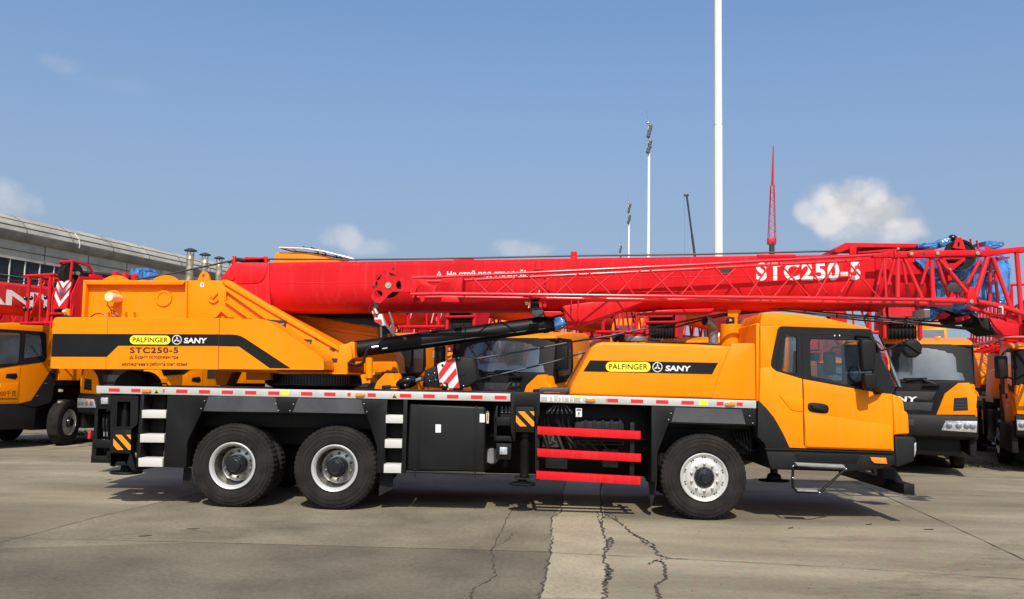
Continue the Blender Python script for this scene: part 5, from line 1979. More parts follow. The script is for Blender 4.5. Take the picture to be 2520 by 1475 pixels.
mb.tube([P(Z3(1595, 1113), .99), P(Z3(1645, 1105), .99)], .012, 8)
part(mb, 'hose_fitting', 'chrome', cyl)
mb = MB()
mb.slab([Z5(888, 690), Z5(1010, 690), Z5(1030, 800), Z5(920, 800)], 1.0, 1.06, .005)
part(mb, 'hose_guard', 'deck', cyl)

# --- jib stowed along the near side of the boom
YJ0, YJ1 = .14, .60
jib = empty('jib', P(Z3(1900, 570), .35), crane)
chb = [Z3(1872, 578), Z5(0, 572), Z5(2520, 602), Z7(1820, 606)]
cht = [Z3(1885, 415), Z5(0, 411), Z5(2520, 290), Z7(1390, 268)]


def on(ch, x):
    for (x0, y0), (x1, y1) in zip(ch[:-1], ch[1:]):
        if x <= x1:
            return (x, y0 + (y1 - y0) * (x - x0) / (x1 - x0))
    return ch[-1]


for ch, r_ in ((chb, .024), (cht, .021)):
    for y_ in (YJ0, YJ1):
        m_ = MB()
        a_ = [P(p, YJ0) for p in ch]
        if y_ == YJ1:
            a_ = [v + Vector((0, YJ1 - YJ0, 0)) for v in a_]
        m_.tube(a_, r_, 14)
        part(m_, 'chord', 'red_gloss', jib)
# heavy lower chord towards the root
m_ = MB()
m_.tube([P(ZG(1385, 822), YJ0), P(ZG(1840, 836), YJ0)], .038, 16)
part(m_, 'chord', 'red_gloss', jib)
m_ = MB()
m_.tube([P(ZG(1385, 822), YJ0) + Vector((0, YJ1 - YJ0, 0)), P(ZG(1840, 836), YJ0) + Vector((0, YJ1 - YJ0, 0))], .038, 16)
part(m_, 'chord', 'red_gloss', jib)
tops = [(1153, 1157), (1282, 1293), (1432, 1443), (1582, 1593), (1741, 1752), (1901, 1912), (2065, 2075)]
bots = [(1203, 1218), (1351, 1366), (1505, 1517), (1661, 1674), (1825, 1838), (1996, 2006), (2166, 2170)]
near = []
for i in range(7):
    near.append((on(cht, tops[i][1]), on(chb, bots[i][0])))
    if i < 6:
        near.append((on(chb, bots[i][1]), on(cht, tops[i + 1][0])))
for a_, b_ in near:
    m_ = MB()
    m_.tube([P(a_, YJ0), P(b_, YJ0)], .0115, 10)
    part(m_, 'brace', 'red_gloss', jib)
# far face: the same zigzag half a bay along
fx = [1168, 1216, 1284, 1369, 1434, 1523, 1586, 1681, 1745, 1838, 1918, 2005, 2085, 2158]
for i in range(len(fx) - 1):
    a_, b_ = (on(chb, fx[i]), on(cht, fx[i + 1] - 4)) if i % 2 == 0 else (on(cht, fx[i] + 6), on(chb, fx[i + 1] - 8))
    m_ = MB()
    dv = Vector((0, YJ1 - YJ0, 0))
    m_.tube([P(a_, YJ0) + dv, P(b_, YJ0) + dv], .0115, 10)
    part(m_, 'brace', 'red_gloss', jib)
# cross ties between the faces
for i, (bx_, _) in enumerate(bots[:-1]):
    m_ = MB()
    p = P(on(chb, bx_), YJ0)
    q = P(on(chb, bots[i + 1][0]), YJ0) + Vector((0, YJ1 - YJ0, 0))
    m_.tube([p, q], .010, 8)
    part(m_, 'brace', 'red_gloss', jib)
# tip end plate with cut-outs
mb = MB()


def arc(cx, cy, r, a0, a1, n=14):
    return [(cx + r * math.cos(R(a0 + (a1 - a0) * i / n)), cy + r * math.sin(R(a0 + (a1 - a0) * i / n))) for i in range(n + 1)]


pts = [(1880, 395), (1905, 395), (1905, 420)] + [(2025, 440)] + arc(2100, 425, 72, 165, 15) + [(2175, 420), (2372, 405), (2360, 556), (2300, 556)] + arc(2205, 560, 92, 0, -180) + [(2112, 556), (2052, 556)] + arc(1985, 560, 65, 0, -180) + [(1918, 560), (1880, 562)]
mb.slab([Z3(*p) for p in pts], YJ0 - .01, YJ0 + .03, .004)
mb.slab([Z3(*p) for p in pts], YJ1 - .03, YJ1 + .01)
mb.slab([Z3(1870, 392), Z3(1890, 392), Z3(1885, 600), Z3(1865, 600)], YJ0 - .02, YJ1)
mb.slab([Z3(2372, 412), Z3(2382, 412), Z3(2372, 556), Z3(2360, 556)], YJ0 - .02, YJ1, .004)
part(mb, 'end_plate', 'red', jib)
mb = MB()
mb.slab([Z5(20, 602), Z5(170, 602), Z5(190, 630), Z5(195, 660), Z5(20, 656)], YJ0 - .02, YJ0 + .2, .01)
mb.slab([Z3(1965, 600), Z3(2010, 600), Z3(2005, 640), Z3(1985, 655), Z3(1968, 640)], YJ0, YJ0 + .04)
mb.slab([Z3(1868, 590), Z3(1910, 590), Z3(1905, 612), Z3(1885, 615)], YJ0 - .02, YJ1)
part(mb, 'jib_stop', 'red', jib)
# jib tip with sheave
mb = MB()
o = [(1518, 420), (1515, 400), (1540, 372), (1590, 382), (1600, 345), (1618, 338), (1640, 345), (1672, 395), (1740, 402), (1842, 405), (1842, 452), (1868, 452), (1868, 540), (1842, 545), (1840, 556), (1760, 552), (1690, 556),
     (1650, 590), (1610, 640), (1570, 668), (1530, 662), (1492, 625), (1486, 600), (1500, 560), (1530, 520), (1550, 470)]
hh = [[Z3(*p) for p in ngon(1760, 488, 32, 42, 18)], [Z3(*p) for p in ngon(1556, 575, 40, 34, 18)], [Z3(1532, 405), Z3(1550, 388), Z3(1590, 392), Z3(1560, 440), Z3(1540, 440)]]
mb.slab_holes([Z3(*p) for p in o], hh, .20, .235)
mb.slab_holes([Z3(*p) for p in o], hh, .40, .435)
mb.slab([Z3(1835, 410), Z3(1870, 400), Z3(1870, 560), Z3(1835, 555)], .18, .5)
tip = part(mb, 'jib_tip', 'red', jib)
mb = MB()
c = P(Z3(1652, 492), .30)
mb.lathe((c.x, .29, c.z), [(0, .0), (.125, .0), (.135, -.012), (.168, -.016), (.168, -.004), (.158, .01), (.168, .024), (.168, .036), (0, .036)], 'Y', 48)
part(mb, 'sheave', 'rubber', jib)
mb = MB()
mb.lathe(P(Z3(1652, 492), .19), [(0, -.012), (.012, -.012), (.014, -.004), (.040, -.004), (.046, .004), (.046, .02)], 'Y', 28)
part(mb, 'sheave_pin', 'brass', jib)
mb = MB()
mb.lathe(P(Z3(1622, 356), .196), [(0, -.002), (.012, .0), (.012, .01)], 'Y', 12)
part(mb, 'bolt_hole', 'inside', jib)
# root frame
root_bars = [((825, 312), (852, 792), .018), ((996, 310), (990, 795), .030), ((1068, 312), (1285, 800), .026), ((1398, 312), (1420, 795), .030), ((1490, 322), (1845, 748), .028),
             ((2080, 290), (1930, 790), .034), ((2140, 305), (2362, 925), .028), ((2430, 245), (2485, 960), .030)]
for a_, b_, r_ in root_bars:
    m_ = MB()
    m_.tube([P(ZG(*a_), YJ0), P(ZG(*b_), YJ0)], r_, 14)
    part(m_, 'brace', 'red_gloss', jib)
far_bars = [((820, 330), (720, 790), .020), ((955, 330), (835, 790), .022), ((900, 600), (930, 790), .014), ((1050, 350), (1125, 795), .022), ((1365, 340), (1235, 790), .022), ((1465, 330), (1610, 790), .024),
            ((1990, 330), (1755, 775), .024), ((2115, 300), (2105, 870), .022), ((2170, 470), (2205, 880), .022)]
for a_, b_, r_ in far_bars:
    m_ = MB()
    m_.tube([P(ZG(*a_), YJ1), P(ZG(*b_), YJ1)], r_, 12)
    part(m_, 'brace', 'red_gloss', jib)
mb = MB()
mb.slab([ZG(692, 268), ZG(940, 222), ZG(948, 312), ZG(890, 300), ZG(870, 306), ZG(694, 306)], YJ0 - .03, YJ0 + .05, .006)
mb.slab([ZG(950, 232), ZG(2122, 218), ZG(2122, 285), ZG(2080, 292), ZG(1150, 306), ZG(952, 312)], YJ0 - .04, YJ0 + .06, .008)
mb.slab([ZG(690, 272), ZG(2110, 225), ZG(2110, 285), ZG(694, 300)], YJ1 - .04, YJ1 + .03, .006)
mb.slab([ZG(1112, 262), ZG(1125, 235), ZG(1160, 222), ZG(1960, 217), ZG(2025, 222), ZG(2025, 282), ZG(1550, 290), ZG(1480, 304), ZG(1165, 304), ZG(1125, 290)], YJ0 - .06, YJ0 - .035, .006)
mb.slab([ZG(2110, 212), ZG(2420, 182), ZG(2540, 172), ZG(2540, 244), ZG(2420, 245), ZG(2122, 286)], YJ0 - .04, YJ0 + .05, .008)
mb.slab([ZG(2180, 300), ZG(2350, 295), ZG(2355, 312), ZG(2220, 318)], .4, .7)
part(mb, 'root_beam', 'red', jib)
mb = MB()
for x, y, r_ in ((1163, 262, .024), (1478, 257, .025), (1960, 255, .025), (1888, 840, .026), (1000, 200, .016), (1628, 450, .013)):
    c = P(ZG(x, y), YJ0 - .07 if y < 400 else YJ0 - .06)
    mb.lathe(c, [(0, -.008), (r_ * .3, -.008), (r_ * .35, -.002), (r_ * .9, -.002), (r_, .004), (r_, .02)], 'Y', 24)
part(mb, 'root_pin', 'brass', jib)
mb = MB()
mb.lathe(P(ZG(1312, 262), YJ0 - .062), [(0, -.001), (.02, .0), (.02, .01)], 'Y', 16)
part(mb, 'bolt_hole', 'inside', jib)
mb = MB()
mb.slab([ZG(1828, 872), ZG(1838, 742), ZG(1872, 668), ZG(1890, 660), ZG(1925, 668), ZG(1932, 700), ZG(1960, 872)], YJ0 - .05, YJ0 + .05, .008)
mb.slab([ZG(1700, 780), ZG(1660, 715), ZG(1640, 725), ZG(1620, 790)], YJ0 + .1, YJ0 + .14)
mb.slab([ZG(1700, 860), ZG(1720, 720), ZG(1740, 860)], YJ0 + .2, YJ0 + .24)
part(mb, 'gusset_plate', 'red', jib)
mb = MB()
mb.tube([P(ZG(1960, 840), YJ0), P(ZG(2260, 905), YJ0), P(ZG(2600, 1015), YJ0)], .034, 14)
mb.tube([P(ZG(1860, 915), YJ1), P(ZG(2100, 985), YJ1)], .030, 12)
mb.tube([P(ZG(2100, 1000), YJ0 + .1), P(ZG(2330, 1050), YJ0 + .1)], .026, 12)
mb.tube([P(ZG(2360, 920), YJ0), P(ZG(2300, 1040), YJ0 + .1)], .022, 12)
part(mb, 'root_tube', 'red_gloss', jib)
mb = MB()
mb.slab([ZG(2105, 1040), ZG(2250, 1060), ZG(2330, 1095), ZG(2460, 1108), ZG(2456, 1248), ZG(2275, 1240), ZG(2215, 1190), ZG(2160, 1130)], .10, .14, .008)
mb.slab([ZG(2105, 1040), ZG(2330, 1095), ZG(2460, 1108), ZG(2456, 1248), ZG(2275, 1240), ZG(2160, 1130)], .52, .56)
mb.slab([ZG(2300, 1010), ZG(2440, 1000), ZG(2445, 1110), ZG(2310, 1100)], .2, .24, .006)
mb.slab([ZG(2262, 1238), ZG(2456, 1246), ZG(2456, 1252), ZG(2262, 1246)], .10, .56)
part(mb, 'root_foot', 'red', jib)
mb = MB()
mb.slab([ZG(2222, 893), ZG(2270, 898), ZG(2265, 918), ZG(2220, 912)], YJ0 - .05, YJ0 + .05, .004)
mb.slab([ZG(2255, 915), ZG(2272, 915), ZG(2268, 995), ZG(2254, 990)], YJ0 - .05, YJ0)
part(mb, 'white_tag', 'white', jib)
# bracket that pins the jib to the boom
mb = MB()
mb.slab([Z5(882, 618), Z5(895, 618), Z5(895, 710), Z5(885, 710)], .2, .55)
mb.slab([Z5(975, 612), Z5(985, 612), Z5(1008, 695), Z5(998, 712), Z5(980, 700)], .2, .55)
mb.slab([Z5(1010, 645), Z5(1055, 645), Z5(1055, 690), Z5(1035, 712), Z5(1012, 700)], .5, .6, .01)
mb.slab([Z5(885, 612), Z5(985, 612), Z5(985, 626), Z5(885, 626)], .2, .8)
jb = part(mb, 'jib_bracket', 'red', jib)
mb = MB()
mb.slab([Z5(893, 628), Z5(978, 628), Z5(995, 710), Z5(893, 712)], .42, .5, .006)
mb.tube([P(Z5(890, 660), .3), P(Z5(990, 660), .3)], .035, 14)
part(mb, 'bracket_pad', 'hub', jib)
mb = MB()
mb.tube([P(Z5(842, 662), .25), P(Z5(890, 668), .25)], .012, 8)
mb.tube([P(Z5(848, 680), .24), P(Z5(880, 678), .24), P(Z5(875, 715), .24)], .007, 8)
mb.ball(P(Z5(990, 668), .24), .016, sub=2)
mb.tube([P(Z5(978, 540), .13), P(Z5(978, 562), .13)], .008, 8)
part(mb, 'bracket_pin', 'cream', jib)
mb = MB()
mb.tube([P(Z3(1735, 760 - 10), .4), P(Z3(1850, 760 - 0), .45), P(Z3(1975, 742), .5), P(Z3(2060, 710), .5), P(Z3(2140, 650), .3)], .0025, 5)
mb.tube([P(Z3(1480, 775), .3), P(Z3(1462, 735), .3), P(Z3(1470, 690), .3), P(Z3(1510, 668), .3)], .003, 5)
part(mb, 'thin_cable', 'rope', jib)

# hoist rope
mb = MB()
mb.tube([P(Z1(1330, 742), 1.2), P(Z1(1650, 690), 1.2), P(Z1(2280, 556), 1.2), P(Z3(130, 240), 1.15)], .014, 8)
mb.tube([P(Z3(130, 240), 1.15), P(Z3(470, 234), 1.15), P(Z3(1350, 240), 1.15), P(Z5(0, 230), 1.15), P(Z5(1310, 202), 1.15), P(Z5(2520, 188), 1.15), P(Z7(500, 252), 1.15), P(Z7(1095, 238), 1.15)], .013, 8)
part(mb, 'hoist_rope', 'rope')
mb = MB()
# falls of rope from the boom head back over the cab to the hook block
y_ = 1.15
mb.tube([P(p, y_) for p in (ZD(575, 888), ZD(1300, 770), ZD(1900, 655), ZD(2460, 565), ZE(600, 480), ZE(1200, 370), ZE(1880, 238), Z7(660, 668), Z7(1280, 728), Z7(1800, 750), ZG(1500, 1050))], .013, 8)
mb.tube([P(p, y_ + .1) for p in (ZD(625, 1168), ZD(1100, 1060), ZD(1650, 930), ZD(2200, 760), ZE(940, 500), ZE(1560, 335), ZE(1900, 262), Z7(665, 684), Z7(1280, 742), Z7(1800, 770), Z7(1950, 772))], .013, 8)
mb.tube([P(p, y_ - .1) for p in (Z7(600, 672), Z7(1000, 712), Z7(1400, 750), Z7(1800, 790), Z7(2150, 822), Z7(2290, 850), Z7(2330, 900), Z7(2350, 960))], .012, 8)
mb.tube([P(p, y_ - .05) for p in (Z7(660, 680), Z7(1280, 760), Z7(1800, 800), Z7(2100, 830))], .012, 8)
part(mb, 'hoist_rope', 'rope')

# ================================================================== hook block lying on the deck
hb = empty('hook_block', P(ZC(1230, 1365), 1.0))
tag(hb, 'black hook block with red and white striped plate lying on the deck', 'hook block')
mb = MB()
mb.slab([ZC(848, 1085), ZC(1040, 1012), ZC(1075, 1362), ZC(872, 1352), ZC(845, 1250)], .92, .98, .02)
mb.slab([ZC(1325, 882), ZC(1395, 865), ZC(1600, 890), ZC(1640, 915), ZC(1690, 1238), ZC(1540, 1342), ZC(1405, 1366)], .88, 1.3, .03)
mb.slab([ZC(1075, 1290), ZC(1200, 1280), ZC(1220, 1300), ZC(1215, 1366), ZC(1070, 1362)], .88, .94, .006)
mb.slab([ZC(855, 1090), ZC(1330, 890), ZC(1400, 1362), ZC(880, 1350)], 1.22, 1.28, .01)
mb.build('block_plate', 'matte', hb)
mb = MB()
mb.slab([ZC(1045, 992), ZC(1325, 888), ZC(1402, 1366), ZC(1225, 1366), ZC(1222, 1300), ZC(1200, 1282), ZC(1085, 1278)], .90, .93, .004)
sp = mb.build('striped_plate', 'letter', hb)
mb = MB()
for q in ([(1045, 992), (1075, 980), (1050, 1012)], [(1213, 925), (1325, 888), (1330, 930), (1085, 1238), (1072, 1140)], [(1340, 1045), (1360, 1140), (1220, 1300), (1205, 1282), (1150, 1280)], [(1385, 1255), (1402, 1366), (1295, 1366)]):
    mb.slab([ZC(*p) for p in q], .893, .899)
mb.build('red_stripe', 'reflect', hb)
mb = MB()
for p in ((1132, 1005, .017),):
    mb.lathe(P(ZC(p[0], p[1]), .888), [(0, 0), (p[2], 0), (p[2], .01)], 'Y', 16)
for cx_, cy_, r_ in ((1430, 1110, .05), (965, 1195, .065)):
    c = P(ZC(cx_, cy_), .87 if cx_ > 1200 else .91)
    mb.lathe(c, [(0, -.012), (r_ * .4, -.012), (r_ * .45, -.004), (r_, -.004), (r_, .02)], 'Y', 20)
mb.build('sheave_cap', 'hub', hb)
mb = MB()
for x, y in ((912, 1155), (1010, 1132), (1028, 1238), (930, 1252), (1388, 893), (1462, 1330)):
    mb.ball(P(ZC(x, y), .88 if x > 1200 else .91), .012, sub=2)
mb.build('block_bolt', 'chrome', hb)
mb = MB()
mb.ball(P(ZC(1115, 1325), .87), .02, sub=2)
mb.build('red_plug', 'reflect', hb)
mb = MB()
mb.ball(P(ZC(1165, 1320), .87), .018, sub=2)
mb.tube([P(ZC(1130, 1265), .87), P(ZC(1140, 1300), .87), P(ZC(1185, 1335), .87)], .006, 6)
mb.build('pin_ring', 'cream', hb)
mb = MB()
cc_ = P(ZC(570, 1290), 1.0)
ring = [P(ZC(570 + 120 * math.cos(R(t)), 1285 + 45 * math.sin(R(t)) - 25 * math.cos(R(t))), 1.0 + .1 * math.sin(R(t))) for t in range(20, 341, 20)]
mb.tube(ring, .045, 12)
mb.slab([ZC(680, 1240), ZC(830, 1190), ZC(845, 1240), ZC(690, 1290)], .95, 1.05, .01)
mb.build('hook', 'hub', hb)
mb = MB()
mb.slab([ZC(690, 1225), ZC(790, 1195), ZC(800, 1235), ZC(700, 1270)], .93, .95, .004)
mb.build('hook_latch', 'grey', hb)
# deck eye in front of it
mb = MB()
mb.slab_holes([Z6(650, 190), Z6(690, 140), Z6(705, 120), Z6(728, 112), Z6(755, 122), Z6(765, 145), Z6(785, 195)], [[Z6(*p) for p in ngon(728, 142, 14, 16, 12)]], 1.5, 1.56)
part(mb, 'deck_eye', 'black')
# tied-back auxiliary hook under the jib tip
ah = empty('auxiliary_hook', P(Z3(1560, 880), .35))
tag(ah, 'small red and white hook weight hanging below the jib tip over the operator cab', 'hook weight')
mb = MB()
mb.slab([Z3(1497, 770), Z3(1590, 770), Z3(1618, 885), Z3(1590, 888), Z3(1520, 850)], .32, .44, .02)
wt = mb.build('weight', 'letter', ah)
mb = MB()
mb.slab([Z3(1500, 778), Z3(1520, 768), Z3(1540, 772), Z3(1545, 800), Z3(1510, 805)], .315, .33)
mb.slab([Z3(1515, 828), Z3(1580, 822), Z3(1600, 870), Z3(1570, 868), Z3(1520, 850)], .315, .33)
mb.build('weight_stripe', 'reflect', wt)
mb = MB()
mb.slab([Z3(1510, 655), Z3(1555, 655), Z3(1558, 700), Z3(1535, 722), Z3(1512, 705)], .27, .33, .008)
mb.slab([Z3(1505, 700), Z3(1530, 700), Z3(1560, 770), Z3(1500, 765)], .30, .33)
mb.build('shackle', 'grey', ah)
mb = MB()
mb.ball(P(Z3(1528, 645), .28), .02, sub=2)
mb.tube([P(Z3(1520, 720), .28), P(Z3(1540, 770), .28)], .016, 8)
mb.tube([P(Z3(1495, 745), .28), P(Z3(1505, 770), .28)], .01, 8)
mb.build('shackle_pin', 'cream', ah)
mb = MB()
mb.tube([P(Z3(1580, 780), .34), P(Z3(1580, 880), .36), P(Z3(1582, 1000), .4)], .016, 8)
mb.tube([P(Z3(1660, 755), .36), P(Z3(1690, 840), .36), P(Z3(1702, 900), .36), P(Z3(1703, 985), .4)], .016, 8)
mb.build('sling', 'grey', ah)

# ================================================================== the row of parked cranes behind
def at_depth(px, depth):
    v = CAM + ray((px, 930)) * depth
    return Vector((v.x, v.y, 0))


def yz(pts, x0, x1, mb_, bevel=0.0):
    """side profile (y, z) stretched across x"""
    mb_.prism([(x0, y, z) for y, z in pts], (x1 - x0, 0, 0), bevel, 2, True)


def xz(pts, y0, y1, mb_, bevel=0.0):
    mb_.prism([(x, y0, z) for x, z in pts], (0, y1 - y0, 0), bevel, 2)


def parked_crane(long_window=False):
    """a truck crane nose-on: the front face stands at y = 0, the crane reaches back along +y"""
    r = empty('parked_crane')
    b = lambda mb_, n, m, par=r, **k: mb_.build(n, m, par, **k)
    m = MB()
    m.box((-.9, .8, .75), (.9, 10.6, 1.35), .02)
    m.box((-1.2, 3.4, 1.28), (1.2, 10.9, 1.5), .01)
    m.box((-1.15, 4.0, .55), (1.15, 5.6, 1.28), .03)
    m.box((-1.2, 6.0, 1.12), (1.2, 9.6, 1.3), .01)
    m.box((-1.22, 10.0, .45), (1.22, 10.5, 1.3), .02)
    m.box((-.95, .25, .40), (.95, 1.9, .95), .05)  # low block and tanks added to darken the ground beneath
    for s in (-1, 1):
        m.box((s * 1.0 - .2, 3.3, .42), (s * 1.0 + .2, 4.7, 1.25), .05)
    m.box((-.85, 1.9, .36), (.85, 10.0, 1.0), .05)  # belly box added to keep sunlight off the ground below
    for y in (2.6, 7.2, 8.55):
        m.tube([(-1.0, y, .54), (1.0, y, .54)], .09, 10)
    b(m, 'chassis_frame', 'black')
    for s in (-1, 1):
        m = MB()
        m.box((s * 1.2 - .02, 3.4, 1.42), (s * 1.2 + .02, 10.9, 1.54))
        b(m, 'side_rail', 'alu')
    # wheels
    def whl(x, y, s):
        w_ = empty('wheel', (x, y, .535), r)
        m_ = MB()
        m_.lathe((x, y, .535), [(.30, .05 * s), (.33, .0), (.42, -.005 * s), (.50, .015 * s), (.535, .045 * s), (.54, .07 * s), (.54, .22 * s), (.50, .27 * s), (.42, .285 * s), (.30, .25 * s)], 'X', 56, lug={4: .015, 5: .02, 6: .02}, closed=True)
        b(m_, 'tyre', 'rubber', w_, angle=25)
        m_ = MB()
        m_.lathe((x, y, .535), [(.302, .04 * s), (.302, .0), (.285, .0), (.26, .06 * s), (.22, .04 * s), (.13, .02 * s), (.13, .1 * s)], 'X', 32, cap=False)
        b(m_, 'rim', 'silver', w_)
        m_ = MB()
        m_.lathe((x, y, .535), [(0, -.06 * s), (.09, -.05 * s), (.12, .0), (.12, .1 * s)], 'X', 20)
        b(m_, 'hub', 'hub', w_)
    for y in (2.6, 7.2, 8.55):
        whl(1.22, y, -1)
        whl(-1.22, y, 1)
    # cab
    cb = empty('driver_cab', (0, 1.0, .6), r)
    m = MB()
    yz([(.05, 1.15), (.05, 1.80), (.24, 1.86), (.34, 2.52), (.17, 2.58), (.22, 2.64), (.55, 2.70), (1.1, 2.76), (1.9, 2.77), (2.05, 2.73), (2.1, 2.65), (2.1, 1.15), (1.6, .95), (.1, .95)], -1.2, 1.2, m, .045)
    b(m, 'cab_body', 'yellow', cb)
    for s in (-1, 1):
        m = MB()
        pts = [(.50 * s, 1.20), (1.19 * s, 1.22), (1.225 * s, 1.60), (1.15 * s, 1.65), (1.10 * s, 1.84), (.90 * s, 1.83), (.66 * s, 1.62)]
        xz(pts if s > 0 else pts[::-1], -.03, .30, m, .03)
        cp = b(m, 'corner_panel', 'yellow', cb)
        m = MB()
        x0 = .80 * s
        xz([(x0, 1.29), (x0 + .26 * s, 1.31), (x0 + .25 * s, 1.56), (x0 + .02 * s, 1.54)][::(1 if s > 0 else -1)], -.036, -.02, m)
        b(m, 'corner_vent', 'inside', cp)
        m = MB()
        for k in range(4):
            x0 = .83 * s
            m.prism([(x0, -.046, 1.32 + k * .06), (x0 + .21 * s, -.046, 1.33 + k * .06), (x0 + .21 * s, -.040, 1.362 + k * .06), (x0, -.040, 1.352 + k * .06)], (0, .012, 0))
        b(m, 'vent_slat', 'matte', cp)
    m = MB()
    xz([(-.90, 1.18), (.48, 1.18), (.50, 1.2), (.66, 1.62), (.90, 1.84), (-.90, 1.84), (-.66, 1.62), (-.50, 1.2)], -.012, .1, m, .01)
    gr = b(m, 'grille', 'matte', cb)
    for zz_ in (1.28, 1.49):
        m = MB()
        xz([(-.46 - (zz_ - 1.3) * .3, zz_ + .16), (-.42, zz_), (.42, zz_), (.46 + (zz_ - 1.3) * .3, zz_ + .16)], -.018, -.005, m, .004)
        for x in (-.2, .12):
            xz([(x, zz_ + .02), (x + .12, zz_ + .02), (x + .12, zz_ + .14), (x, zz_ + .14)], -.024, -.015, m)
        b(m, 'grille_slot', 'inside', gr)
    m = MB()
    put_text(m, 'SANY', lambda u, v: Vector((-.48 + .66 * u, -.030, 1.445 + .105 * v)), .045, .1, 1.15)
    b(m, 'maker_lettering', 'letter', cb)
    # windscreen: curved from side to side and leaning back, with a dark surround
    def screen(x_half, lift, off, name, mm, par):
        m_ = MB()
        n = 16
        cols = []
        for i in range(n + 1):
            u = 2 * i / n - 1
            bow = .09 * u * u + .06 * u ** 8
            cols.append([Vector((u * (x_half - .012 * k), y + bow + off, z + (lift if k == 3 else (-lift if k == 0 else 0)))) for k, (y, z) in enumerate(((-.035, 1.87), (.0, 2.05), (.06, 2.32), (.125, 2.55)))])
        for A, B in zip(cols[:-1], cols[1:]):
            for k in range(3):
                m_.face([A[k], B[k], B[k + 1], A[k + 1]])
        return b(m_, name, mm, par, angle=80)
    screen(1.205, .04, .0, 'window_surround', 'matte', cb)
    screen(1.135, -.012, -.012, 'windscreen', 'screen', cb)
    for s in (-1, 1):
        m = MB()
        back = 1.92 if long_window else 1.12
        yz([(.10, 1.84), (.14, 2.2), (.20, 2.54), (.30, 2.60), (back - .12, 2.60), (back - .05, 2.55), (back, 2.02), (back - .04, 1.92), (.85, 1.76), (.75, 1.70), (.20, 1.66)], s * 1.195, s * 1.208, m)
        ws = b(m, 'window_surround', 'matte', cb)
        m = MB()
        q = 1.25 if long_window else .98
        yz([(.32, 1.80), (.36, 2.48), (.42, 2.53), (q - .03, 2.53), (q, 2.48), (q, 1.92), (q - .05, 1.86)], s * 1.207, s * 1.213, m)
        b(m, 'side_window', 'screen', ws)
        if long_window:
            m = MB()
            yz([(1.38, 1.98), (1.38, 2.52), (1.72, 2.50), (1.82, 2.05)], s * 1.207, s * 1.213, m)
            b(m, 'side_window', 'screen', ws)
        else:
            m = MB()
            yz([(1.45, 1.62), (1.45, 1.98), (1.50, 2.02), (1.95, 2.0), (1.98, 1.95), (1.98, 1.62)], s * 1.2, s * 1.212, m)
            b(m, 'side_vent', 'inside', cb)
        m = MB()
        yz([(.10, 1.02), (.10, 1.62), (.75, 1.66), (.85, 1.72), (1.30, 1.80), (1.32, 1.02)], s * 1.2, s * 1.214, m, .006)
        dr = b(m, 'door', 'yellow', cb)
        m = MB()
        yz([(.12, 1.08), (.12, 1.36), (1.28, 1.44), (1.28, 1.08)], s * 1.21, s * 1.226, m, .008)
        b(m, 'door_panel', 'yellow', dr)
        m = MB()
        yz([(.98, 1.55), (1.0, 1.63), (1.22, 1.65), (1.25, 1.57), (1.2, 1.52)], s * 1.212, s * 1.226, m, .004)
        b(m, 'door_handle', 'black', dr)
        m = MB()
        m.box((s * 1.18 - .10, .10, .42), (s * 1.18 + .02, 1.75, 1.0), .02)  # reaches low so that the ground beneath stays dark
        b(m, 'cab_skirt', 'matte', cb)
        m = MB()
        yz([(1.32, .98), (1.62, 1.05), (2.12, 1.85), (2.2, 1.85), (2.1, 1.0), (1.7, .9)], s * 1.18, s * 1.215, m)
        b(m, 'mudguard', 'matte', cb)
        m = MB()
        for yq, zq in ((1.72, 1.14), (1.9, 1.42), (2.05, 1.68)):
            m.box((s * 1.222 - .006, yq, zq), (s * 1.222 + .006, yq + .05, zq + .02))
        b(m, 'trim_bolt', 'chrome', cb)
    m = MB()
    yz([(-.04, .80), (-.06, .86), (-.06, 1.14), (-.02, 1.20), (.4, 1.20), (.4, .74), (.1, .74)], -1.22, 1.22, m, .03)
    b(m, 'bumper', 'matte', cb)
    for s in (-1, 1):
        m = MB()
        pts = [(.58 * s, .91), (1.19 * s, .89), (1.205 * s, 1.11), (.66 * s, 1.10)]
        xz(pts if s > 0 else pts[::-1], -.075, -.04, m, .01)
        hl = b(m, 'headlight', 'lampc', cb)
        m = MB()
        for xx in (.72, .88, 1.02, 1.12):
            m.lathe((xx * s, -.078, 1.0), [(0, -.004), (.05, -.002), (.062, .006), (.05, .01)], 'Y', 14)
        b(m, 'lamp_reflector', 'grey', hl)
    m = MB()
    m.box((-.10, -.07, .98), (.10, -.045, 1.10), .01)
    b(m, 'tow_eye', 'inside', cb)
    for x0 in (-.75, -.02):
        m = MB()
        m.tube([(x0, -.05, 1.86), (x0 + .28, -.065, 1.90), (x0 + .55, -.06, 1.79)], .013, 6)
        m.tube([(x0 - .05, -.055, 1.90), (x0 + .38, -.075, 1.915)], .012, 6)
        m.box((x0 + .30, -.09, 1.765), (x0 + .60, -.045, 1.80))
        b(m, 'wiper', 'black', cb)
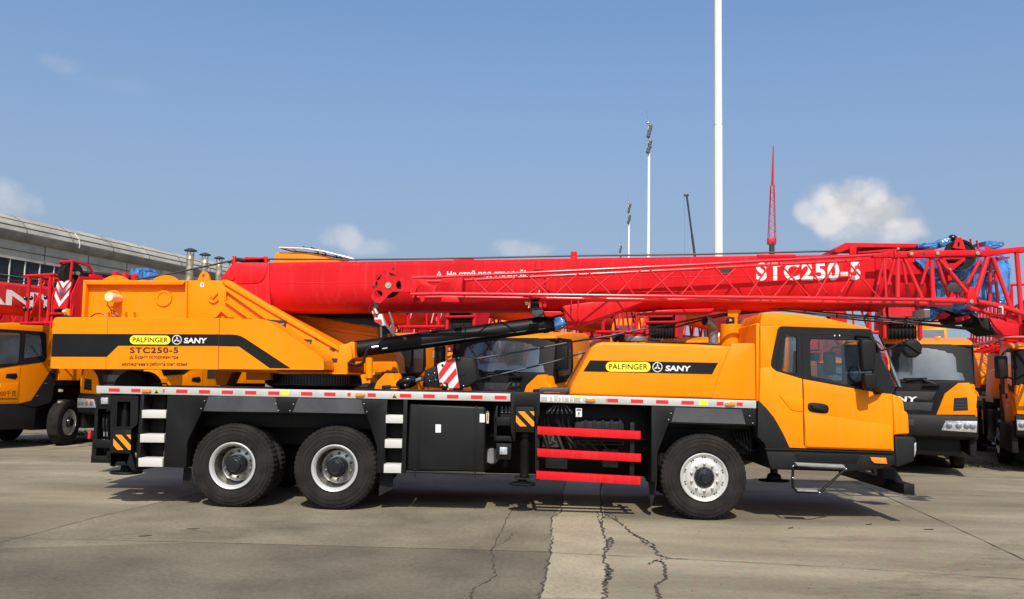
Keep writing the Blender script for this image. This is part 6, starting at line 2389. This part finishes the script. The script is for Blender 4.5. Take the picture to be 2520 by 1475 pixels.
    for s in (-1, 1):
        m = MB()
        m.box((s * 1.44 - .12, -.04, 1.95), (s * 1.44 + .12, .08, 2.42), .03)
        m.tube([(s * 1.2, .18, 2.52), (s * 1.36, .05, 2.52), (s * 1.44, .03, 2.40)], .02, 6)
        m.tube([(s * 1.2, .15, 1.95), (s * 1.4, .04, 2.0)], .02, 6)
        b(m, 'mirror', 'matte', cb)
        m = MB()
        m.box((s * .61 - .06, .55, 2.68), (s * .61 + .06, .62, 2.76), .01)
        b(m, 'roof_lamp', 'lampo', cb)
        if not long_window:
            m = MB()
            put_text(m, 'SANY', lambda u, v: Vector((s * 1.2025, (1.40 + .52 * u) if s > 0 else (1.92 - .52 * u), 2.20 + .16 * v)), .04, .0)
            b(m, 'maker_lettering', 'letter', cb)
    # hood, boom rest and engine
    m = MB()
    yz([(2.25, 1.5), (2.25, 2.22), (4.3, 2.22), (4.5, 2.1), (4.8, 1.5)], -1.2, 1.2, m, .05)
    b(m, 'engine_hood', 'yellow')
    m = MB()
    m.tube([(-.1, 2.55, 2.2), (-.1, 2.55, 2.55)], .15, 20)
    m.box((-.55, 2.47, 2.5), (.35, 2.63, 2.68), .01)
    b(m, 'boom_rest', 'yellow')
    # superstructure
    m = MB()
    yz([(6.0, 1.75), (5.6, 1.85), (5.6, 2.1), (7.4, 2.9), (10.6, 2.95), (10.8, 2.85), (10.8, 1.8)], -1.2, .25, m, .04)
    yz([(7.2, 1.75), (7.2, 2.5), (10.6, 2.5), (10.8, 1.8)], .25, 1.2, m, .04)
    m.tube([(0, 7.2, 1.48), (0, 7.2, 1.8)], .65, 32)
    b(m, 'superstructure', 'yellow')
    m = MB()
    yz([(5.35, 1.75), (5.2, 2.2), (5.55, 3.25), (5.8, 3.4), (6.9, 3.45), (7.0, 3.3), (7.1, 1.75)], .42, 1.2, m, .04)
    oc_ = b(m, 'operator_cab', 'yellow')
    for s in (.415, 1.205):
        m = MB()
        yz([(5.42, 2.1), (5.70, 3.2), (6.75, 3.25), (6.8, 2.3), (6.2, 2.05)], s - .004, s + .004, m)
        b(m, 'cab_glazing', 'screen', oc_)
    m = MB()
    m.prism([(.50, 5.17, 2.2), (1.12, 5.17, 2.2), (1.12, 5.50, 3.2), (.50, 5.50, 3.2)], (0, .02, 0))
    b(m, 'cab_glazing', 'screen', oc_)
    # boom
    bo = empty('boom', (-.12, 8.0, 3.4), r)
    bm_ = MB()
    ring0 = [(x, -.75, z) for x, z in boom_profile(3.72, 2.98, .36, -.12)]
    bm_.prism(ring0, (0, 10.0, .05), .0)
    b(bm_, 'boom_section', 'red_far', bo)
    m = MB()
    put_text(m, 'SANY', lambda u, v: Vector((.245, .35 + 2.5 * u, 3.20 + .36 * v)), .03)
    b(m, 'boom_lettering', 'letter', bo)
    m = MB()
    put_text(m, 'SANY', lambda u, v: Vector((-.486, 6.8 - 2.6 * u, 3.28 + .40 * v)), .03)
    b(m, 'boom_lettering', 'letter', bo)
    m = MB()
    for s in (-1, 1):
        xo = -.12 + s * .30
        m.prism([(xo - .02, -.7, 3.75), (xo - .02, -1.25, 3.72), (xo - .02, -1.42, 3.3), (xo - .02, -1.40, 2.62), (xo - .02, -1.05, 2.60), (xo - .02, -.8, 3.0)], (.04, 0, 0))
        m.tube([(xo, -1.40, 2.62), (xo, -1.36, 3.10)], .035, 8)
    m.tube([(-.44, -1.42, 2.92), (.20, -1.42, 2.92)], .028, 8)
    m.tube([(-.32, -1.38, 4.03), (.10, -1.38, 4.03), (.13, -1.0, 3.98), (.13, -.8, 3.7)], .028, 8)
    m.tube([(.10, -1.38, 4.03), (.10, -1.40, 3.62)], .028, 8)
    m.tube([(-.32, -1.38, 4.03), (-.32, -.9, 3.75)], .028, 8)
    m.prism([(-.35, -1.45, 3.02), (.11, -1.45, 3.02), (.11, -1.36, 3.64), (-.35, -1.36, 3.64)], (0, .03, 0))
    m.box((.13, -1.0, 3.5), (.19, -.7, 3.8), .01)
    b(m, 'boom_head', 'red', bo)
    for zz_ in (2.99, 2.74):
        m = MB()
        for k in range(8):
            x0 = -.36 + k * .061
            m.lathe((x0, -1.24, zz_), [(.10, .0), (.145, .0), (.12, .022), (.12, .032), (.145, .054), (.10, .054)], 'X', 24)
        b(m, 'sheave_stack', 'rubber', bo)
    m = MB()
    m.lathe((-.24, -1.22, 3.79), [(0, 0), (.20, 0), (.235, -.012), (.235, .0), (.20, .03), (.235, .06), (.235, .075), (0, .075)], 'X', 36)
    b(m, 'guide_sheave', 'rubber', bo)
    m = MB()
    m.lathe((-.13, -1.22, 3.79), [(0, 0), (.20, 0), (.235, -.012), (.235, .0), (.20, .03), (.235, .06), (.235, .075), (0, .075)], 'X', 36)
    b(m, 'guide_sheave', 'rubber', bo)
    m = MB()
    m.tube([(-.06, -1.22, 3.79), (.10, -1.22, 3.79)], .045, 12)
    b(m, 'sheave_axle', 'brass', bo)
    # chevron board: white chevrons on the red plate
    m = MB()
    cxp, hw = -.12, .225
    for z0 in (3.06, 3.26, 3.46):
        for s in (-1, 1):
            pts = [(cxp, z0), (cxp + s * hw, z0 + .24), (cxp + s * hw, z0 + .35), (cxp, z0 + .11)]
            pts = [(x, min(z, 3.62)) if z < 3.62 else (cxp + (x - cxp) * max(.3, 1 - (z - 3.62) * 3.5), 3.62) for x, z in pts]
            pts = pts if s > 0 else pts[::-1]
            f = [(x, -1.462 + (z - 3.02) * .145, z) for x, z in pts]
            m.prism(f, (0, .004, 0))
    b(m, 'chevron', 'letter', bo)
    m = MB()
    m.tube([(-.1, -1.0, 3.80), (-.1, 4.0, 3.84), (-.1, 9.0, 3.84)], .014, 6)
    m.tube([(-.1, -1.0, 3.84), (.0, .4, 3.88)], .05, 8)
    b(m, 'hoist_rope', 'rope', bo)
    for y0 in (-.45, -.2, .05):
        for x0, x1, z1 in ((.16, .28, 3.92), (-.5, -.40, 3.85)):
            m = MB()
            m.box((x0, y0, 3.40), (x1, y0 + .10, z1), .01)
            b(m, 'boom_collar', 'red', bo)
    # jib stowed on the image-left side
    jb_ = empty('jib', (-.9, 2.0, 3.2), r)
    xs_, zs_ = (-1.40, -.68), (2.74, 3.78)
    m = MB()
    for x in xs_:
        for z in zs_:
            m.tube([(x, -1.3, z), (x + (.2 if x < -1 else .1), 8.0, z + (.25 if z < 3 else -.05))], .035, 8)
    b(m, 'chord', 'red', jb_)
    m = MB()
    for x in xs_:
        for z0 in range(11):
            y0, y1 = -1.3 + z0 * .8, -.9 + z0 * .8
            xo = x + (.2 if x < -1 else .1) * (z0 / 11)
            m.tube([(xo, y0, zs_[0] + .022 * z0), (xo, y1, zs_[1])], .022, 6)
            m.tube([(xo, y1, zs_[1]), (xo, y1 + .4, zs_[0] + .022 * z0)], .022, 6)
    for x in xs_:
        m.tube([(x, -1.3, zs_[0]), (x, -1.3, zs_[1])], .04, 8)
    m.tube([(-.95, -1.3, zs_[0]), (-1.0, -1.3, zs_[1])], .022, 6)
    m.tube([(-.72, -1.3, zs_[0] + .1), (-1.0, -1.0, zs_[1])], .022, 6)
    for z in zs_:
        m.tube([(-1.55, -1.32, z), (-.52, -1.32, z)], .032, 8)
    for z0 in range(10):
        m.tube([(-1.38, -.9 + z0 * .8, zs_[0]), (-.62, -.5 + z0 * .8, zs_[0])], .02, 6)
    b(m, 'brace', 'red', jb_)
    m = MB()
    for x in (-1.40, -1.20, -.72):
        for z in (3.05, 3.28):
            m.lathe((x, -1.36, z), [(0, -.05), (.05, .0), (.03, .03), (0, .05)], 'X', 8)
    b(m, 'jib_pin', 'hub', jb_)
    # outriggers
    for y in (4.9, 10.25):
        for s in (-1, 1):
            og = empty('outrigger', (s * 1.1, y, 0), r)
            m = MB()
            m.box((s * 1.13 - .13, y - .15, .55), (s * 1.13 + .13, y + .15, 1.5), .02)
            m.tube([(s * 1.13, y, .3), (s * 1.13, y, .6)], .06, 12)
            b(m, 'jack_housing', 'black', og)
            m = MB()
            m.lathe((s * 1.13, y, .27), [(0, 0), (.2, 0), (.2, .03), (0, .05)], 'Z', 20)
            b(m, 'jack_foot', 'matte', og)
            m = MB()
            m.box((s * 1.27 - .005, y - .12, .95), (s * 1.27 + .005, y + .12, 1.2))
            b(m, 'hazard_stripe', 'sticker_orange', og)
    for s in (-1, 1):
        m = MB()
        for k in range(3):
            m.box((s * 1.2 - .04, 2.3 + .0, .70 + k * .27), (s * 1.2 + .03, 2.62 - .25, .76 + k * .27))
        b(m, 'cab_step', 'alu')
    return r


# name on the yellow rear quarter of the cab side sits behind the side windows
ROWG = 'truck cranes parked nose-on in a row'
# (photo x of the middle of the front, distance, turn, label)
ROW = [(-184, 18.6, -25, 'yellow truck crane cut by the left edge, its door marked with 40000 kilograms'),
       (290, 19.4, -25, 'parked truck crane behind the front crane tail, chevron board on its boom head'),
       (868, 19.4, -25, 'parked truck crane whose yellow cab flank shows between slewing ring and hook block'),
       (1226, 18.0, -25, 'parked truck crane with its windscreen right above the hook block'),
       (1690, 18.4, -25, 'parked truck crane mostly hidden behind the yellow hood, only roof and boom sheaves showing'),
       (2232, 17.2, -20, 'parked truck crane whose bright windscreen shows just right of the front cab'),
       (2664, 17.6, -20, 'parked truck crane cut by the right edge of the view')]
BACK = [(60, 31, -25, 'parked truck crane farther back between the factory hall and the chevron board crane'),
        (2440, 40, -55, 'parked truck crane farther back in the gap between the two rightmost cranes'),
        (1030, 33, -25, 'parked truck crane farther back, seen below the middle of the red boom'),
        (2020, 32, -25, 'parked truck crane farther back above the roof of the front cab'),
        (1480, 33, -25, 'parked truck crane farther back behind the yellow hood'),
        (560, 34, -25, 'parked truck crane farther back behind the slewing platform')]
leftmost = parked_crane(True)
proto = parked_crane()
row = []
for px, dep, rz, lab in ROW + BACK:
    o = leftmost if not row else (proto if len(row) == 1 else copy_tree(proto))
    o.location = at_depth(px, dep)
    o.rotation_euler = (0, 0, R(rz))
    tag(o, lab, 'truck crane', ROWG if dep < 25 else 'truck cranes in the second row')
    row.append(o)


def local_build(mb_, name, m, parent):
    """mesh given in the parent's own coordinates"""
    loc, rot = parent.location.copy(), parent.rotation_euler.copy()
    parent.location, parent.rotation_euler = (0, 0, 0), (0, 0, 0)
    o = mb_.build(name, m, parent)
    parent.location, parent.rotation_euler = loc, rot
    return o


# the leftmost crane stands with its front wheels turned
for ch in row[0].children:
    if ch.name.startswith('wheel') and ch.location.y < 3:
        ch.rotation_euler = (0, 0, R(26))
# no maker's name on the grilles whose name the photograph does not show, no mirror right of the bright windscreen
for i in (1, 2, 3, 4, 7, 8, 9, 10, 11, 12):
    for ch in row[i].children:
        if ch.name.startswith('driver_cab'):
            for g in list(ch.children):
                if g.name.startswith('maker_lettering') and abs(g.data.vertices[0].co.x) < 1.0:
                    bpy.data.objects.remove(g)
for ch in row[5].children:
    if ch.name.startswith('driver_cab'):
        for g in list(ch.children):
            if g.name.startswith('mirror') and g.data.vertices[0].co.x > 0:
                bpy.data.objects.remove(g)
# only the two cranes on the left show lettering on the boom
for q in row[2:]:
    for ch in q.children:
        if ch.name.startswith('boom') and not ch.name.startswith('boom_rest'):
            for g in list(ch.children):
                if g.name.startswith('boom_lettering') or g.name.startswith('chevron'):
                    bpy.data.objects.remove(g)
# lettering and warning stickers on the door of the leftmost crane
A_ = row[0]
mb = MB()
put_text(mb, '总质量40000千克', lambda u, v: Vector((1.2285, .36 + .88 * u, 1.145 + .13 * v)), .004)
for y0, y1, z0, z1 in ((.30, 1.26, 1.09, 1.105),):
    mb.prism([(1.2275, y0, z0), (1.2275, y1, z0), (1.2275, y1, z1), (1.2275, y0, z1)], (.001, 0, 0))
for k in range(3):
    mb.prism([(1.2275, .24 - .04 * k, 1.105 + .05), (1.2275, .26 - .04 * k, 1.105 + .05), (1.2275, .32 - .04 * k, 1.09), (1.2275, .30 - .04 * k, 1.09)], (.001, 0, 0))
local_build(mb, 'door_lettering', 'brown', A_)
mb = MB()
mb.prism([(1.2275, .55, 1.31), (1.2275, .67, 1.31), (1.2275, .67, 1.43), (1.2275, .55, 1.43)], (.001, 0, 0))
local_build(mb, 'white_sticker', 'letter', A_)
mb = MB()
mb.prism([(1.2275, .74, 1.31), (1.2275, .87, 1.31), (1.2275, .87, 1.43), (1.2275, .74, 1.43)], (.001, 0, 0))
local_build(mb, 'warning_sticker', 'sticker', A_)
mb = MB()
mb.tube([(1.229, .61 + .04 * math.cos(R(t)), 1.37 + .04 * math.sin(R(t))) for t in range(0, 361, 30)], .005, 4)
mb.tube([(1.229, .58, 1.34), (1.229, .64, 1.40)], .005, 4)
mb.tube([(1.229, .77, 1.33), (1.229, .84, 1.33), (1.229, .805, 1.41), (1.229, .77, 1.33)], .005, 4)
local_build(mb, 'sticker_print', 'brown', A_)
# blue-wrapped gear on top of the chevron crane's boom
B_ = row[1]


def wrap_local(lo, hi, jit, seed):
    m_ = MB()
    m_.box(lo, hi, .10, 2)
    bmesh.ops.triangulate(m_.bm, faces=m_.bm.faces)
    bmesh.ops.subdivide_edges(m_.bm, edges=m_.bm.edges, cuts=3, use_grid_fill=True)
    rnd = random.Random(seed)
    for v in m_.bm.verts:
        v.co += Vector((rnd.uniform(-jit, jit) for _ in range(3)))
    return m_


local_build(wrap_local((-.30, .35, 3.66), (.12, .85, 4.12), .02, 5), 'plastic_wrap', 'blue', B_)
for q in (row[4],):
    local_build(wrap_local((-.2, -1.1, 3.72), (.2, -.5, 3.95), .02, 8), 'plastic_wrap', 'blue', q)

# ================================================================== factory hall
def hall():
    h = empty('factory_hall')
    vp = ray((1850, 946))
    d = Vector((vp.x, vp.y, 0)).normalized()
    base = at_depth(0, 60)
    nrm = Vector((d.y, -d.x, 0))            # towards the camera side
    h.location = base
    prof = [(o, z * 1.05) for o, z in [(-2.2, 12.35), (-1.3, 12.20), (-.55, 11.80), (-.12, 11.35), (.0, 11.0), (-.05, 10.7), (-.28, 10.42), (-.45, 10.38)]]
    s0, s1 = -25, 190

    def strip_(name, m, pr, dz=0):
        m_ = MB()
        pts = [[base + d * s + nrm * o + Vector((0, 0, z)) for o, z in pr] for s in (s0, s1)]
        for k in range(len(pr) - 1):
            m_.face([pts[0][k], pts[1][k], pts[1][k + 1], pts[0][k + 1]])
        return m_.build(name, m, h, angle=60)
    strip_('eave_panel', 'panel', prof[:5])
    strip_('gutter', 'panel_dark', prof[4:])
    strip_('wall', 'panel', [(-.45, 10.9), (-.45, 9.6), (-.6, 9.6)])
    strip_('glazing', 'hallglass', [(-.6, 9.6), (-.6, 1.0)])
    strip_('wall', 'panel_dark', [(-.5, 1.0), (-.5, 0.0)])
    strip_('roof', 'panel', [(-2.2, 12.97), (-30, 13.4)])
    m_ = MB()
    k = 0
    s = s0
    P_ = lambda s, o, z: base + d * s + nrm * o + Vector((0, 0, z))
    while s < s1:
        m_.tube([P_(s, o + .02, z) for o, z in prof[:5]], .035, 5)
        m_.tube([P_(s + 2.2, -.43, z) for z in (10.88, 9.6)], .03, 5)
        s += 4.4
    for o, z in (prof[2], prof[3]):
        m_.tube([P_(s0, o + .02, z), P_(s1, o + .02, z)], .03, 5)
    m_.tube([P_(s0, -.43, 10.25), P_(s1, -.43, 10.25)], .03, 5)
    m_.build('panel_joint', 'joint', h)
    m_ = MB()
    s = s0
    while s < 120:
        m_.box(P_(s, -.55, 0) - Vector((.04, .04, 0)) + Vector((0, 0, 1)), P_(s, -.55, 0) + Vector((.04, .04, 9.6)))
        s += 1.35
    m_.build('mullion', 'white', h)
    m_ = MB()
    for z in (8.4, 6.2):
        m_.tube([P_(s0, -.54, z), P_(s1, -.54, z)], .04, 5)
    m_.build('transom', 'joint', h)
    m_ = MB()
    def px_of(v):
        q = CM.transposed() @ (v - CAM)
        return 1260 + F_PX * q.x / -q.z
    sd = min((abs(px_of(P_(k * .1, 0, 11.6)) - 196), k * .1) for k in range(0, 600))[1]
    m_.tube([P_(sd, o + .02, z) for o, z in prof[2:6]], .045, 8)
    m_.build('downpipe', 'white', h)
    tag(h, 'long grey factory hall with curved eave panels and strip windows behind the parked cranes', 'factory')
    return h


hall()

# flues on the yard side of the hall
fl = [(452, 622, 17.8, 38, 'nearest and tallest rusty steel flue with a conical cap, beside the factory roof'),
      (489, 632, 15.8, 42, 'second rusty steel flue from the left with a conical cap'),
      (525, 640, 14.6, 46, 'third rusty steel flue from the left with a conical cap'),
      (557, 650, 13.4, 50, 'farthest rusty flue, partly hidden behind the red boom tail')]
for px, py, wpx, dep, lab in fl:
    t = empty('flue', at_depth(px, dep))
    k = F_PX / dep
    tag(t, lab, 'chimney', 'steel flues beside the factory')
    c = at_depth(px, dep)
    v = CAM + ray((px, py)) * dep
    zt_, r_ = v.z, wpx / k / 2
    m_ = MB()
    m_.lathe((c.x, c.y, 0), [(r_, 0), (r_, zt_ - .25), (r_ * 1.08, zt_ - .25), (r_ * 1.08, zt_ - .2), (r_, zt_ - .18), (r_, zt_)], 'Z', 24)
    for z in (zt_ - 1.6, zt_ - 3.4):
        m_.lathe((c.x, c.y, z), [(r_, 0), (r_ * 1.1, .01), (r_ * 1.1, .05), (r_, .06)], 'Z', 24)
    m_.build('pipe', 'steel', t)
    m_ = MB()
    m_.lathe((c.x, c.y, zt_ + .14), [(0, r_ * .9), (.06, r_ * .85), (r_ * 1.75, .05), (r_ * 1.75, .0), (0, .03)], 'Z', 24)
    for a in range(4):
        x_, y_ = c.x + r_ * .85 * math.cos(a * 1.57 + .4), c.y + r_ * .85 * math.sin(a * 1.57 + .4)
        m_.tube([(x_, y_, zt_ - .05), (x_, y_, zt_ + .2)], .018, 5)
    m_.build('rain_cap', 'cap', t)

# ================================================================== masts
t = empty('flagpole', at_depth(1769, 49))
tag(t, 'thick plain white pole running out of the top of the view', 'pole')
c = at_depth(1769, 49)
m_ = MB()
rp = .235
zj = (CAM + ray((1772, 290)) * 49).z
m_.lathe((c.x, c.y, 0), [(rp * 1.02, 0), (rp * 1.02, zj), (rp * .97, zj + .01), (rp * .86, zj + 16), (0, zj + 16)], 'Z', 12)
m_.build('shaft', 'pole', t, angle=10)
m_ = MB()
m_.lathe((c.x, c.y, zj - .03), [(rp * 1.03, 0), (rp * 1.035, .02), (rp * 1.03, .05)], 'Z', 24)
m_.build('collar', 'white', t)
MASTS = [(1594, 285, 90, 'nearest and tallest floodlight mast with two clusters of dark lamps'),
         (1545, 490, 131, 'middle floodlight mast, shorter in view, left of the tallest one'),
         (1524, 598, 172, 'farthest floodlight mast, only its lamp clusters showing above the boom')]
for i, (px, py, dep, lab) in enumerate(MASTS):
    c = at_depth(px, dep)
    t = empty('floodlight_mast', c)
    tag(t, lab, 'floodlight mast', 'floodlight masts in a receding row')
    zt_ = (CAM + ray((px, py)) * dep).z
    m_ = MB()
    m_.tube([(c.x, c.y, 0), (c.x, c.y, zt_ - .4)], .20, 12, r1=.13)
    m_.build('shaft', 'pole', t)
    m_ = MB()
    m_.ball((c.x - .1, c.y, zt_), .19, sub=2)
    m_.build('ball_finial', 'chrome', t)
    m_ = MB()
    m_.tube([(c.x - .1, c.y, zt_ + .1), (c.x - .25, c.y, zt_ + 1.15)], .02, 5)
    m_.ball((c.x - .25, c.y, zt_ + 1.2), .05, 1, 1, 1.6, 0, 1)
    m_.build('lightning_rod', 'grey', t)
    rnd = random.Random(3)
    for zc in (zt_ - .45, zt_ - 2.15):
        m_ = MB()
        m_.tube([(c.x - .25, c.y - .2, zc - 1.0), (c.x + .1, c.y - .2, zc)], .04, 6)
        m_.build('lamp_bracket', 'cap', t)
        for k in range(5):
            m_ = MB()
            x_, z_ = c.x + .16 - .07 * k + rnd.uniform(-.06, .06), zc - .26 * k
            m_.box((x_ - .17, c.y - .45, z_ - .17), (x_ + .17, c.y - .1, z_ + .17), .04)
            o = m_.build('floodlight', 'cap', t)

# raised booms far away
dep = 150
a_, b_ = CAM + ray((1690, 482)) * dep, CAM + ray((1722, 720)) * dep
t = empty('raised_boom', (b_.x, b_.y, 0))
tag(t, 'dark telescopic crane boom raised steeply behind the tall red boom line', 'crane boom')
m_ = MB()
bb = a_.lerp(b_, 1.9)
m_.tube([a_, a_.lerp(b_, .42)], .17, 8)
m_.tube([a_.lerp(b_, .40), a_.lerp(b_, .80)], .21, 8)
m_.tube([a_.lerp(b_, .78), bb], .26, 8)
m_.build('boom_section', 'far_black', t)
m_ = MB()
m_.box((a_.x - .5, a_.y - .2, a_.z - .1), (a_.x + .35, a_.y + .2, a_.z + .28), .05)
m_.build('boom_head', 'far_black', t)
m_ = MB()
m_.tube([(a_.x - .35, a_.y, a_.z), (a_.x - .35, a_.y, 5)], .018, 4)
m_.build('hoist_rope', 'grey', t)
dep = 200
q0, q1, q2, q3 = (CAM + ray(p) * dep for p in ((1903, 360), (1901, 455), (1899.5, 597), (1898, 740)))
t = empty('raised_jib', (q3.x, q3.y, 0))
tag(t, 'thin red lattice jib raised upright on a dark boom far away', 'crane boom')
m_ = MB()
m_.tube([q0, q1], .12, 6, r1=.32)
m_.build('jib_tip', 'red_far', t)
m_ = MB()
for s in (-1, 1):
    for y_ in (-.3, .3):
        m_.tube([q1 + Vector((s * .35, y_, 0)), q2 + Vector((s * .80, y_ * 2, 0))], .09, 6)
n = 16
for k in range(n):
    A0, B0 = q1.lerp(q2, k / n), q1.lerp(q2, (k + 1) / n)
    wa, wb = .35 + .45 * k / n, .35 + .45 * (k + 1) / n
    s = 1 if k % 2 else -1
    m_.tube([A0 + Vector((s * wa, -.3, 0)), B0 + Vector((-s * wb, -.3, 0))], .06, 5)
m_.build('lattice', 'red_far', t)
m_ = MB()
m_.box(q2 - Vector((1.0, .5, .5)), q2 + Vector((.9, .5, 1.0)), .1)
m_.build('jib_foot', 'red_far', t)
m_ = MB()
m_.tube([q2, q3], .62, 10)
m_.build('boom_section', 'far_black', t)
